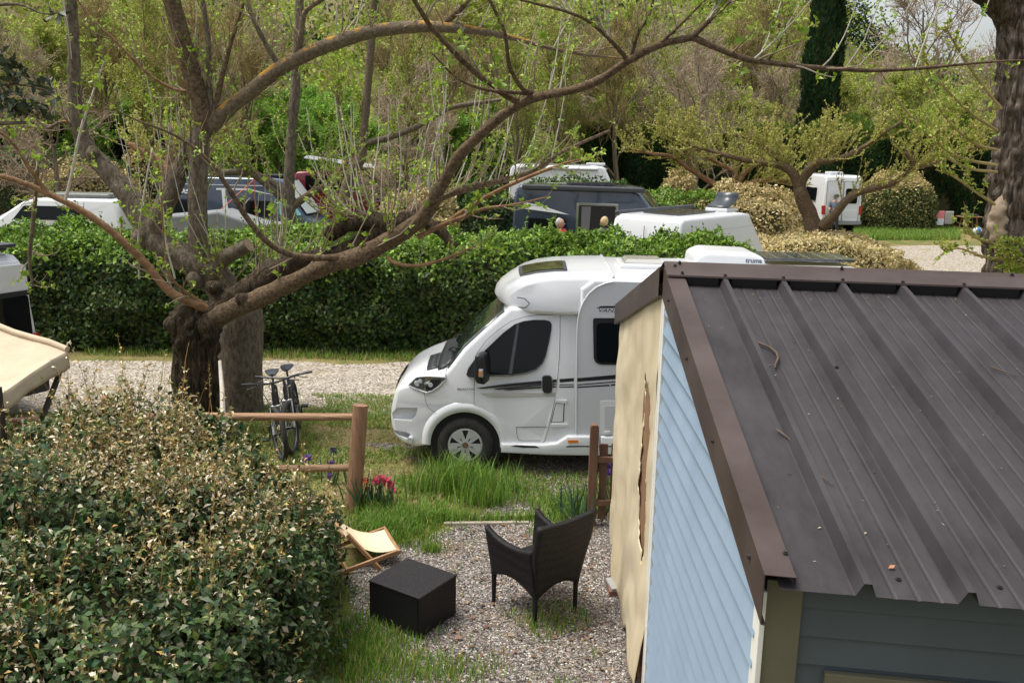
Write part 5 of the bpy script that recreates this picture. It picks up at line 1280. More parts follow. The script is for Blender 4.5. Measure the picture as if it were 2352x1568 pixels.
# corner board and long wall towards the camera
MB().box((gx(YN) - 0.018, YN + 0.045, EAVE / 2 - 0.04), (0.022, 0.085, EAVE - 0.08)).build('corner_trim', M_WHITE, cabin, True, 0.003)
MB().bar(CORNER + RD * 0.062 + Vector((0, 0.03, -EAVE + 0.01)), CORNER + RD * 0.062 + Vector((0, 0.03, -0.035)), 0.135, 0.03, up=RD.cross(Vector((0, 0, 1)))).build('corner_board', M_OLIVE, cabin, True, 0.003)
wf = MB().bar(CORNER + RD * 0.13 + Vector((0, 0.09, -EAVE / 2 - 0.03)), CORNER + RD * LEN + Vector((0, 0.09, -EAVE / 2 - 0.03)), 0.04, EAVE - 0.06).build('long_wall', M_DARK, cabin, True)
OUT = Vector((RD.y, -RD.x, 0))      # out of the long wall, towards the camera
z = 0.05
while z < EAVE - 0.12:
    z1 = min(z + 0.118, EAVE - 0.03)
    a0, a1 = 0.128, LEN
    base = CORNER + Vector((0, 0.055, -EAVE))
    vs = [base + RD * a + OUT * o_ + Vector((0, 0, zz)) for a, o_, zz in ((a0, 0.022, z), (a1, 0.022, z), (a1, 0.0, z1 + 0.01), (a0, 0.0, z1 + 0.01), (a0, -0.008, z), (a1, -0.008, z), (a1, -0.008, z1 + 0.01), (a0, -0.008, z1 + 0.01))]
    MB().add(vs, [(0, 1, 2, 3), (7, 6, 5, 4), (0, 4, 5, 1), (1, 5, 6, 2), (2, 6, 7, 3), (3, 7, 4, 0)]).build('wall_board', M_GREEN, wf, True)
    z += 0.118
# window head just above the bottom of the picture
wb = CORNER + Vector((0, 0.055, -EAVE)) + OUT * 0.03
wd = MB().bar(wb + RD * 0.24 + Vector((0, 0, 2.0)), wb + RD * 1.6 + Vector((0, 0, 2.0)), 0.03, 0.07).bar(wb + RD * 0.275 + Vector((0, 0, 1.965)), wb + RD * 0.275 + Vector((0, 0, 0.9)), 0.07, 0.03, up=OUT).build('window_frame', M_OLIVE, cabin, True, 0.003)
MB().bar(wb + RD * 0.31 + Vector((0, 0, 1.44)) - OUT * 0.005, wb + RD * 1.6 + Vector((0, 0, 1.44)) - OUT * 0.005, 0.012, 1.05).build('pane', pm('dark_glass', (0.012, 0.014, 0.016), rough=0.04, spec=0.6), wd, True)
# terrace posts and floor behind the tarpaulin
M_TIMBER = pm('weathered_timber', (0.17, 0.085, 0.040), rough=0.8, color2=(0.27, 0.15, 0.075), vscale=1.0, stretch=(14, 14, 1.2), bump=0.3, bscale=3)
for y in (6.36, 8.40):
    MB().box((gx(y) + 0.008, y, EAVE / 2 + 0.12), (0.06, 0.52 if y < 7 else 0.1, EAVE + 0.2 if y < 7 else EAVE - 0.24)).build('terrace_post', M_TIMBER, cabin, True, 0.004)
MB().box((gx(7.2) + 1.6, 7.2, 0.10), (3.0, 2.6, 0.2)).build('terrace_floor', M_TIMBER, cabin, True)
MB().box((gx(7.2) + 2.2, YR + 0.1, EAVE / 2), (4.2, 0.08, EAVE)).build('inner_wall', M_BLUE, cabin, True)

# cream tarpaulin hung under the verge, over the open terrace side
def tarp():
    rng = np.random.default_rng(140)
    ny, nz = 90, 70
    rows = []
    for j in range(nz + 1):
        v = j / nz
        row = []
        for i in range(ny + 1):
            u = i / ny
            y = YR + 0.03 + u * (YF - 0.10 - YR - 0.03)
            ztop = RIDGE - 0.03 - (y - YR) / (YF - YR) * (RIDGE - EAVE)
            zbot = 0.10 + 0.10 * math.sin(u * 9) * u + 0.06 * math.sin(u * 23 + 1)
            zz = ztop + (zbot - ztop) * v
            p = np.array([[u * 6.0, v * 1.2, 0.3]])
            fold = (0.020 * v * math.sin(u * 21 + 2.5 * v + 1.5 * math.sin(u * 7)) + 0.045 * v * float(fbm(p, 0.8, 3)[0]) + 0.02 * math.sin(u * 9 - v * 7) * v) * min(1, 0.15 + abs(u - 0.19) * 3.5) * min(1, 0.1 + (1 - u) * 5) + 0.02 * float(fbm(np.array([[u * 3 + v * 4, v * 6 - u * 3, 1.0]]), 1.0, 6)[0])
            flare = -0.20 * max(0, v - 0.68) ** 1.1 * max(0, 1.15 - 1.5 * u)
            x = gx(y) - 0.04 + flare + fold * 0.8
            row.append((min(x, gx(y) - 0.012), y + 0.03 * math.sin(v * 7 + u * 5) * v, zz))
        rows.append(row)
    vs = [q for r_ in rows for q in r_]; w = ny + 1
    fs = []
    for j in range(nz):
        for i in range(ny):
            y, zc = rows[j][i][1], rows[j][i][2]
            # long tear that bares the terrace post
            jag = 0.03 * math.sin(zc * 31) + 0.02 * math.sin(zc * 77)
            lo, hi = 6.10 + jag * 0.5 + 0.10 * max(0, zc - 1.9), 6.50 + jag - 0.12 * max(0, 1.5 - zc)
            if lo < y < hi and 1.0 + (y - 6.1) * 0.55 + jag < zc < 2.32: continue
            fs.append((j * w + i, j * w + i + 1, (j + 1) * w + i + 1, (j + 1) * w + i))
    me = bpy.data.meshes.new('tarpaulin'); me.from_pydata(vs, [], fs)
    me.polygons.foreach_set('use_smooth', [True] * len(fs))
    me.materials.append(pm('cream_tarpaulin', (0.58, 0.47, 0.29), rough=0.65, color2=(0.72, 0.63, 0.45), vscale=2.2, stretch=(1, 1, 0.35), bump=0.35, bscale=9, transl=0.15, detail=8))
    o = link('tarpaulin', me)
    s_ = o.modifiers.new('solid', 'SOLIDIFY'); s_.thickness = 0.003
    tag(o, 'torn cream tarpaulin hanging down the terrace side of the cabin', 'tarpaulin')
tarp()
rngd = np.random.default_rng(77)
nd_ = 420
aa, bb = rngd.uniform(0.1, 4.4, nd_), SLOPE_L * np.where(rngd.random(nd_) < 0.35, 1 - np.abs(rngd.normal(size=nd_)) * 0.05 - 0.07, rngd.random(nd_))
Pd = np.array([tuple(on_roof(a, b, 0.006)) for a, b in zip(aa, bb)])
Ad = rngd.uniform(-1, 1, (nd_, 1)) * np.array([tuple(RD)]) + rngd.uniform(-1, 1, (nd_, 1)) * np.array([tuple(SL)])
Vd, Fd = leaves(Pd, Ad, np.repeat(np.array([tuple(NRM)]), nd_, 0) + rand_dirs(rngd, nd_) * 0.3, rngd.uniform(0.006, 0.022, nd_), rngd.uniform(0.0015, 0.005, nd_), 0.4, 0.1)
tag(obj_np('roof_litter', Vd, Fd, leafmat('litter', 0.9, 0.0), col=np.repeat(palette(rngd, nd_, [(0.05, 0.035, 0.025), (0.16, 0.11, 0.07), (0.30, 0.25, 0.17)], [3, 2, 1]), 5, 0)), 'fine dry leaf litter scattered over the steel roof', 'litter', kind='stuff')
M_DEB = pm('twig_debris', (0.10, 0.07, 0.05), rough=0.9, var=0.3, vscale=20)
# debris lying on the roof
def roof_twig(pts, r, label):
    o = MB().tube([on_roof(a, b, 0.010 + r) for a, b in pts], [r * q for q in np.linspace(1, 0.45, len(pts))], 6).build('twig', M_DEB)
    tag(o, label, 'twig')
roof_twig([(0.335, 1.86), (0.40, 1.80), (0.42, 1.74), (0.415, 1.68), (0.38, 1.60), (0.375, 1.57)], 0.009, 'crooked twig lying beside the steel verge near the top of the roof')
roof_twig([(0.245, 0.98), (0.275, 0.93), (0.285, 0.90), (0.33, 0.85)], 0.005, 'thin dark twig lying by the verge halfway down the roof')
roof_twig([(0.30, 0.70), (0.34, 0.665), (0.35, 0.62), (0.385, 0.575)], 0.005, 'forked brown twig beside a dead leaf low on the roof')
roof_twig([(1.49, 1.70), (1.58, 1.62)], 0.005, 'straight stick lying in a pan between two roof ribs')
roof_twig([(1.86, 1.83), (1.90, 1.79), (1.94, 1.80)], 0.004, 'short bent twig against the side of a roof rib')
def roof_leaf(a, b, label, c, s=0.045):
    V, F = leaves(np.array([tuple(on_roof(a, b, 0.008))]), np.array([tuple(RD + SL * 0.4)]), np.array([tuple(NRM)]), np.array([s]), np.array([s * 0.33]), 0.5, -0.25)
    tag(obj_np('dead_leaf', V, F, pm('dead_leaf_' + str(int(c[0] * 100)), c, rough=0.8, var=0.2, vscale=30)), label, 'leaf')
roof_leaf(0.295, 0.71, 'curled brown leaf stuck with a twig low on the roof verge', (0.24, 0.15, 0.08))
roof_leaf(1.62, 0.80, 'tan dead leaf lying alone in a roof pan', (0.50, 0.38, 0.24))
roof_leaf(1.40, 0.28, 'ochre dead leaf lying close to the eave', (0.45, 0.28, 0.14))
roof_leaf(0.44, 0.07, 'reddish dead leaf beside a screw at the eave', (0.36, 0.16, 0.08), 0.03)

# ------------------------------------------------------------------ timber fence, gate, edging
M_LOG = pm('peeled_log', (0.19, 0.095, 0.050), rough=0.75, color2=(0.33, 0.19, 0.105), vscale=1.0, stretch=(34, 34, 3.0), bump=0.6, bscale=2)
M_LOGR = pm('peeled_rail', (0.22, 0.12, 0.065), rough=0.75, color2=(0.40, 0.25, 0.14), vscale=1.0, stretch=(2.4, 34, 34), bump=0.6, bscale=2)
pb = G(810, 1172); pt = at(828, 930, 9.44)
fence = thing('log_fence', 'log post-and-rail fence beside the big bush', 'fence', (pb.x, pb.y, 0))
MB().tube([pb + Vector((0, 0, -0.05)), pb.lerp(pt, 0.5) + Vector((0.004, 0, 0)), pt], [0.088, 0.084, 0.080], 18).build('post', M_LOG, fence, True, 0.006)
for y0, y1, x0 in ((958, 957, 300), (1083, 1073, 400)):
    q0, q1 = at(x0, y0, 9.5), at(812, y1, 9.46)
    MB().tube([q0, q0.lerp(q1, 0.35) + Vector((0, 0, 0.008)), q0.lerp(q1, 0.7), q1], [0.046, 0.044, 0.042, 0.04], 14).build('rail', M_LOGR, fence, True)
lx = at(505, 958, 9.55)
MB().tube([Vector((lx.x - 1.2, 9.5, -0.05)), Vector((lx.x - 1.2, 9.5, 1.2))], 0.072, 16).build('post', M_LOG, fence, True)
# pale leaning pole between the two trunks
p0, p1 = at(513, 985, 10.2), at(505, 830, 11.4)
tag(MB().tube([Vector((p0.x, 10.2, 0)), p0, p0.lerp(p1, 0.55) + Vector((0.01, 0, 0)), p1], [0.034, 0.034, 0.030, 0.022], 10).build('wooden_pole', M_PALE), 'pale bare pole leaning against the furrowed trunk', 'pole')
gate = thing('garden_gate', 'open brown timber gate section beside the cream tarpaulin', 'gate', (0.84, 9.03, 0))
M_GATE = pm('stained_board', (0.13, 0.065, 0.035), rough=0.7, color2=(0.21, 0.115, 0.065), vscale=1.0, stretch=(10, 10, 1.4), bump=0.2, bscale=3)
g0 = G(1357, 1207); gt = at(1361, 974, g0.y)
MB().box((g0.x, g0.y, gt.z / 2 - 0.015), (0.088, 0.075, gt.z - 0.03)).prism([(-0.044, 0), (0.044, 0), (0.030, 0.03), (-0.030, 0.03)], lambda a, b: (g0.x + a, g0.y - 0.0375, gt.z - 0.03 + b), lambda a, b: (g0.x + a, g0.y + 0.0375, gt.z - 0.03 + b)).build('post', M_GATE, gate, True, 0.004)
for k_ in range(5):
    MB().box((g0.x + 0.112 + k_ * 0.118, g0.y + 0.03 + 0.012 * k_, 0.49), (0.082, 0.022, 0.84)).build('board', M_GATE, gate, True, 0.003)
for yy in (1054, 1153):
    zz = at(1385, yy, g0.y).z
    MB().box((g0.x + 0.32, g0.y - 0.012, zz), (0.58, 0.042, 0.062)).build('rail', M_GATE, gate, True, 0.003)
M_SLEEP = pm('weathered_edging', (0.27, 0.235, 0.18), rough=0.9, color2=(0.42, 0.37, 0.30), vscale=1.0, stretch=(1.5, 12, 12), bump=0.3, bscale=3)
for (x0, y0, x1, y1, lb) in ((1020, 1205, 1215, 1203, 'sunken timber edging strip along the front of the patio gravel'), (1095, 1190, 1232, 1186, 'second timber edging strip set back on the gravel path')):
    a, b = G(x0, y0), G(x1, y1)
    o = MB().bar(a + Vector((0, 0, 0.012)), b + Vector((0, 0, 0.012)), 0.05, 0.04).build('timber_edging', M_SLEEP, None, False, 0.006)
    tag(o, lb, 'edging')

# ------------------------------------------------------------------ canvas canopy at the left
M_CANVAS = pm('cream_canvas', (0.44, 0.35, 0.24), rough=0.85, color2=(0.56, 0.46, 0.33), vscale=2.0, bump=0.3, bscale=14, detail=9)
can = thing('canvas_canopy', 'cream canvas canopy on dark poles over the bush', 'canopy', (-5.2, 8.6, 0))
c0 = at(155, 806, 8.9)
cb = at(-230, 690, 9.9); cn = at(-190, 1020, 7.2); cc = cb + cn - c0
rows = []
for j in range(21):
    v = j / 20; row = []
    for i in range(21):
        u = i / 20
        p = (c0.lerp(cb, u)).lerp(cn.lerp(cc, u), v)
        sag = -0.16 * math.sin(u * math.pi) * math.sin(v * math.pi) + 0.03 * math.sin(u * 3.14) * math.exp(-v * 10)
        row.append((p.x, p.y, p.z + sag + 0.012 * math.sin(u * 17 + v * 9)))
    rows.append(row)
top = MB().grid(rows).build('canvas_top', M_CANVAS, can, True)
def valance(edge, name, hh):
    rws = []
    for k in range(5):
        v = k / 4
        rws.append([(p[0] + 0.012 * v * math.sin(i * 1.7) + 0.01 * v, p[1] + 0.015 * v * math.cos(i * 1.3) - 0.012 * v, p[2] - hh * v * (1 + 0.06 * math.sin(i * 0.9))) for i, p in enumerate(edge)])
    o = MB().grid(rws).build(name, M_CANVAS, can, True); s_ = o.modifiers.new('solid', 'SOLIDIFY'); s_.thickness = 0.004
valance([r_[0] for r_ in rows], 'valance', 0.17)
valance(rows[0], 'valance', 0.09)
MB().tube([Vector(rows[0][i]) + Vector((0, 0, 0.018)) for i in range(0, 21, 2)], 0.032, 8).build('rolled_hem', M_CANVAS, can, True)
M_POLE = pm('dark_pole_wood', (0.040, 0.027, 0.020), rough=0.7, var=0.3, vscale=6)
pp = at(135, 862, 8.95); pq = at(96, 962, 8.6)
MB().tube([pp + Vector((0.01, 0, 0.16)), pp, pq, pq + (pq - pp).normalized() * 0.9], 0.030, 10).build('pole', M_POLE, can, True)
q = at(2, 940, 7.6)
MB().tube([Vector((q.x, q.y, q.z + 0.2)), Vector((q.x, q.y, 0))], 0.028, 10).build('pole', M_POLE, can, True)
q0, q1 = at(-60, 972, 9.3), at(150, 964, 9.4)
tag(MB().tube([q0, q0.lerp(q1, 0.5), q1, q1 + (q1 - q0)], 0.044, 12).build('fence_rail', pm('red_brown_rail', (0.16, 0.062, 0.05), rough=0.75, color2=(0.24, 0.11, 0.085), vscale=1.0, stretch=(1.5, 9, 9))), 'reddish round fence rail below the canvas canopy', 'rail')
# ------------------------------------------------------------------ vehicles
M_PAINT = pm('white_vehicle_paint', (0.74, 0.75, 0.76), rough=0.28, var=0.025, vscale=1.2, spec=0.5, coat=0.5)
M_PANEL = pm('pale_grey_panel', (0.58, 0.59, 0.61), rough=0.35, var=0.02, vscale=1.2, coat=0.2)
M_GLASS = pm('tinted_glass', (0.006, 0.008, 0.009), rough=0.03, spec=0.22)
M_SCREEN = pm('windscreen_glass', (0.030, 0.042, 0.038), rough=0.02, spec=1.0, coat=0.6)
M_BLACK = pm('black_plastic', (0.014, 0.014, 0.016), rough=0.45)
M_DGREY = pm('dark_grey_plastic', (0.055, 0.058, 0.065), rough=0.5)
M_TYRE = pm('tyre_rubber', (0.020, 0.019, 0.018), rough=0.85, color2=(0.040, 0.036, 0.032), vscale=12)
M_RIM = pm('wheel_trim', (0.46, 0.46, 0.44), rough=0.35, var=0.08, vscale=9)
M_CHROME = pm('lamp_chrome', (0.62, 0.64, 0.66), rough=0.12, metal=0.9)
M_LENS = pm('clear_lens', (0.55, 0.57, 0.60), rough=0.05, spec=0.8, coat=1.0)
M_AMBER = pm('amber_lens', (0.75, 0.22, 0.02), rough=0.15)
M_RED = pm('red_lens', (0.42, 0.012, 0.012), rough=0.15, coat=0.5)
M_STRIPE = pm('dark_decal', (0.018, 0.019, 0.024), rough=0.35)
M_BEIGE = pm('beige_decal', (0.46, 0.45, 0.42), rough=0.35)
M_SOLAR = pm('solar_cells', (0.035, 0.037, 0.045), rough=0.15, color2=(0.075, 0.078, 0.088), vscale=14, coat=0.5)
M_AWN = pm('anthracite_metal', (0.045, 0.048, 0.055), rough=0.4)

def loft_body(name, outline, y0, y1, r, warp, mat, parent, seg=4, slices=10, shade=35):
    """side outline (x,z) swept across y0..y1 with rounded edges; warp bends the finished points"""
    O2 = np.array(outline, float); n = len(O2)
    area = 0.5 * np.sum(O2[:, 0] * np.roll(O2[:, 1], -1) - np.roll(O2[:, 0], -1) * O2[:, 1])
    e = unit(np.roll(O2, -1, 0) - O2)
    nrm = np.stack([e[:, 1], -e[:, 0]], -1) * (1 if area > 0 else -1)
    vn = unit(nrm + np.roll(nrm, 1, 0))
    ys, ins = [], []
    for k in range(seg + 1):
        t = math.pi / 2 * k / seg
        ys.append(y0 + r * (1 - math.sin(t))); ins.append(r * (1 - math.cos(math.pi / 2 - t)))
    ys = [y0 + r * (1 - math.cos(math.pi / 2 * k / seg)) for k in range(seg + 1)]
    ins = [r * (1 - math.sin(math.pi / 2 * k / seg)) for k in range(seg + 1)]
    mid = list(np.linspace(y0 + r, y1 - r, slices))[1:-1]
    Y = ys + mid + [y1 + y0 - q for q in reversed(ys)]
    I = ins + [0] * len(mid) + list(reversed(ins))
    rows = []
    for y, d in zip(Y, I):
        rows.append([warp(p[0] - v[0] * d, y, p[1] - v[1] * d) for p, v in zip(O2, vn)])
    m = MB().grid(rows, smooth=True, close=True)
    m.add(rows[0], [tuple(range(n))]); m.add(rows[-1], [tuple(range(n))])
    me = m.mesh(name, mat)
    bm = bmesh.new(); bm.from_mesh(me)
    bmesh.ops.remove_doubles(bm, verts=bm.verts, dist=1e-5)
    bmesh.ops.recalc_face_normals(bm, faces=bm.faces)
    bm.to_mesh(me); bm.free()
    me.set_sharp_from_angle(angle=R(shade))
    return link(name, me, parent)
def round_poly(poly, rad, seg=4):
    out = []
    n = len(poly)
    for i in range(n):
        p0, p, p1 = (Vector(poly[i - 1]), Vector(poly[i]), Vector(poly[(i + 1) % n]))
        a, b = (p0 - p), (p1 - p)
        k = min(rad, a.length * 0.45, b.length * 0.45)
        A_, B_ = p + a.normalized() * k, p + b.normalized() * k
        for q in range(seg + 1):
            t = q / seg
            out.append(tuple(A_.lerp(p, t).lerp(p.lerp(B_, t), t)))
    return out
def text_mesh(name, body, size, mat, parent, matrix, shear=0.0, bold=0.0):
    cu = bpy.data.curves.new(name, 'FONT'); cu.body = body; cu.size = size; cu.extrude = 0.002; cu.shear = shear; cu.offset = bold
    tmp = bpy.data.objects.new('tmp_text', cu); COL.objects.link(tmp)
    bpy.context.view_layer.update()
    me = bpy.data.meshes.new_from_object(tmp.evaluated_get(bpy.context.evaluated_depsgraph_get()))
    bpy.data.objects.remove(tmp); bpy.data.curves.remove(cu)
    me.name = name; me.materials.clear(); me.materials.append(mat)
    o = link(name, me, parent); o.matrix_local = matrix
    return o
def wheel(parent, x, y, r, w, side, spokes=True):
    """side -1: outer face towards -y"""
    t = []
    for k in range(29):
        a = 2 * math.pi * k / 28
        t.append(a)
    prof_ = [(r * 0.62, w * 0.42), (r * 0.72, w * 0.5), (r * 0.93, w * 0.48), (r, w * 0.36), (r, -w * 0.36), (r * 0.93, -w * 0.48), (r * 0.62, -w * 0.42)]
    rows = [[(x + q * math.cos(a), y + side * d, r + q * math.sin(a)) for a in t[:-1]] for q, d in prof_]
    ty = MB().grid(rows, smooth=True, close=True).build('tyre', M_TYRE, parent)
    rim = MB()
    rim.grid([[(x + q * math.cos(a), y + side * d, r + q * math.sin(a)) for a in t[:-1]] for q, d in ((r * 0.625, w * 0.40), (r * 0.61, w * 0.45), (r * 0.55, w * 0.44))], smooth=True, close=True)
    if spokes:
        for k in range(5):
            a = math.pi / 2 + 2 * math.pi * k / 5 + math.pi / 5
            ca, sa = math.cos(a), math.sin(a)
            def P2(u, v, d): return (x + ca * u - sa * v, y + side * d, r + sa * u + ca * v)
            for v0 in (-1, 1):
                q = [(r * 0.10, 0), (r * 0.10, v0 * r * 0.10), (r * 0.57, v0 * r * 0.24), (r * 0.57, v0 * r * 0.07)]
                rim.prism(q, lambda u, v: P2(u, v, w * 0.47 - (u / r) * 0.01), lambda u, v: P2(u, v, w * 0.36))
            rim.prism([(r * 0.30, -r * 0.04), (r * 0.30, r * 0.04), (r * 0.56, r * 0.075), (r * 0.56, -r * 0.075)], lambda u, v: P2(u, v, w * 0.465), lambda u, v: P2(u, v, w * 0.36))
    else:
        rim.tube([(x, y + side * w * 0.36, r), (x, y + side * w * 0.43, r)], r * 0.56, 20)
    rim.build('rim', M_RIM, ty)
    MB().tube([(x, y + side * w * 0.2, r), (x, y + side * w * 0.33, r)], r * 0.60, 24, True, False).build('brake_disc', M_BLACK, ty)
    MB().tube([(x, y + side * w * 0.4, r), (x, y + side * w * 0.50, r)], r * 0.085, 12, True, False).build('hub_cap', pm('rusty_hub', (0.19, 0.10, 0.06), rough=0.6), ty)
    return ty

# ---- the white motorhome
MH0 = G(1068, 1084); MYAW = R(1.0)
MR, MT = Vector((math.cos(MYAW), -math.sin(MYAW))), Vector((math.sin(MYAW), math.cos(MYAW)))
mh = thing('motorhome', 'white low-profile motorhome parked between the hedge and the cabin', 'motorhome', (MH0.x, MH0.y, 0), -MYAW)
def mS(px, py, t=0.0):
    a, b, d = ray(px, py)
    k = ((MH0.x + t * MT.x) * MT.x + (MH0.y + t * MT.y) * MT.y) / (a * MT.x + b * MT.y)
    X, Y = a * k - MH0.x, b * k - MH0.y
    return X * MR.x + Y * MR.y, CAM_H + d * k
def ws(s): return 1 - 0.30 * (max(0.0, -0.12 - s) / 0.85) ** 2.2
def tz(z): return 1 - 0.135 * max(0.0, z - 1.25) / 0.75
def side_y(s, z): return 1.0 - ws(s) * tz(z)
def cab_warp(s, y, z):
    v = y - 1.0
    if s < -0.1 and z > 0.95: z -= 0.11 * abs(v) ** 4 * min(1, (-0.1 - s) / 0.2) * min(1, (z - 0.95) / 0.2)
    if s < 0.6 and z > 1.2: s += 0.025 * abs(v) ** 3        # windscreen and hood bow forward in the middle
    return (s, 1.0 + v * ws(s) * tz(z), z)
def T_(x, y):      # traced point on the cab side -> (s, z)
    px, py = (1130 + x / 3.222) * .784, (700 + y / 3.222) * .784
    s, z = mS(px, py, 0.0)
    for _ in range(3): s, z = mS(px, py, side_y(s, z))
    return s, z
arch = [(0.43 * math.cos(a), 0.345 + 0.43 * math.sin(a)) for a in np.linspace(-0.05, math.pi + 0.05, 17)]
cab_out = arch + [(-0.62, 0.27), (-0.80, 0.30), (-0.90, 0.37), (-0.945, 0.48), (-0.955, 0.60), (-0.945, 0.72), (-0.915, 0.84), (-0.89, 0.94), (-0.855, 1.02), (-0.79, 1.10), (-0.69, 1.175), (-0.56, 1.24), (-0.42, 1.29), (-0.30, 1.325), (-0.26, 1.335),
                  (-0.05, 1.545), (0.17, 1.755), (0.38, 1.945), (0.50, 2.04), (1.34, 2.05), (1.36, 1.2), (1.36, 0.34)]
cab = loft_body('cab', cab_out, 0.0, 2.0, 0.055, cab_warp, M_PAINT, mh)
def cut(ob, cutters):
    for c in cutters:
        md = ob.modifiers.new('cut', 'BOOLEAN'); md.object = c; md.solver = 'EXACT'
    bpy.context.view_layer.update()
    me = bpy.data.meshes.new_from_object(ob.evaluated_get(bpy.context.evaluated_depsgraph_get()))
    ob.modifiers.clear(); ob.data = me
    for c in cutters: bpy.data.objects.remove(c)
def cutter(poly, y0, y1):
    return MB().prism([T_(*q) for q in poly], lambda s, z: (s, y0, z), lambda s, z: (s, y1, z)).build('cutter', M_PAINT, mh)
cut(cab, [cutter([(60, 1640), (70, 1700), (240, 1722), (275, 1690), (298, 1600), (110, 1588)], -0.2, 0.30), cutter([(70, 1800), (110, 1850), (245, 1905), (240, 1850), (190, 1820)], -0.2, 0.30)])
cab.data.set_sharp_from_angle(angle=R(35))
def plate(name, poly, mat, out, parent=cab, traced=True, rad=0.0, sub=False, depth=0.02, flat=None):
    q = [T_(*p) for p in poly] if traced else list(poly)
    if rad: q = round_poly(q, rad)
    yy = (lambda s, z: flat) if flat is not None else side_y
    return MB().prism(q, lambda s, z: (s, yy(s, z) + depth, z), lambda s, z: (s, yy(s, z) - out, z)).build(name, mat, parent)
DOOR = [(836, 1592), (838, 1400), (842, 1290), (860, 1085), (950, 960), (1060, 862), (1180, 780), (1300, 738), (1420, 720), (1645, 714), (1643, 900), (1632, 1150), (1612, 1380), (1588, 1545), (1556, 1700), (1525, 1820), (1503, 1895), (1475, 1928), (1440, 1938), (1102, 1938), (1090, 1870), (1062, 1785), (1020, 1710), (960, 1648), (895, 1608)]
cx_, cy_ = 1240, 1340
plate('door_gap', [(cx_ + (x - cx_) * 1.010, cy_ + (y - cy_) * 1.007) for x, y in DOOR], M_BLACK, 0.002)
door = plate('door', DOOR, M_PAINT, 0.006)
WIN = [(966, 1288), (1190, 1284), (1330, 1264), (1420, 1228), (1478, 1170), (1508, 1100), (1540, 960), (1560, 850), (1562, 805), (1545, 778), (1500, 768), (1400, 766), (1300, 778), (1220, 806), (1120, 880), (1020, 975), (930, 1060), (880, 1110), (860, 1160), (890, 1230)]
gl = plate('window', WIN, M_GLASS, 0.010, door)
plate('window_divider', [(1238, 800), (1262, 794), (1192, 1268), (1160, 1272)], M_DGREY, 0.014, gl)
MB().prism([T_(*p) for p in WIN], lambda s, z: (s, side_y(s, z) - 0.0065, z), lambda s, z: (s, side_y(s, z) - 0.0075, z)).build('window_seal', M_BLACK, door)
# seal ring drawn as a thin tube
MB().tube([(s, side_y(s, z) - 0.010, z) for s, z in [T_(*p) for p in WIN + WIN[:1]]], 0.007, 6).build('window_rubber', M_BLACK, door)
plate('door_handle', [(1478, 1300), (1500, 1288), (1545, 1288), (1566, 1300), (1572, 1400), (1565, 1440), (1535, 1448), (1495, 1445), (1478, 1420)], M_BLACK, 0.03, door)
plate('pocket_line', [(1228, 1772), (1524, 1768), (1524, 1771), (1228, 1775)], M_DGREY, 0.0075, door)
plate('pocket_line', [(1228, 1772), (1232, 1772), (1244, 1860), (1258, 1893), (1300, 1900), (1460, 1898), (1460, 1901), (1298, 1903), (1254, 1896), (1240, 1862)], M_DGREY, 0.0075, door)
STR = [[(856, 1406), (1150, 1368), (1470, 1338), (1470, 1363), (1150, 1390), (905, 1412)], [(1024, 1416), (1470, 1371), (1470, 1379), (1060, 1420)], [(1115, 1422), (1470, 1392), (1470, 1404), (1165, 1426)]]
for s_ in STR: plate('stripe', s_, M_STRIPE, 0.0078, door)
plate('band', [(900, 1452), (1602, 1450), (1598, 1484), (1000, 1486), (930, 1470)], M_BEIGE, 0.0072, door)
for s_ in ([(1574, 1328), (1612, 1324), (1610, 1350), (1573, 1354)], [(1574, 1366), (1608, 1364), (1607, 1373), (1573, 1375)], [(1574, 1388), (1606, 1386), (1605, 1397), (1573, 1399)]): plate('stripe', s_, M_STRIPE, 0.0078, door)
for s_ in ([(1642, 1322), (1776, 1311), (1776, 1341), (1642, 1352)], [(1640, 1371), (1776, 1368), (1776, 1377), (1640, 1379)], [(1638, 1391), (1776, 1388), (1776, 1399), (1638, 1401)]): plate('stripe', s_, M_STRIPE, 0.003)
# windscreen, cowl and bonnet vents follow the profile
def profile_strip(name, prof_, v0, v1, off, mat, parent, nv=13, extra=0.0):
    rows = []
    for (s, z) in prof_:
        rows.append([cab_warp(s - 0.7 * off, 1.0 + v, z + 0.7 * off) for v in np.linspace(v0, v1, nv)])
    o = MB().grid(rows).build(name, mat, parent)
    sd_ = o.modifiers.new('solid', 'SOLIDIFY'); sd_.thickness = 0.008; sd_.offset = 0
    return o
profile_strip('windscreen', [(-0.235, 1.36), (-0.05, 1.545), (0.17, 1.755), (0.43, 1.985)], -0.965, 0.965, 0.006, M_SCREEN, mh)
profile_strip('cowl', [(-0.36, 1.308), (-0.30, 1.327), (-0.255, 1.342), (-0.20, 1.392)], -0.86, 0.86, 0.008, M_BLACK, mh)
cw = profile_strip('cowl_vent', [(-0.50, 1.265), (-0.43, 1.288), (-0.355, 1.312)], -0.80, -0.22, 0.010, M_DGREY, mh)
for k in range(6):
    v = -0.76 + k * 0.095
    profile_strip('vent_slot', [(-0.485, 1.270), (-0.43, 1.288), (-0.375, 1.306)], v, v + 0.055, 0.016, M_BLACK, cw, 3)
for v0, v1 in ((-0.85, -0.1), (-0.05, 0.75)):
    a_, b_ = Vector(cab_warp(-0.27, 1 + v1 - 0.1, 1.36)), Vector(cab_warp(-0.10, 1 + v0, 1.52))
    MB().tube([a_, a_.lerp(b_, 0.5) + Vector((-0.02, 0, 0.02)), b_], 0.010, 6).build('wiper', M_BLACK, mh)
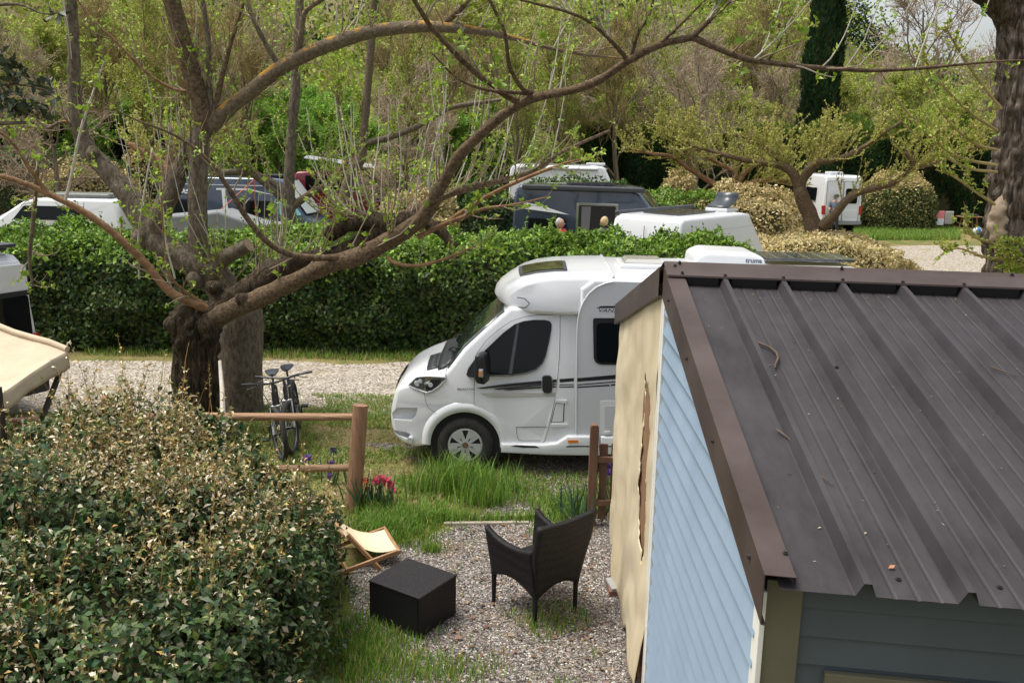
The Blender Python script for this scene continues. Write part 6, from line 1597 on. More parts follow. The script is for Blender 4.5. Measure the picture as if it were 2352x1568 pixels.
# A-pillar shut line and bonnet line
MB().tube([(s, side_y(s, z) - 0.001, z) for s, z in [T_(*p) for p in ((565, 1302), (572, 1240), (584, 1195))]], 0.004, 5).build('bonnet_gap', M_DGREY, cab)
MB().tube([(s, side_y(s, z) - 0.001, z) for s, z in [T_(*p) for p in ((362, 1446), (378, 1530), (400, 1590), (470, 1640))]], 0.003, 5).build('bumper_gap', M_DGREY, cab)
# headlight: housing, chrome bowls, clear cover
HL = [(214, 1376), (292, 1302), (400, 1292), (572, 1304), (560, 1334), (505, 1388), (445, 1430), (385, 1447), (255, 1402)]
hl = plate('headlight', HL, M_CHROME, 0.006)
plate('lamp_shell', [(240, 1372), (305, 1316), (375, 1306), (352, 1410), (270, 1392)], M_DGREY, 0.009, hl)
plate('lamp_shell', [(375, 1390), (430, 1325), (530, 1322), (500, 1372), (440, 1420), (385, 1432)], M_BLACK, 0.009, hl)
for (x, y, r_) in ((300, 1362, 0.040), (330, 1340, 0.030), (425, 1375, 0.034)):
    s, z = T_(x, y)
    MB().tube([(s, side_y(s, z) + 0.0, z), (s, side_y(s, z) - 0.014, z)], [r_, r_ * 0.8], 14).build('lamp_bowl', M_LENS, hl)
MB().tube([(s, side_y(s, z) - 0.007, z) for s, z in [T_(*p) for p in HL + HL[:1]]], 0.007, 6).build('lamp_rim', M_LENS, hl)
# grille and badge strip on the nose, fog lamp
for z0, z1, h_ in ((0.86, 0.97, 0.62), (0.50, 0.66, 0.55)):
    rows = [[(-0.962 + 0.10 * abs(v) ** 3 + (z - 0.6) ** 2 * 0.42 - 0.012, 1 + v, z) for v in np.linspace(-h_, h_, 9)] for z in (z0, (z0 + z1) / 2, z1)]
    MB().grid(rows).build('grille', M_BLACK, mh)
s, z = T_(238, 1878); MB().tube([(s, 0.22, z), (s, 0.03, z)], 0.035, 14).build('fog_lamp', M_LENS, mh)
# wheel-arch lip
lip = MB()
rr = []
for a in np.linspace(-0.02, math.pi + 0.02, 25):
    row = []
    for q, d in ((0.425, 0.03), (0.43, -0.016), (0.50, -0.014), (0.54, 0.004), (0.55, 0.02)):
        s, z = q * math.cos(a), 0.345 + q * math.sin(a)
        row.append((s, side_y(s, z) + d, z))
    rr.append(row)
lip.grid(rr).build('arch_lip', M_PAINT, cab)
MB().tube([(0, 0.04, 0.345), (0, 0.5, 0.345)], 0.445, 28).build('wheel_well', M_DARK, mh)
w_ = wheel(mh, 0.0, 0.105, 0.345, 0.215, -1)
wheel(mh, 0.0, 1.88, 0.345, 0.215, 1, False)
wheel(mh, 3.6, 0.13, 0.345, 0.215, -1)
# mirror
def mbx(x, y, t): 
    s, z = mS((1130 + x / 3.222) * .784, (700 + y / 3.222) * .784, t); return Vector((s, t, z))
mir = loft_body('mirror', round_poly([tuple((mbx(*p, -0.2).x, mbx(*p, -0.2).z)) for p in ((858, 1085), (900, 1068), (948, 1090), (962, 1200), (960, 1340), (945, 1362), (872, 1345), (850, 1290))], 0.03), -0.30, -0.08, 0.04, lambda s, y, z: (s + 0.25 * (y + 0.2), y, z), M_BLACK, mh, 3, 4)
plate('mirror_base', [(764, 1270), (778, 1220), (845, 1128), (868, 1150), (868, 1290), (845, 1296), (780, 1292)], M_BLACK, 0.05, mir)
a_ = mbx(900, 1245, -0.2)
MB().box((a_.x + 0.005, -0.30, a_.z), (0.062, 0.03, 0.105)).build('mirror_lamp', M_CHROME, mir, False, 0.012)
MB().box((a_.x - 0.008, -0.315, a_.z - 0.005), (0.026, 0.012, 0.062)).build('indicator', M_AMBER, mir, False, 0.005)
MB().tube([(a_.x + 0.02, 0.02, a_.z + 0.03), (a_.x + 0.02, -0.12, a_.z + 0.05)], 0.022, 8).build('mirror_arm', M_BLACK, mir)
# coach body
BY0, BY1 = -0.015, 2.13
def body_warp(s, y, z):
    return (s, y, z + 0.03 * (1 - ((y - 1.06) / 1.08) ** 2) * (1 if z > 2.2 else 0))
body = loft_body('coach_body', [(1.345, 0.52), (1.345, 2.30), (1.50, 2.425), (4.95, 2.425), (5.06, 2.30), (5.08, 0.45), (3.2, 0.34), (1.6, 0.34)], BY0, BY1, 0.045, body_warp, M_PAINT, mh)
def bplate(name, poly, mat, out, parent=body, rad=0.0, d0=0.02, traced=True):
    if traced: poly = [mS((1130 + x / 3.222) * .784, (700 + y / 3.222) * .784, BY0) for x, y in poly]
    if rad: poly = round_poly(poly, rad)
    return MB().prism(poly, lambda s, z: (s, BY0 + d0, z), lambda s, z: (s, BY0 - out, z)).build(name, mat, parent)
J = [(1796, 1840), (1800, 1300), (1806, 900), (1815, 760), (1832, 680), (1868, 590), (1920, 515), (1990, 455), (2070, 420), (2150, 402)]
Js = [mS((1130 + x / 3.222) * .784, (700 + y / 3.222) * .784, BY0) for x, y in J]
panel = bplate('side_panel', Js + [(4.90, 2.37), (5.02, 0.50), (1.37, 0.50)], M_PANEL, 0.003, body, 0, 0.02, False)
MB().tube([(s, BY0 - 0.004, z) for s, z in Js], 0.011, 6).build('panel_trim', M_PAINT, body)
for s_ in ([(1806, 1312), (2200, 1277), (2300, 1266), (2300, 1308), (2200, 1318), (1806, 1346)], [(1804, 1371), (2300, 1330), (2300, 1341), (1804, 1381)], [(1802, 1392), (2105, 1372), (2120, 1385), (1802, 1405)], [(2118, 1370), (2300, 1356), (2300, 1372), (2130, 1384)]):
    bplate('stripe', s_, M_STRIPE, 0.0045, panel)
bplate('decal_bar', [(1983, 651), (2034, 632), (2330, 630), (2330, 650)], M_STRIPE, 0.0045, panel)
bw = bplate('window', [(1956, 745), (2560, 745), (2560, 1182), (2040, 1184), (1990, 1172), (1962, 1130)], M_BLACK, 0.014, panel, 0.03)
bplate('pane', [(1990, 790), (2540, 790), (2540, 1160), (1990, 1160)], M_GLASS, 0.020, bw, 0.06)
hb = bplate('hatch', [(2022, 1524), (2560, 1524), (2560, 1840), (2022, 1838)], M_PAINT, 0.010, panel, 0.03)
bplate('hatch_lid', [(2066, 1572), (2540, 1572), (2540, 1800), (2066, 1800)], M_PANEL, 0.014, hb, 0.02)
bplate('hatch_latch', [(2064, 1812), (2114, 1808), (2114, 1836), (2064, 1838)], M_PAINT, 0.03, hb)
s, z = mS((1130 + 2000 / 3.222) * .784, (700 + 690 / 3.222) * .784, BY0)
text_mesh('lettering', 'VANSA', 0.066, M_STRIPE, panel, Matrix.Translation((s, BY0 - 0.003, z)) @ Matrix.Rotation(R(90), 4, 'X') @ Matrix.Diagonal((1.35, 1, 1, 1)), 0.25)
s, z = T_(672, 1422)
text_mesh('badge', 'DUCATO', 0.036, M_DGREY, cab, Matrix.Translation((s, side_y(s, z) - 0.002, z)) @ Matrix.Rotation(R(90), 4, 'X') @ Matrix.Diagonal((1.35, 0.9, 1, 1)), 0.2)
# fuel flap, side skirt, marker lamp
fl = plate('fuel_flap_gap', [(1604, 1545), (1690, 1545), (1682, 1725), (1560, 1730)], M_DGREY, 0.002)
plate('fuel_flap', [(1608, 1550), (1680, 1548), (1672, 1718), (1568, 1724)], M_PAINT, 0.006)
plate('flap_ledge', [(1610, 1515), (1710, 1520), (1695, 1545), (1612, 1540)], M_PAINT, 0.022)
plate('flap_ledge', [(1562, 1742), (1720, 1740), (1718, 1762), (1560, 1766)], M_PAINT, 0.022)
sk = loft_body('side_skirt', [(0.44, 0.285), (0.44, 0.40), (0.95, 0.405), (1.12, 0.43), (1.24, 0.52), (1.62, 0.52), (1.64, 0.275), (1.0, 0.265)], -0.075, 0.3, 0.03, lambda s, y, z: (s, y, z), M_PAINT, mh, 3, 3)
sk2 = loft_body('side_skirt', [(1.645, 0.285), (1.645, 0.515), (5.0, 0.515), (5.0, 0.285)], -0.055, 0.3, 0.03, lambda s, y, z: (s, y, z), M_PAINT, mh, 3, 3)
def flat(name, poly, mat, y, out, parent, rad=0.0):
    q = [mS((1130 + a / 3.222) * .784, (700 + b / 3.222) * .784, y) for a, b in poly]
    if rad: q = round_poly(q, rad)
    return MB().prism(q, lambda s, z: (s, y + 0.02, z), lambda s, z: (s, y - out, z)).build(name, mat, parent)
flat('step_tread', [(1180, 1952), (1230, 1944), (1420, 1952), (1452, 1968), (1300, 1968)], M_BLACK, -0.075, 0.004, sk)
flat('marker_lamp', [(1716, 1900), (1730, 1895), (1812, 1895), (1820, 1905), (1818, 1920), (1730, 1922), (1718, 1914)], M_AMBER, -0.075, 0.008, sk, 0.01)
flat('skirt_line', [(1700, 1958), (1720, 1950), (1990, 1950), (1990, 1960), (1712, 1962)], M_BLACK, -0.075, 0.003, sk)
for x_ in (1.66, 2.4):
    flat('skirt_line', [(1850, 1950), (2400, 1952), (2400, 1962), (1850, 1960)], M_BLACK, -0.055, 0.003, sk2) if x_ < 2 else None
# overcab cap
def cap_warp(s, y, z):
    v = (y - 1.06) / 1.05
    hw = 1.05 * (1 - 0.30 * (max(0.0, 0.95 - s) / 0.65) ** 2.0)
    s2 = s + 0.16 * abs(v) ** 2.5 * max(0.0, 1 - (s - 0.28) / 0.6)
    tap = 1 - 0.14 * max(0.0, z - 2.12) / 0.34 * max(0.0, min(1.0, (1.75 - s) / 0.9))
    return (s2, 1.06 + v * hw * tap, z + 0.03 * (1 - v * v) * (1 if z > 2.3 else 0))
capo = loft_body('overcab', [(0.40, 2.015), (0.325, 2.05), (0.30, 2.10), (0.315, 2.165), (0.37, 2.23), (0.47, 2.295), (0.62, 2.355), (0.82, 2.40), (1.05, 2.43), (1.34, 2.445), (1.72, 2.45), (1.72, 2.02), (1.30, 1.985), (1.16, 1.975), (0.75, 1.985)], 0.01, 2.11, 0.06, cap_warp, M_PAINT, mh, 4, 12, 28)
MB().tube([cap_warp(0.44, 1.06 + v, 2.035) for v in np.linspace(-0.96, 0.96, 15)], 0.012, 6).build('lip_seal', M_DGREY, capo)
MB().tube([cap_warp(s, 0.004, z) for s, z in ((0.50, 2.16), (0.62, 2.16), (0.70, 2.11), (0.64, 2.055), (0.52, 2.045))], 0.007, 5).build('moulding', M_DGREY, capo)
# skylight in the cap
def cap_top(s): return np.interp(s, [0.47, 0.62, 0.82, 1.05, 1.34], [2.295, 2.355, 2.40, 2.43, 2.445])
def cap_grid(s0, s1, y0, y1, off, n=9):
    return [[Vector(cap_warp(s, y, cap_top(s))) + Vector((0, 0, off)) for y in np.linspace(y0, y1, n)] for s in np.linspace(s0, s1, n)]
sf = MB().grid(cap_grid(0.60, 1.20, 0.36, 1.24, 0.012)).build('skylight', M_DGREY, capo); q_ = sf.modifiers.new('s', 'SOLIDIFY'); q_.thickness = 0.022
sg = MB().grid(cap_grid(0.64, 1.16, 0.43, 1.17, 0.022)).build('skylight_pane', pm('smoked_glass', (0.035, 0.033, 0.030), rough=0.04, spec=0.8, coat=0.5), sf)
# seam, roof vents, air conditioner, solar panel
MB().tube([(1.73, y, 2.452 + 0.03 * (1 - ((y - 1.06) / 1.08) ** 2)) for y in np.linspace(0.03, 2.09, 9)], 0.012, 6).build('roof_seam', M_PAINT, body)
v1 = MB().box((2.18, 1.05, 2.475), (0.64, 0.62, 0.07)).build('roof_vent', M_PAINT, body, False, 0.03, 3)
MB().add([(1.93, 0.82, 2.515), (2.43, 0.82, 2.515), (2.43, 1.28, 2.515), (1.93, 1.28, 2.515), (1.97, 0.86, 2.56), (2.39, 0.86, 2.56), (2.39, 1.24, 2.56), (1.97, 1.24, 2.56)], [(4, 5, 6, 7), (0, 1, 5, 4), (1, 2, 6, 5), (2, 3, 7, 6), (3, 0, 4, 7)]).build('vent_dome', pm('milky_dome', (0.50, 0.49, 0.46), rough=0.1, coat=0.6), v1)
ac = loft_body('air_conditioner', round_poly([(2.82, 2.44), (2.84, 2.60), (2.98, 2.665), (3.60, 2.645), (3.72, 2.58), (3.74, 2.44)], 0.05), 0.95, 1.75, 0.06, lambda s, y, z: (s, y, z), M_PAINT, body)
text_mesh('lettering', 'truma', 0.085, pm('blue_grey_print', (0.10, 0.13, 0.19), rough=0.4), ac, Matrix.Translation((3.47, 0.947, 2.53)) @ Matrix.Rotation(R(90), 4, 'X'), 0, 0.002)
sp = MB().box((4.42, 1.75, 2.525), (1.15, 0.75, 0.035)).build('solar_panel', M_SOLAR, body, False, 0.004)
for k in range(5): MB().box((4.0 + 0.21 * k, 1.75, 2.5435), (0.006, 0.72, 0.002)).build('cell_line', M_LENS, sp)
MB().tube([(4.62, 0.12, 2.45), (4.62, 0.12, 2.50), (4.95, 0.12, 2.50)], 0.012, 6).build('roof_rail', M_PAINT, body)

# ---- panel vans on the pitches
def van(name, label, loc, heading, L, W, H, paint, cat='van', group=None, hood=0.75, rake=0.75, wheels=True, bx=0.0):
    """local x forward, y to the left; returns the root and body; heading = angle of local x from world +X"""
    t = thing(name, label, cat, loc, heading, group)
    f = L / 2
    ou = [(-f + 0.06, 0.32), (-f, 0.45), (-f + 0.005, 1.0), (-f + 0.05, H - 0.35), (-f + 0.10, H - 0.10), (-f + 0.22, H - 0.01), (-f + 0.6, H), (f - hood - rake - 0.55, H), (f - hood - rake - 0.2, H - 0.04), (f - hood - rake, H - 0.14), (f - hood, 1.36), (f - hood + 0.12, 1.27), (f - 0.28, 1.10), (f - 0.08, 0.95), (f - 0.01, 0.70), (f, 0.50), (f - 0.08, 0.32)]
    def wp(x, y, z):
        k = 1 - 0.10 * max(0, z - 1.2) / (H - 1.2) - 0.16 * max(0.0, (x - (f - 1.0))) ** 2
        return (x + (-0.12 * abs(y / (W / 2)) ** 3 if x > f - 1.6 and z > 0.3 else 0), y * k, z)
    b = loft_body('body', ou, -W / 2, W / 2, 0.09, wp, paint, t, 3, 6)
    if wheels:
        for x in (-f + 1.05, f - 0.95):
            for sd_ in (-1, 1):
                MB().tube([(x, sd_ * (W / 2 - 0.16), 0.34), (x, sd_ * (W / 2 + 0.004), 0.34)], 0.42, 20).build('wheel_arch', M_DARK, t)
                wheel(t, x, sd_ * (W / 2 - 0.09), 0.34, 0.21, sd_, False)
    rows = [[wp(f - hood - rake * q + 0.012, W / 2 * 0.86 * v, 1.40 + (H - 1.56) * q + 0.012) for v in np.linspace(-1, 1, 7)] for q in np.linspace(0, 1, 5)]
    MB().grid(rows).build('windscreen', M_SCREEN, t)
    t['_'] = 0; del t['_']
    return t, b, wp
def vside(t, wp, side, name, poly, W, mat, out=0.012, rad=0.05, parent=None):
    q = round_poly(poly, rad) if rad else poly
    yo = side * W / 2
    def fn(o_):
        def g(x, z):
            p = wp(x, yo, z); return (x, p[1] + side * o_, z)
        return g
    return MB().prism(q, fn(-0.02), fn(out)).build(name, mat, parent or t)
M_NAVY = pm('navy_metallic_paint', (0.030, 0.042, 0.068), rough=0.25, var=0.1, coat=0.7)
M_STEEL = pm('steel_blue_paint', (0.045, 0.065, 0.105), rough=0.25, var=0.1, coat=0.7)

# blue lettered camper van beyond the long hedge
Lv, Wv, Hv = 5.9, 2.05, 2.6
c = at(575, 470, 31.5)
t, b, wp = van('camper_van', 'blue camper van with white lettering and swoosh behind the long hedge', (c.x, 31.8, 0), R(-3), Lv, Wv, Hv, M_STEEL)
for x0, x1 in ((-2.55, -1.55), (-0.15, 1.0)): vside(t, wp, -1, 'window', [(x0, 1.35), (x1, 1.35), (x1, 1.85), (x0, 1.85)], Wv, M_GLASS)
vside(t, wp, -1, 'swoosh', [(-0.9, 2.18), (0.2, 2.19), (1.2, 2.02), (0.2, 2.25), (-0.9, 2.24)], Wv, M_PAINT, 0.006, 0)
vside(t, wp, -1, 'swoosh', [(-0.72, 2.2), (-0.60, 2.2), (-0.45, 1.2), (-0.62, 1.2), (-0.68, 1.6)], Wv, M_PAINT, 0.007, 0)
vside(t, wp, -1, 'roof_line', [(-2.7, 2.34), (1.1, 2.33), (1.1, 2.36), (-2.7, 2.37)], Wv, M_PANEL, 0.004, 0)
text_mesh('lettering', 'PÖSSL', 0.27, M_PAINT, t, Matrix.Translation((-2.55, -Wv / 2 * 0.935 - 0.008, 2.05)) @ Matrix.Rotation(R(84), 4, 'X') @ Matrix.Diagonal((1.5, 0.75, 1, 1)), 0.3, 0.01)
rows = [[wp(Lv / 2 - 0.75 - 0.75 * q + 0.03, Wv / 2 * 0.9 * v, 1.42 + (Hv - 1.56) * q + 0.03) for v in np.linspace(-1, 1, 5)] for q in np.linspace(0, 1, 4)]
MB().grid(rows).build('screen_cover', pm('silver_cover', (0.60, 0.66, 0.68), rough=0.35, metal=0.3, bump=0.5, bscale=5), t)
vside(t, wp, -1, 'window_cover', [(1.25, 1.40), (2.0, 1.40), (1.55, 2.0), (1.25, 2.05)], Wv, pm('teal_cover', (0.25, 0.62, 0.66), rough=0.5), 0.012, 0.05)
MB().box((0.9, 0, Hv + 0.05), (0.6, 0.6, 0.10)).build('roof_vent', M_BLACK, t, False, 0.03)
MB().box((0.2, 0.1, Hv + 0.03), (0.6, 0.6, 0.06)).build('roof_vent', M_PANEL, t, False, 0.03)
# orange guy straps beside it
M_ORANGE = pm('orange_strap', (0.75, 0.16, 0.05), rough=0.6)
a = at(583, 395, 30.3); b_ = at(583, 512, 30.3)
tag(MB().bar(a, Vector((a.x, a.y, 0)), 0.05, 0.012).build('tent_pole', M_ORANGE), 'upright orange pole standing before the blue lettered camper van', 'pole')
a2 = at(581, 415, 30.3); b2 = at(490, 497, 29.0)
tag(MB().tube([a2, b2, b2 + (b2 - a2) * 0.9], 0.014, 5).build('guy_strap', M_ORANGE), 'slanting orange guy strap running down from the orange pole', 'strap')
# grey tarpaulined trailer in front of it
g_ = at(540, 520, 25.5)
tag(MB().prism([(-2.3, 0), (2.6, 0), (2.6, 0.35), (0.6, 0.62), (-0.3, 0.92), (-2.2, 0.72)], lambda x, z: (g_.x + x, 25.0, 1.02 + z), lambda x, z: (g_.x + x, 26.4, 1.02 + z)).box((g_.x, 25.7, 0.55), (4.4, 1.3, 0.95)).build('covered_trailer', pm('grey_tarp', (0.20, 0.21, 0.215), rough=0.7, var=0.12, vscale=1.5, bump=0.4, bscale=5), None, False, 0.06), 'grey tarpaulin-covered trailer behind the long hedge', 'trailer')

# low white van at the far left
c = at(150, 480, 28.5)
t, b, wp = van('low_van', 'low white van with dark side windows and roof box behind the hedge', (c.x - 0.3, 28.6, 0), R(178), 4.9, 1.9, 2.02, M_PAINT, hood=0.9, rake=0.9)
vside(t, wp, 1, 'window', [(-1.4, 1.38), (0.9, 1.38), (0.55, 1.80), (-1.3, 1.80)], 1.9, M_GLASS, 0.012, 0.06)
MB().box((-0.9, 0, 2.09), (2.0, 0.9, 0.13)).build('roof_box', pm('grey_green_box', (0.14, 0.15, 0.13), rough=0.5), t, False, 0.05, 3)

# red van with white awning, far behind
c = at(745, 375, 37)
t, b, wp = van('red_van', 'dark red van under a white awning behind the pollard trees', (c.x + 0.9, 37, 0), R(10), 4.2, 1.95, 2.65, pm('dark_red_paint', (0.22, 0.012, 0.025), rough=0.3, coat=0.6))
vside(t, wp, -1, 'window', [(-1.6, 1.9), (0.6, 1.9), (0.4, 2.5), (-1.6, 2.5)], 1.95, M_GLASS)
a = at(690, 357, 41.5); b_ = at(860, 380, 40.5)
MB().add([tuple(at(705, 356, 36.5)), tuple(at(862, 378, 36.5)), tuple(at(860, 386, 34)), tuple(at(698, 362, 34))], [(0, 1, 2, 3)]).build('awning', M_PAINT, t, True).modifiers.new('s', 'SOLIDIFY').thickness = 0.03

# white camper van far behind the dark one
c = at(1330, 410, 39)
t, b, wp = van('camper_van', 'white high-roofed camper van parked behind the dark blue one', (c.x - 0.1, 39.2, 0), R(-6), 5.6, 2.1, 3.0, M_PAINT)
MB().grid([[(-2.2, y, 3.02), (0.6, y, 3.02)] for y in (-0.9, 0.0)]).build('roof_panel', pm('grey_roof_panel', (0.40, 0.41, 0.42), rough=0.3), t)
MB().box((0.8, -0.1, 3.05), (0.8, 0.9, 0.10)).build('roof_vent', M_PANEL, t, False, 0.03)
MB().tube([(-2.4, -0.98, 2.86), (0.9, -0.98, 2.86)], 0.06, 8).build('awning_case', M_PANEL, t)
rows = [[wp(2.8 - 0.75 - 0.75 * q + 0.03, 0.95 * v, 1.42 + (3.0 - 1.56) * q * 0.55 + 0.03) for v in np.linspace(-1, 1, 5)] for q in np.linspace(0, 1, 4)]
vside(t, wp, -1, 'window_cover', [(1.35, 1.75), (1.95, 1.75), (1.5, 2.4), (1.3, 2.4)], 2.1, pm('pale_teal_cover', (0.50, 0.74, 0.76), rough=0.4), 0.012, 0.05)

# dark blue camper van with open sliding door
Wd_ = 2.05
t, b, wp = van('camper_van', 'dark blue camper van with open sliding door and roof awning', (at(1345, 480, 25.6).x + 0.75, 25.9, 0), R(-16), 5.3, Wd_, 2.55, M_NAVY, hood=0.8, rake=0.95)
t.scale = (1, 1, 1.09)
dr = vside(t, wp, -1, 'door_frame', [(-0.80, 0.5), (0.36, 0.5), (0.36, 2.15), (-0.80, 2.15)], Wd_, M_CHROME, 0.010, 0.04)
vside(t, wp, -1, 'door_opening', [(-0.73, 0.52), (0.29, 0.52), (0.29, 2.09), (-0.73, 2.09)], Wd_, M_DARK, 0.016, 0.04, dr)
vside(t, wp, -1, 'curtain', [(-0.63, 0.9), (-0.43, 0.9), (-0.39, 2.06), (-0.65, 2.06)], Wd_, pm('grey_curtain', (0.12, 0.12, 0.12), rough=0.9), 0.022, 0.02, dr)
wn_ = vside(t, wp, -1, 'window', [(-2.15, 1.12), (-1.08, 1.12), (-1.08, 1.72), (-2.15, 1.72)], Wd_, M_GLASS, 0.014, 0.05)
vside(t, wp, -1, 'swoosh', [(-2.3, 1.95), (-1.0, 1.84), (-1.7, 2.02), (-2.3, 2.12)], Wd_, M_PAINT, 0.006, 0)
vside(t, wp, -1, 'body_stripe', [(-2.3, 0.95), (-0.9, 0.87), (-0.9, 0.91), (-2.3, 1.0)], Wd_, M_PANEL, 0.006, 0)
vside(t, wp, -1, 'body_stripe', [(-2.3, 1.03), (-2.0, 1.02), (-2.0, 1.07), (-2.3, 1.08)], Wd_, M_PANEL, 0.006, 0)
vside(t, wp, -1, 'cab_window', [(1.2, 1.42), (2.0, 1.42), (1.55, 2.05), (1.2, 2.08)], Wd_, M_SCREEN, 0.012, 0.06)
MB().bar((-2.35, -0.98, 2.50), (1.05, -0.98, 2.50), 0.14, 0.12).build('awning_case', M_AWN, t, False, 0.03)
MB().box((-0.6, 0.1, 2.585), (1.3, 0.8, 0.05)).build('solar_panel', M_SOLAR, t)
MB().box((-2.655, -0.86, 0.95), (0.05, 0.14, 0.5)).build('tail_light', M_RED, t, False, 0.02)

# white van with solar panel right behind the hedge
ax = Vector((0.66, 0.75, 0)).normalized()
rl = G(1405, 497, 2.32); hd = math.atan2(ax.y, ax.x)
rt = Vector((ax.y, -ax.x, 0))
cc_ = Vector((rl.x, rl.y + 0.35, 0)) + ax * 2.45 + rt * 0.98
t, b, wp = van('white_van', 'white van with solar panel and raised roof vent behind the hedge', (cc_.x, cc_.y, 0), hd, 5.0, 2.0, 2.36, M_PAINT)
MB().box((-0.9, 0.05, 2.385), (1.7, 0.95, 0.03)).build('solar_panel', M_SOLAR, t)
MB().bar((-2.35, 0.88, 2.38), (1.1, 0.88, 2.38), 0.12, 0.10).build('awning_case', M_AWN, t, False, 0.03)
rv = MB().box((0.55, -0.25, 2.40), (0.55, 0.6, 0.08)).build('roof_vent', M_PANEL, t, False, 0.02)
rows = [[(0.32 + 0.5 * math.sin(q * 1.4), y, 2.46 + 0.30 * (1 - math.cos(q * 1.1)) + 0.10 * q) for y in (-0.55, 0.05)] for q in np.linspace(0, 1.2, 6)]
MB().grid(rows).build('vent_hood', pm('smoked_acrylic', (0.05, 0.058, 0.066), rough=0.3), rv).modifiers.new('s', 'SOLIDIFY').thickness = 0.015
for z in (1.55, 2.02): vside(t, wp, -1, 'body_crease', [(-2.3, z), (1.0, z), (1.0, z + 0.012), (-2.3, z + 0.012)], 2.0, M_PANEL, 0.004, 0)
MB().box((-2.49, 0.0, 1.4), (0.012, 0.012, 1.5)).build('door_gap', M_DGREY, t)
MB().box((-2.49, -0.9, 1.4), (0.03, 0.12, 0.4)).build('tail_light', M_RED, t)

# tall white van seen from behind, beside the domed bush
Ws, Hs, Ls = 1.95, 2.62, 5.6
c = G(1909, 532)
t, b, wp = van('tall_van', 'tall white panel van with its rear doors facing the gravel road', (c.x + 0.15, c.y + 2.85, 0), R(96), Ls, Ws, Hs, M_PAINT)
rx = -Ls / 2
def rear(name, y0, y1, z0, z1, mat, out, rad=0.05, parent=None):
    return MB().prism(round_poly([(y0, z0), (y1, z0), (y1, z1), (y0, z1)], rad), lambda y, z: (rx + 0.12, y, z), lambda y, z: (rx + 0.035 * max(0, z - 1.0) - out, y, z)).build(name, mat, parent or t)
for y0, y1 in ((0.02, 0.80), (-0.80, -0.02)):
    rear('rear_door_gap', y0 - 0.012, y1 + 0.012, 0.50, 2.36, M_DGREY, 0.004, 0.08)
dl = rear('rear_door', 0.03, 0.79, 0.52, 2.34, M_PAINT, 0.012, 0.08)
rear('door_panel', 0.10, 0.70, 1.35, 2.02, M_PAINT, 0.022, 0.10, dl)
rear('logo_strip', 0.18, 0.60, 1.16, 1.25, pm('blue_print', (0.04, 0.20, 0.50), rough=0.4), 0.016, 0.02, dl)
rear('number_plate', 0.10, 0.62, 0.60, 0.71, M_PAINT, 0.018, 0.01, dl)
rear('plate_band', 0.56, 0.62, 0.60, 0.71, pm('blue_print', (0.04, 0.20, 0.50)), 0.020, 0.005, dl)
dr_ = rear('rear_door', -0.79, -0.03, 0.52, 2.34, M_PAINT, 0.012, 0.08)
rear('rear_window', -0.70, -0.12, 1.32, 2.02, M_GLASS, 0.020, 0.10, dr_)
rear('door_panel', -0.70, -0.12, 0.68, 1.0, M_PAINT, 0.020, 0.06, dr_)
for s_ in (-1, 1): rear('tail_light', min(s_ * 0.97, s_ * 0.83), max(s_ * 0.97, s_ * 0.83), 0.80, 1.22, M_RED, 0.03, 0.03)
rear('bumper', -0.97, 0.97, 0.36, 0.52, pm('grey_bumper', (0.30, 0.30, 0.31), rough=0.6), 0.10, 0.05)
MB().box((-1.6, 0, Hs + 0.07), (0.7, 0.62, 0.14)).build('roof_vent', M_PANEL, t, False, 0.04)
vside(t, wp, 1, 'window', [(-1.9, 1.4), (-0.7, 1.4), (-0.7, 2.0), (-1.9, 2.0)], Ws, M_GLASS)

# white van at the left edge, its rear corner showing above the canopy
ctr = Vector((-7.55, 12.15, 0)); hd = R(152)
Wl, Hl = 2.05, 2.30
ax = Vector((math.cos(hd), math.sin(hd), 0))
rc = at(90, 760, 12.9)
lft = Vector((-ax.y, ax.x, 0))
ctr = Vector((rc.x, rc.y, 0)) + ax * 2.6 + lft * 1.02      # rear right corner stands at rc
t, b, wp = van('white_van', 'white van at the edge with black rear glass and roof rack', (ctr.x, ctr.y, 0), hd, 5.2, Wl, Hl, M_PAINT)
rx = -2.6
for y0, y1, nm in ((-0.93, -0.02, 'rear_door'), (0.02, 0.93, 'rear_door')):
    d_ = rear(nm, y0, y1, 0.45, Hl - 0.14, M_PAINT, 0.010, 0.06)
    rear('rear_window', y0 + 0.02, y1 - 0.02, 1.02, 1.72, M_GLASS, 0.018, 0.05, d_)
    rear('window_trim', y0 + 0.01, y1 - 0.01, 1.72, 1.79, M_BLACK, 0.022, 0.01, d_)
rear('door_gap', -0.018, 0.018, 0.45, Hl - 0.1, M_DGREY, 0.012, 0.004)
rear('tail_light', -1.01, -0.93, 0.72, 1.16, M_RED, 0.03, 0.03)
rear('tail_light', 0.93, 1.01, 0.72, 1.16, M_RED, 0.03, 0.03)
rear('brake_light', -0.30, 0.30, Hl - 0.16, Hl - 0.08, pm('dark_red_lens', (0.12, 0.01, 0.012), rough=0.2), 0.02, 0.03)
rear('bumper', -1.02, 1.02, 0.30, 0.52, M_BLACK, 0.12, 0.05)
for x in (-2.2, -1.0, 0.3): MB().box((x, 0, Hl + 0.06), (0.06, 1.8, 0.05)).build('rack_bar', M_AWN, t, False, 0.01)
MB().box((-2.0, -0.2, Hl + 0.12), (0.9, 1.4, 0.05)).build('rack_panel', M_AWN, t, False, 0.01)
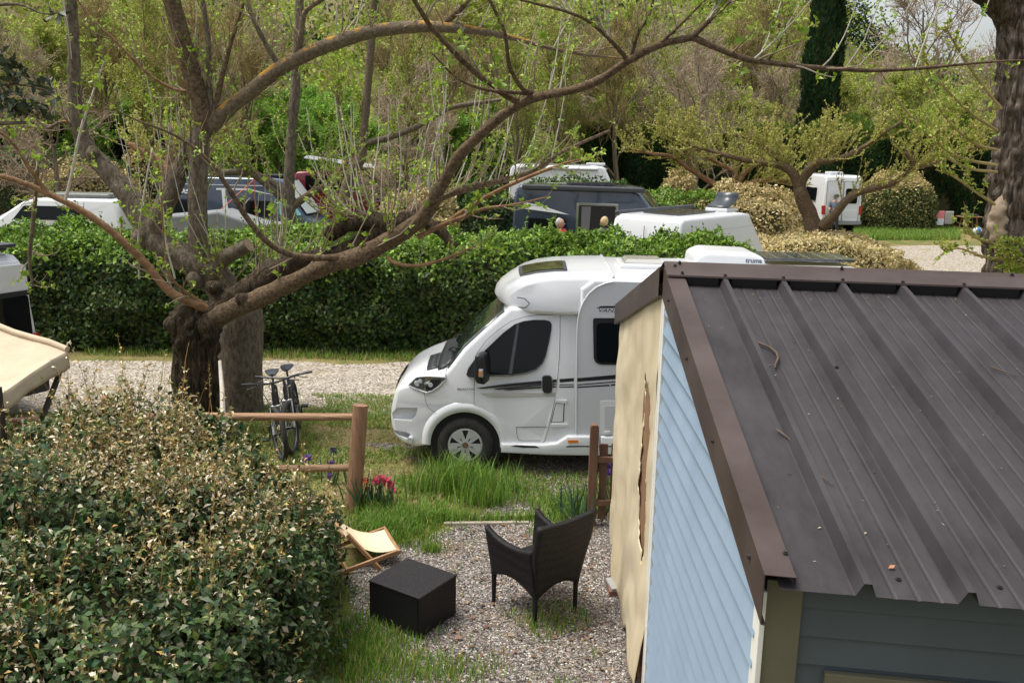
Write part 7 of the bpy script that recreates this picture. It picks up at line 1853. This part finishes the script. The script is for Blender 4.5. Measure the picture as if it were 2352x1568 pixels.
# ------------------------------------------------------------------ patio furniture
def wicker_mat(name, c1, c2, scale):
    m = bpy.data.materials.new(name); m.use_nodes = True
    nd, ln = m.node_tree.nodes, m.node_tree.links
    b = nd['Principled BSDF']; b.inputs['Roughness'].default_value = 0.55; b.inputs['Specular IOR Level'].default_value = 0.3
    tc = nd.new('ShaderNodeTexCoord')
    w1 = nd.new('ShaderNodeTexChecker'); w1.inputs['Scale'].default_value = scale
    ln.new(tc.outputs['Object'], w1.inputs['Vector'])
    vz = nd.new('ShaderNodeTexVoronoi'); vz.inputs['Scale'].default_value = scale * 1.0; vz.inputs['Randomness'].default_value = 0.15
    ln.new(tc.outputs['Object'], vz.inputs['Vector'])
    rp = nd.new('ShaderNodeValToRGB'); rp.color_ramp.elements[0].position = 0.1; rp.color_ramp.elements[1].position = 0.6
    rp.color_ramp.elements[0].color = (*c2, 1); rp.color_ramp.elements[1].color = (*c1, 1)
    ln.new(vz.outputs['Distance'], rp.inputs['Fac']); ln.new(rp.outputs[0], b.inputs['Base Color'])
    bp = nd.new('ShaderNodeBump'); bp.inputs['Strength'].default_value = 0.9; bp.inputs['Distance'].default_value = 0.006; bp.invert = True
    ln.new(vz.outputs['Distance'], bp.inputs['Height']); ln.new(bp.outputs[0], b.inputs['Normal'])
    return m
M_WICKER = wicker_mat('black_wicker', (0.006, 0.0055, 0.0055), (0.017, 0.015, 0.0155), 70)
M_WICKER2 = wicker_mat('dark_brown_wicker', (0.010, 0.0085, 0.009), (0.045, 0.040, 0.042), 48)
def panel(name, fn, nu, nv, mat, parent, th=0.03, off=0):
    o = MB().grid([[fn(i / nu, j / nv) for i in range(nu + 1)] for j in range(nv + 1)], smooth=True).build(name, mat, parent)
    s_ = o.modifiers.new('solid', 'SOLIDIFY'); s_.thickness = th; s_.offset = off
    return o
cN, cF, cR = G(1228, 1440), G(1127, 1385), G(1320, 1400)
dv = (cF - cN); wv = (cR - cN); D_, W_ = dv.length, wv.length
wv.normalize()
chair = thing('wicker_armchair', 'black wicker armchair with arched back on the gravel patio', 'armchair', (cN.x, cN.y, 0), math.atan2(wv.y, wv.x))
ZA = 0.70
def bot(u): return 0.27 + 0.085 * math.sin(math.pi * u)
def arm_top(u):    # u 0 at the back, 1 at the front tip
    return 0.655 + 0.05 * (2 * u - 1) ** 2 + 0.03 * u ** 6
FLx = 0.055
for side, x0 in ((-1, 0.0), (1, W_)):
    def fn(u, v, x0=x0, side=side):
        zt = arm_top(u); z0 = bot(u); z = z0 + (zt - z0) * v
        return (x0 + side * FLx * max(0, (z - 0.27) / 0.42) ** 1.2, -0.01 + u * (D_ + 0.02 + 0.03 * v), z)
    panel('arm_panel', fn, 18, 12, M_WICKER, chair, 0.045)
def bk(u, v):
    z0 = bot(u); zt = 0.955 - 0.035 * math.cos((u - 0.5) * math.pi) * 0 + 0.02 * abs(2 * u - 1) ** 2 - 0.02
    z = z0 + (zt - z0) * v
    h = max(0, (z - 0.27) / 0.68)
    fl = FLx * 1.25 * min(1.0, h * 1.6) + 0.02 * h
    return (-fl + u * (W_ + 2 * fl), -0.01 - 0.105 * h ** 1.5 - 0.012 * math.sin(math.pi * u) * h, z)
panel('backrest', bk, 16, 16, M_WICKER, chair, 0.05)
panel('front_apron', lambda u, v: (u * W_, D_ - 0.01, bot(u) + (0.42 - bot(u)) * v), 12, 3, M_WICKER, chair, 0.03)
MB().box((W_ / 2, D_ / 2, 0.41), (W_ + 0.04, D_ - 0.04, 0.05)).build('seat', M_WICKER, chair, False, 0.01)
for x in (0.0, W_):
    for y in (0.0, D_):
        MB().tube([(x, y, 0), (x, y, 0.33)], [0.017, 0.024], 8).build('leg', M_WICKER, chair)
# square low table
tB, tL, tR = G(963, 1373, 0.385), G(850, 1328, 0.385), G(1050, 1318, 0.385)
tw = (tR - tB); td = (tL - tB); Wt, Dt = tw.length, td.length
tbl = thing('wicker_table', 'low square dark brown wicker table beside the deck stool', 'table', (tB.x, tB.y, 0), math.atan2(tw.y, tw.x))
MB().box((Wt / 2, Dt / 2, 0.372), (Wt, Dt, 0.026)).build('table_top', M_WICKER2, tbl, False, 0.006)
for (x, y, sx, sy) in ((Wt / 2, 0.014, Wt - 0.012, 0.02), (Wt / 2, Dt - 0.014, Wt - 0.012, 0.02), (0.014, Dt / 2, 0.02, Dt - 0.05), (Wt - 0.014, Dt / 2, 0.02, Dt - 0.05)):
    MB().box((x, y, 0.192), (sx, sy, 0.334)).build('side_panel', M_WICKER, tbl, False, 0.004)
for x in (0.035, Wt - 0.035):
    for y in (0.035, Dt - 0.035): MB().tube([(x, y, 0), (x, y, 0.05)], 0.02, 8).build('foot', M_BLACK, tbl)
# canvas deck stool
M_STOOLW = pm('varnished_beech', (0.27, 0.14, 0.06), rough=0.55, color2=(0.40, 0.23, 0.11), vscale=1, stretch=(3, 14, 14))
ds = thing('deck_stool', 'low folding deck stool with cream canvas sling', 'stool', (-1.3, 8.15, 0))
n0, n1 = Vector((-1.57, 7.84, 0.015)), at(917, 1265, 7.95)
off = at(884, 1213, 8.48) - n1
m0, m1 = at(788, 1231, 7.98), G(862, 1321) + Vector((0, 0.05, 0.015))
for k_, q in enumerate((Vector((0, 0, 0)), off)):
    MB().bar(n0 + q, n1 + q, 0.028, 0.042).build('long_leg', M_STOOLW, ds, True, 0.006)
    q2 = q * 0.92 + Vector((0.035, 0.04, 0)) if k_ == 0 else q - (off.normalized() * 0.05)
    MB().bar(m0 + q2, m1 + q2, 0.028, 0.042).build('short_leg', M_STOOLW, ds, True, 0.006)
MB().tube([n1 - off * 0.04, n1 + off * 1.04], 0.016, 10).build('cross_bar', M_STOOLW, ds, True)
MB().tube([m0 - off * 0.04, m0 + off * 1.0], 0.016, 10).build('cross_bar', M_STOOLW, ds, True)
MB().tube([n0 + (n1 - n0) * 0.12, n0 + (n1 - n0) * 0.12 + off], 0.014, 10).build('cross_bar', M_STOOLW, ds, True)
def sling(u, v):
    p = (n1 + off * (0.06 + 0.88 * v)).lerp(m0 + off * (0.06 + 0.86 * v), u)
    return (p.x, p.y, p.z + 0.012 - 0.10 * math.sin(math.pi * u) ** 0.9 - 0.01 * math.sin(math.pi * v))
o = MB().grid([[sling(i / 14, j / 10) for i in range(15)] for j in range(11)]).build('sling', pm('cream_sling', (0.66, 0.54, 0.36), rough=0.8, var=0.05, vscale=3, bump=0.1, bscale=60), ds, True)
o.modifiers.new('s', 'SOLIDIFY').thickness = 0.004
# brick and slate by the tarpaulin foot
q = G(1414, 1358)
tag(MB().box((q.x, q.y, 0.03), (0.14, 0.22, 0.06)).build('brick', pm('red_brick', (0.22, 0.10, 0.07), rough=0.9, var=0.2, vscale=12), None, False, 0.006), 'red brick holding the foot of the cream tarpaulin', 'brick')
tag(MB().box((q.x + 0.01, q.y, 0.08), (0.16, 0.2, 0.035), Euler((0.05, -0.08, 0.2))).build('stone_slab', pm('grey_slate', (0.27, 0.27, 0.26), rough=0.8, var=0.15, vscale=10), None, False, 0.006), 'grey stone slab lying on the red brick', 'stone')

# ------------------------------------------------------------------ bicycles leaning on the rear trunk
M_FRAME = pm('black_frame_paint', (0.013, 0.013, 0.015), rough=0.3, coat=0.5)
M_SADDLE = pm('grey_saddle', (0.075, 0.082, 0.095), rough=0.5)
M_FORK = pm('silver_fork', (0.50, 0.50, 0.49), rough=0.3, metal=0.5)
def bike(label, loc, rz, lean, steer, accent):
    t = thing('bicycle', label, 'bicycle', loc, rz)
    r_ = 0.345
    Lm = Matrix.Rotation(lean, 4, 'X')
    def tr(p): return Lm @ Vector(p)
    def circ(cx, cz, rad, n, cy=0.0, st=0.0):
        out = []
        for k in range(n + 1):
            a = 2 * math.pi * k / n
            x, z = rad * math.cos(a), rad * math.sin(a)
            out.append(tr((cx + x * math.cos(st), cy + x * math.sin(st), cz + z)))
        return out
    hubs = []
    for nm, cx, st in (('front_wheel', 0.55, steer), ('rear_wheel', -0.55, 0.0)):
        wh = MB().tube(circ(cx, r_, r_ - 0.028, 32, 0, st), 0.031, 8, False).build(nm, M_TYRE, t)
        MB().tube(circ(cx, r_, r_ - 0.05, 32, 0, st), 0.009, 6, False).build('rim', pm('rim_' + nm, (0.25, 0.25, 0.26), rough=0.35, metal=0.5), wh)
        sp_ = MB()
        for k in range(14):
            a = 2 * math.pi * k / 14
            sp_.tube([tr((cx, 0.02 * (-1) ** k, r_)), tr((cx + (r_ - 0.05) * math.cos(a) * math.cos(st), (r_ - 0.05) * math.cos(a) * math.sin(st), r_ + (r_ - 0.05) * math.sin(a)))], 0.0016, 3)
        sp_.build('spokes', M_FORK, wh)
        MB().tube([tr((cx, -0.05, r_)), tr((cx, 0.05, r_))], 0.02, 8).build('hub', M_FRAME, wh)
    BB, HT, HB, ST = (0.0, 0, 0.29), (0.36, 0, 0.84), (0.40, 0, 0.68), (-0.16, 0, 0.72)
    fr = MB()
    for a, b, q in ((BB, HB, 0.036), (HT, ST, 0.024), (BB, (-0.19, 0, 0.80), 0.022), (HB, HT, 0.030), (BB, (-0.55, 0.05, r_), 0.010), (BB, (-0.55, -0.05, r_), 0.010), (ST, (-0.55, 0.05, r_), 0.009), (ST, (-0.55, -0.05, r_), 0.009)):
        fr.tube([tr(a), tr(b)], q, 8)
    fr.build('frame', accent, t)
    fk = MB()
    for s_ in (-1, 1): fk.tube([tr((0.41, s_ * 0.055, 0.66)), tr((0.55, s_ * 0.055, r_))], 0.017, 8)
    fk.tube([tr((0.41, -0.06, 0.67)), tr((0.41, 0.06, 0.67))], 0.02, 8)
    fk.build('fork', M_FORK, t)
    hb = MB()
    cs, sn = math.cos(steer), math.sin(steer)
    def H(x, y, z): return tr((0.33 + x * cs - y * sn, x * sn + y * cs, z))
    hb.tube([tr((0.36, 0, 0.84)), tr((0.33, 0, 0.96))], 0.018, 8)
    hb.tube([H(-0.04, -0.36, 0.99), H(0, -0.2, 0.98), H(0.02, -0.05, 0.96), H(0.02, 0.05, 0.96), H(0, 0.2, 0.98), H(-0.04, 0.36, 0.99)], 0.013, 8)
    ho = hb.build('handlebar', M_FRAME, t)
    for s_ in (-1, 1):
        MB().tube([H(-0.02, s_ * 0.24, 0.985), H(-0.045, s_ * 0.37, 0.992)], 0.018, 8).build('grip', M_BLACK if s_ < 0 else M_SADDLE, ho)
        MB().tube([H(0.02, s_ * 0.17, 0.975), H(0.06, s_ * 0.26, 0.955), H(0.05, s_ * 0.33, 0.945)], 0.007, 5).build('brake_lever', M_FRAME, ho)
        MB().tube([H(0.02, s_ * 0.15, 0.97), H(0.16, s_ * 0.16, 0.88), tr((0.47, s_ * 0.05, 0.70)), tr((0.52, s_ * 0.06, 0.45))], 0.005, 5).build('brake_cable', M_BLACK, ho)
    sp2 = MB().tube([tr((-0.18, 0, 0.78)), tr((-0.215, 0, 0.93))], 0.014, 8).build('seat_post', M_FRAME, t)
    rows = []
    for i in range(9):
        u = i / 8; w = 0.075 * (1 - u) ** 0.6 + 0.02
        rows.append([tr((-0.34 + 0.27 * u, w * math.cos(a), 0.955 + 0.022 * math.sin(a) - 0.012 * math.sin(u * 3.1))) for a in np.linspace(0, 2 * math.pi, 11)[:-1]])
    MB().grid(rows, True, True).add(rows[0], [tuple(range(10))]).add(rows[-1], [tuple(range(10))]).build('saddle', M_SADDLE, t)
    MB().tube([tr((0, -0.16, 0.29)), tr((0, 0.16, 0.29))], 0.013, 8).tube([tr((0.0, 0.06, 0.29)), tr((0.0, 0.07, 0.29))], 0.09, 18).build('crankset', M_FRAME, t)
    for s_, dz in ((-1, -0.17), (1, 0.17)):
        MB().tube([tr((0, s_ * 0.12, 0.29)), tr((0.02, s_ * 0.13, 0.29 + dz))], 0.010, 6).box(tr((0.02, s_ * 0.18, 0.29 + dz)), (0.09, 0.09, 0.02)).build('pedal', M_BLACK, t)
    return t
f1 = G(648, 1056); f2 = G(676, 1040)
hd1, hd2 = R(-75), R(-80)
def bike_loc(f, h): return (f.x - 0.55 * math.cos(h), f.y - 0.55 * math.sin(h), 0)
bike('black mountain bike with red-marked frame leaning by the grey trunk', bike_loc(f1, hd1), hd1, R(5), R(14), pm('black_red_frame', (0.014, 0.013, 0.014), rough=0.3, color2=(0.30, 0.02, 0.02), vscale=2.2, contrast=(0.60, 0.63)))
bike('plain black bicycle with silver grips leaning on the other bicycle', bike_loc(f2, hd2), hd2, R(7), R(-10), M_FRAME)

# ------------------------------------------------------------------ irises and flowers
M_IRIS = leafmat('iris_leaves', 0.4, 0.2, 0.5)
def sword(L, W, bend, col):
    rows_ = []
    V, F = [], []
    for i in range(6):
        u = i / 5; w = W * (1 - u ** 3) * (0.6 + 0.4 * min(1, u * 3))
        y = bend * u ** 2.2; z = L * u * (1 - 0.15 * bend * u)
        V += [(-w, y, z), (0, y - 0.006, z), (w, y, z)]
    for i in range(5):
        a = i * 3
        F += [(a, a + 1, a + 4, a + 3), (a + 1, a + 2, a + 5, a + 4)]
    return mesh_np('leaf', np.array(V), np.array(F), M_IRIS, np.tile(np.array(col), (len(V), 1)))
SW = [sword(0.42, 0.014, 0.10, (0.055, 0.115, 0.06)), sword(0.36, 0.013, 0.18, (0.075, 0.15, 0.065)), sword(0.48, 0.015, 0.05, (0.06, 0.13, 0.055))]
def petal_flower(name, c, s, mat_col, parent, seed):
    rng = np.random.default_rng(seed)
    n = 9
    a = np.arange(n) * 2 * np.pi / n
    A = np.stack([np.cos(a), np.sin(a), np.where(np.arange(n) % 2, 0.9, -0.35)], -1)
    V, F = leaves(np.repeat(np.array([tuple(c)]), n, 0), A + rng.normal(size=(n, 3)) * 0.2, np.array([[0, 0, 1.0]]) + rng.normal(size=(n, 3)) * 0.3, np.full(n, s), np.full(n, s * 0.42), 0.4, 0.35)
    o = obj_np(name, V, F, leafmat('petals', 0.55, 0.3), parent, col=np.repeat(palette(rng, n, [mat_col], [1], 0.2), 5, 0))
    return o
def iris(label, px, py, nl, spread, flowers, seed, scale=1.0):
    rng = np.random.default_rng(seed)
    b = G(px, py)
    t = thing('iris_plant', label, 'plant', (b.x, b.y, 0))
    for k in range(nl):
        o = link('leaf', SW[int(rng.integers(3))], t)
        o.location = (rng.normal() * spread, rng.normal() * spread * 0.6, -0.01)
        o.rotation_euler = (rng.normal() * 0.18, rng.normal() * 0.22, rng.uniform(0, 6.28)); o.scale = (scale,) * 3
    for k, (fx, fy, col, s) in enumerate(flowers):
        p = at(fx, fy, b.y + rng.normal() * 0.05)
        st = MB().tube([Vector((b.x + rng.normal() * spread * 0.5, b.y, 0)), Vector((p.x, p.y, p.z * 0.5)), p], [0.006, 0.005, 0.004], 6).build('stem', pm('flower_stem', (0.10, 0.19, 0.05), rough=0.6), t, True)
        petal_flower('flower', p, s, col, t, seed + k)
PINK, PUR, ORG = (0.72, 0.075, 0.16), (0.09, 0.025, 0.25), (0.80, 0.22, 0.10)
iris('iris clump with bright pink blooms beside the fence post', 858, 1168, 34, 0.17, [(862, 1102, PINK, 0.06), (876, 1100, PINK, 0.075), (890, 1104, PINK, 0.075), (898, 1114, PINK, 0.06), (902, 1126, PINK, 0.05)], 5)
iris('small iris with salmon-orange buds against the fence post', 838, 1165, 12, 0.07, [(838, 1103, ORG, 0.05), (842, 1120, (0.75, 0.16, 0.13), 0.045)], 6, 0.8)
iris('iris clump of broad blue-green leaves beside the gate post', 1325, 1200, 26, 0.11, [], 7)
iris('purple iris blooming behind the timber gate', 1398, 1195, 14, 0.07, [(1399, 1086, PUR, 0.075), (1397, 1068, (0.12, 0.05, 0.30), 0.05)], 8, 0.9)
iris('dark purple iris in the lawn behind the lower fence rail', 760, 1110, 9, 0.08, [(766, 1035, (0.03, 0.015, 0.06), 0.06), (761, 1062, PUR, 0.05), (757, 1092, PUR, 0.05)], 9, 0.8)
iris('low purple iris near the bicycle front wheels', 716, 1095, 8, 0.08, [(708, 1050, PUR, 0.06), (700, 1053, PUR, 0.05)], 10, 0.7)

# ------------------------------------------------------------------ things on the far pitch
M_CAMPW = pm('camp_table_wood', (0.28, 0.15, 0.07), rough=0.6, var=0.2, vscale=5)
tb = G(2222, 534)
tt = thing('camp_table', 'folding wooden camp table in front of the conifer screen', 'table', (tb.x, tb.y, 0))
MB().box((0, 0, 0.76), (1.05, 0.6, 0.04)).build('table_top', M_CAMPW, tt)
for y in (-0.22, 0.22):
    MB().bar((-0.35, y, 0), (-0.25, y, 0.74), 0.05, 0.04).build('leg', M_CAMPW, tt); MB().bar((0.35, y, 0), (0.25, y, 0.74), 0.05, 0.04).build('leg', M_CAMPW, tt)
MB().bar((-0.34, -0.22, 0.15), (0.34, -0.22, 0.15), 0.05, 0.04).build('stretcher', M_CAMPW, tt)
tag(MB().box((tb.x - 0.1, tb.y, 0.84), (0.55, 0.35, 0.12)).box((tb.x + 0.25, tb.y, 0.83), (0.25, 0.25, 0.09)).build('camp_stove', M_DGREY, None, False, 0.02), 'dark camping stove standing on the camp table', 'stove')
def camp_chair(label, px, py, rz):
    b = G(px, py)
    t = thing('camp_chair', label, 'chair', (b.x, b.y, 0), rz)
    M = pm('camp_chair_frame', (0.05, 0.035, 0.025), rough=0.5)
    for s_ in (-1, 1):
        MB().bar((s_ * 0.24, -0.25, 0), (s_ * 0.24, 0.2, 0.45), 0.03, 0.03).build('leg', M, t); MB().bar((s_ * 0.24, 0.25, 0), (s_ * 0.24, -0.2, 0.45), 0.03, 0.03).build('leg', M, t)
        MB().bar((s_ * 0.24, 0.15, 0.42), (s_ * 0.24, 0.32, 0.95), 0.03, 0.03).build('back_post', M, t)
    MB().box((0, 0, 0.44), (0.48, 0.44, 0.03)).build('seat', M, t)
    MB().bar((0, 0.2, 0.6), (0, 0.31, 0.93), 0.46, 0.02).build('backrest', M, t)
    return t, b
t, b = camp_chair('dark camp chair hung with pink and white clothes', 2149, 530, R(20))
for z0, z1, c_, nm in ((0.62, 0.98, (0.80, 0.25, 0.27), 'pink_top'), (0.30, 0.62, (0.78, 0.78, 0.80), 'white_shorts')):
    o = MB().box((b.x - 0.02, b.y - 0.30, (z0 + z1) / 2), (0.44, 0.05, z1 - z0)).build(nm, pm(nm + '_cloth', c_, rough=0.9, bump=0.4, bscale=12), None, False, 0.02)
    tag(o, {'pink_top': 'pink top hanging over the camp chair', 'white_shorts': 'white shorts hanging below the pink top'}[nm], 'clothes')
t, b = camp_chair('dark camp chair draped with a grey towel', 2172, 530, R(-30))
tag(MB().box((b.x - 0.05, b.y - 0.30, 0.66), (0.40, 0.07, 0.62)).build('towel', pm('grey_towel', (0.42, 0.40, 0.37), rough=0.95, bump=0.5, bscale=10), None, False, 0.03), 'grey towel draped over the second camp chair', 'towel')
b = G(2035, 522)
sg = thing('pitch_marker', 'short wooden marker post with a white number board', 'sign', (b.x, b.y, 0))
MB().box((0, 0, 0.32), (0.10, 0.10, 0.64)).build('post', pm('pale_post', (0.45, 0.36, 0.25), rough=0.8), sg)
MB().box((0.0, -0.06, 0.66), (0.27, 0.03, 0.20)).build('board', M_PAINT, sg)
tag(MB().box((b.x - 0.22, b.y + 0.1, 0.28), (0.16, 0.16, 0.5)).build('water_can', pm('blue_plastic', (0.03, 0.14, 0.32), rough=0.4), None, False, 0.04, 3), 'blue plastic can beside the marker post', 'can')
b = G(2243, 540)
bl = thing('beach_ball', 'blue and white ball lying beside the camp table', 'ball', (b.x, b.y, 0))
for k in range(6):
    rows = [[(0.2 * math.sin(th) * math.cos(ph), 0.2 * math.sin(th) * math.sin(ph), 0.2 + 0.2 * math.cos(th)) for th in np.linspace(0, math.pi, 9)] for ph in np.linspace(k * math.pi / 3, (k + 1) * math.pi / 3, 5)]
    MB().grid(rows).build('ball_panel', M_PAINT if k % 2 else pm('ball_blue', (0.05, 0.18, 0.42), rough=0.4), bl)

# ------------------------------------------------------------------ people
M_SKIN = pm('skin', (0.50, 0.30, 0.21), rough=0.55)
def skinned(name, verts, edges, radii, mat, parent, sub=2, root=0):
    me = bpy.data.meshes.new(name); me.from_pydata(verts, edges, [])
    me.materials.append(mat)
    o = link(name, me, parent)
    md = o.modifiers.new('skin', 'SKIN')
    sv = me.skin_vertices[0].data if me.skin_vertices else None
    if sv is None:
        bm = bmesh.new(); bm.from_mesh(me); bm.verts.layers.skin.verify(); bm.to_mesh(me); bm.free(); sv = me.skin_vertices[0].data
    for i, r_ in enumerate(radii):
        sv[i].radius = r_ if hasattr(r_, '__len__') else (r_, r_); sv[i].use_root = (i == root)
    md.use_smooth_shade = True
    s_ = o.modifiers.new('sub', 'SUBSURF'); s_.levels = sub; s_.render_levels = sub
    return o
def head(parent, c, r, hair_mat, long=False, face=(0, -1, 0), cap=None):
    f_ = Vector(face).normalized(); up = Vector((0, 0, 1)); sd_ = f_.cross(up)
    def blob(name, cc, rx, ry, rz_, mat, p_, zmin=-1.0, cut=None):
        rows = []
        for i in range(11):
            th = math.pi * i / 10
            row = []
            for j in range(16):
                ph = 2 * math.pi * j / 16
                d = sd_ * (math.sin(th) * math.cos(ph) * rx) + f_ * (math.sin(th) * math.sin(ph) * ry) + up * (max(zmin, math.cos(th)) * rz_)
                row.append(cc + d)
            rows.append(row)
        return MB().grid(rows, True, True).build(name, mat, p_)
    h = blob('head', c, r * 0.78, r * 0.92, r * 1.12, M_SKIN, parent)
    MB().tube([c + f_ * r * 0.86 + up * r * 0.12, c + f_ * r * 1.12 - up * r * 0.14, c + f_ * r * 0.9 - up * r * 0.2], [r * 0.08, r * 0.14, r * 0.10], 8).build('nose', M_SKIN, h)
    for s_ in (-1, 1):
        MB().tube([c + sd_ * s_ * r * 0.74, c + sd_ * s_ * r * 0.86], [r * 0.2, r * 0.16], 8).build('ear', M_SKIN, h)
        MB().tube([c + f_ * r * 0.80 + sd_ * s_ * r * 0.3 + up * r * 0.12, c + f_ * r * 0.88 + sd_ * s_ * r * 0.3 + up * r * 0.12], r * 0.08, 8).build('eye', M_DARK, h)
    MB().tube([c + f_ * r * 0.84 - up * r * 0.5 - sd_ * r * 0.22, c + f_ * r * 0.90 - up * r * 0.5, c + f_ * r * 0.84 - up * r * 0.5 + sd_ * r * 0.22], r * 0.05, 6).build('mouth', pm('lips', (0.40, 0.14, 0.12), rough=0.5), h)
    blob('hair', c - f_ * r * 0.36 + up * r * 0.16, r * 0.88, r * 0.84, r * (1.10 if not long else 1.14), hair_mat, parent, -0.35 if not long else -0.95)
    return h
# woman seated behind the hedge, grey bob and red scarf
b = at(1287, 530, 22.3)
base = Vector((b.x, 22.3, 0))
w = thing('person', 'person with grey bob, red scarf and brown jacket behind the hedge', 'person', base)
hz = at(1286, 514, 22.3).z
M_JACKET = pm('brown_jacket', (0.13, 0.10, 0.085), rough=0.8, var=0.1)
shz = hz - 0.24
skinned('body', [(0, 0, shz - 0.75), (0, 0, shz - 0.4), (0, 0, shz - 0.06), (0, 0, shz + 0.08), (0, 0, shz + 0.14), (-0.19, 0, shz - 0.06), (-0.25, -0.03, shz - 0.35), (-0.18, -0.22, shz - 0.52), (0.19, 0, shz - 0.06), (0.25, -0.03, shz - 0.35), (0.2, -0.22, shz - 0.52), (-0.1, -0.42, shz - 0.75), (0.1, -0.42, shz - 0.75), (-0.1, -0.45, 0.08), (0.1, -0.45, 0.08)], [(0, 1), (1, 2), (2, 3), (3, 4), (2, 5), (5, 6), (6, 7), (2, 8), (8, 9), (9, 10), (0, 11), (0, 12), (11, 13), (12, 14)], [0.17, 0.15, 0.14, 0.06, 0.055, 0.085, 0.06, 0.045, 0.085, 0.06, 0.045, 0.085, 0.085, 0.05, 0.05], M_JACKET, w)
head(w, Vector((0, 0, shz + 0.25)), 0.105, pm('grey_hair', (0.42, 0.40, 0.37), rough=0.7), True, (0.95, -0.3, 0))
MB().tube([(0.11 * math.cos(a), 0.10 * math.sin(a), shz + 0.06 + 0.02 * math.sin(2 * a)) for a in np.linspace(0, 2 * math.pi, 17)], 0.05, 8).tube([(0.10, -0.07, shz + 0.05), (0.11, -0.11, shz - 0.08), (0.10, -0.12, shz - 0.22)], [0.05, 0.045, 0.03], 8).build('scarf', pm('red_scarf', (0.55, 0.05, 0.04), rough=0.85), w)
# blond head further along
b = at(1386, 530, 22.8); hz = at(1386, 508, 22.8).z
w = thing('person', 'person with blond hair almost hidden behind the hedge', 'person', (b.x, 22.8, 0))
shz = hz - 0.25
skinned('body', [(0, 0, shz - 0.75), (0, 0, shz - 0.4), (0, 0, shz - 0.06), (0, 0, shz + 0.1), (-0.19, 0, shz - 0.06), (-0.24, -0.05, shz - 0.36), (0.19, 0, shz - 0.06), (0.24, -0.05, shz - 0.36), (-0.1, -0.42, shz - 0.75), (0.1, -0.42, shz - 0.75), (-0.1, -0.45, 0.08), (0.1, -0.45, 0.08)], [(0, 1), (1, 2), (2, 3), (2, 4), (4, 5), (2, 6), (6, 7), (0, 8), (0, 9), (8, 10), (9, 11)], [0.17, 0.15, 0.14, 0.055, 0.085, 0.055, 0.085, 0.055, 0.085, 0.085, 0.05, 0.05], pm('green_jacket', (0.10, 0.12, 0.08), rough=0.8), w)
head(w, Vector((0, 0, shz + 0.24)), 0.105, pm('blond_hair', (0.52, 0.38, 0.20), rough=0.7), True, (-0.5, 0.8, 0))
# man standing by the tall van
b = G(1914, 533)
w = thing('person', 'person in cap, grey-blue shirt and dark trousers behind the tall van', 'person', (b.x, b.y, 0), R(-50))
skinned('body', [(0, 0, 0.92), (0, 0, 1.15), (0, -0.02, 1.38), (0, -0.02, 1.50), (-0.10, 0, 0.88), (-0.11, -0.02, 0.48), (-0.11, 0.03, 0.09), (0.10, 0, 0.88), (0.12, 0.02, 0.48), (0.12, 0.06, 0.09), (-0.20, -0.02, 1.38), (-0.26, -0.06, 1.10), (-0.16, -0.28, 1.05), (-0.08, -0.36, 1.08), (0.20, -0.02, 1.38), (0.26, -0.06, 1.10), (0.16, -0.28, 1.05), (0.08, -0.36, 1.08), (-0.11, -0.10, 0.05), (0.12, -0.08, 0.05)],
        [(0, 1), (1, 2), (2, 3), (0, 4), (4, 5), (5, 6), (0, 7), (7, 8), (8, 9), (2, 10), (10, 11), (11, 12), (12, 13), (2, 14), (14, 15), (15, 16), (16, 17), (6, 18), (9, 19)], [0.14, 0.14, 0.15, 0.058, 0.085, 0.06, 0.045, 0.085, 0.06, 0.045, 0.075, 0.05, 0.036, 0.035, 0.075, 0.05, 0.036, 0.035, 0.04, 0.04], M_SKIN, w)
M_SHIRT = pm('grey_blue_shirt', (0.11, 0.14, 0.18), rough=0.85, var=0.1); M_TROU = pm('dark_trousers', (0.04, 0.045, 0.06), rough=0.85)
skinned('shirt', [(0, 0, 0.90), (0, 0, 1.15), (0, -0.02, 1.40), (-0.21, -0.02, 1.39), (-0.265, -0.06, 1.12), (0.21, -0.02, 1.39), (0.265, -0.06, 1.12)], [(0, 1), (1, 2), (2, 3), (3, 4), (2, 5), (5, 6)], [0.165, 0.16, 0.165, 0.095, 0.07, 0.095, 0.07], M_SHIRT, w)
skinned('trousers', [(0, 0, 0.93), (-0.10, 0, 0.86), (-0.11, -0.02, 0.48), (-0.11, 0.03, 0.10), (0.10, 0, 0.86), (0.12, 0.02, 0.48), (0.12, 0.06, 0.10)], [(0, 1), (1, 2), (2, 3), (0, 4), (4, 5), (5, 6)], [0.16, 0.105, 0.08, 0.07, 0.105, 0.08, 0.07], M_TROU, w)
head(w, Vector((0, -0.03, 1.63)), 0.11, pm('dark_hair', (0.03, 0.022, 0.018), rough=0.7), False, (-0.3, -1, -0.3))
rows = [[(0.115 * math.cos(a) * q, -0.03 + 0.125 * math.sin(a) * q, 1.66 + z) for a in np.linspace(0, 2 * math.pi, 15)[:-1]] for q, z in ((1.0, 0.0), (1.0, 0.05), (0.7, 0.095), (0.05, 0.11))]
MB().grid(rows, True, True).add([(-0.09, -0.13, 1.665), (0.09, -0.13, 1.665), (0.06, -0.23, 1.65), (-0.06, -0.23, 1.65)], [(0, 1, 2, 3)]).build('cap', pm('grey_cap', (0.06, 0.055, 0.05), rough=0.9), w)
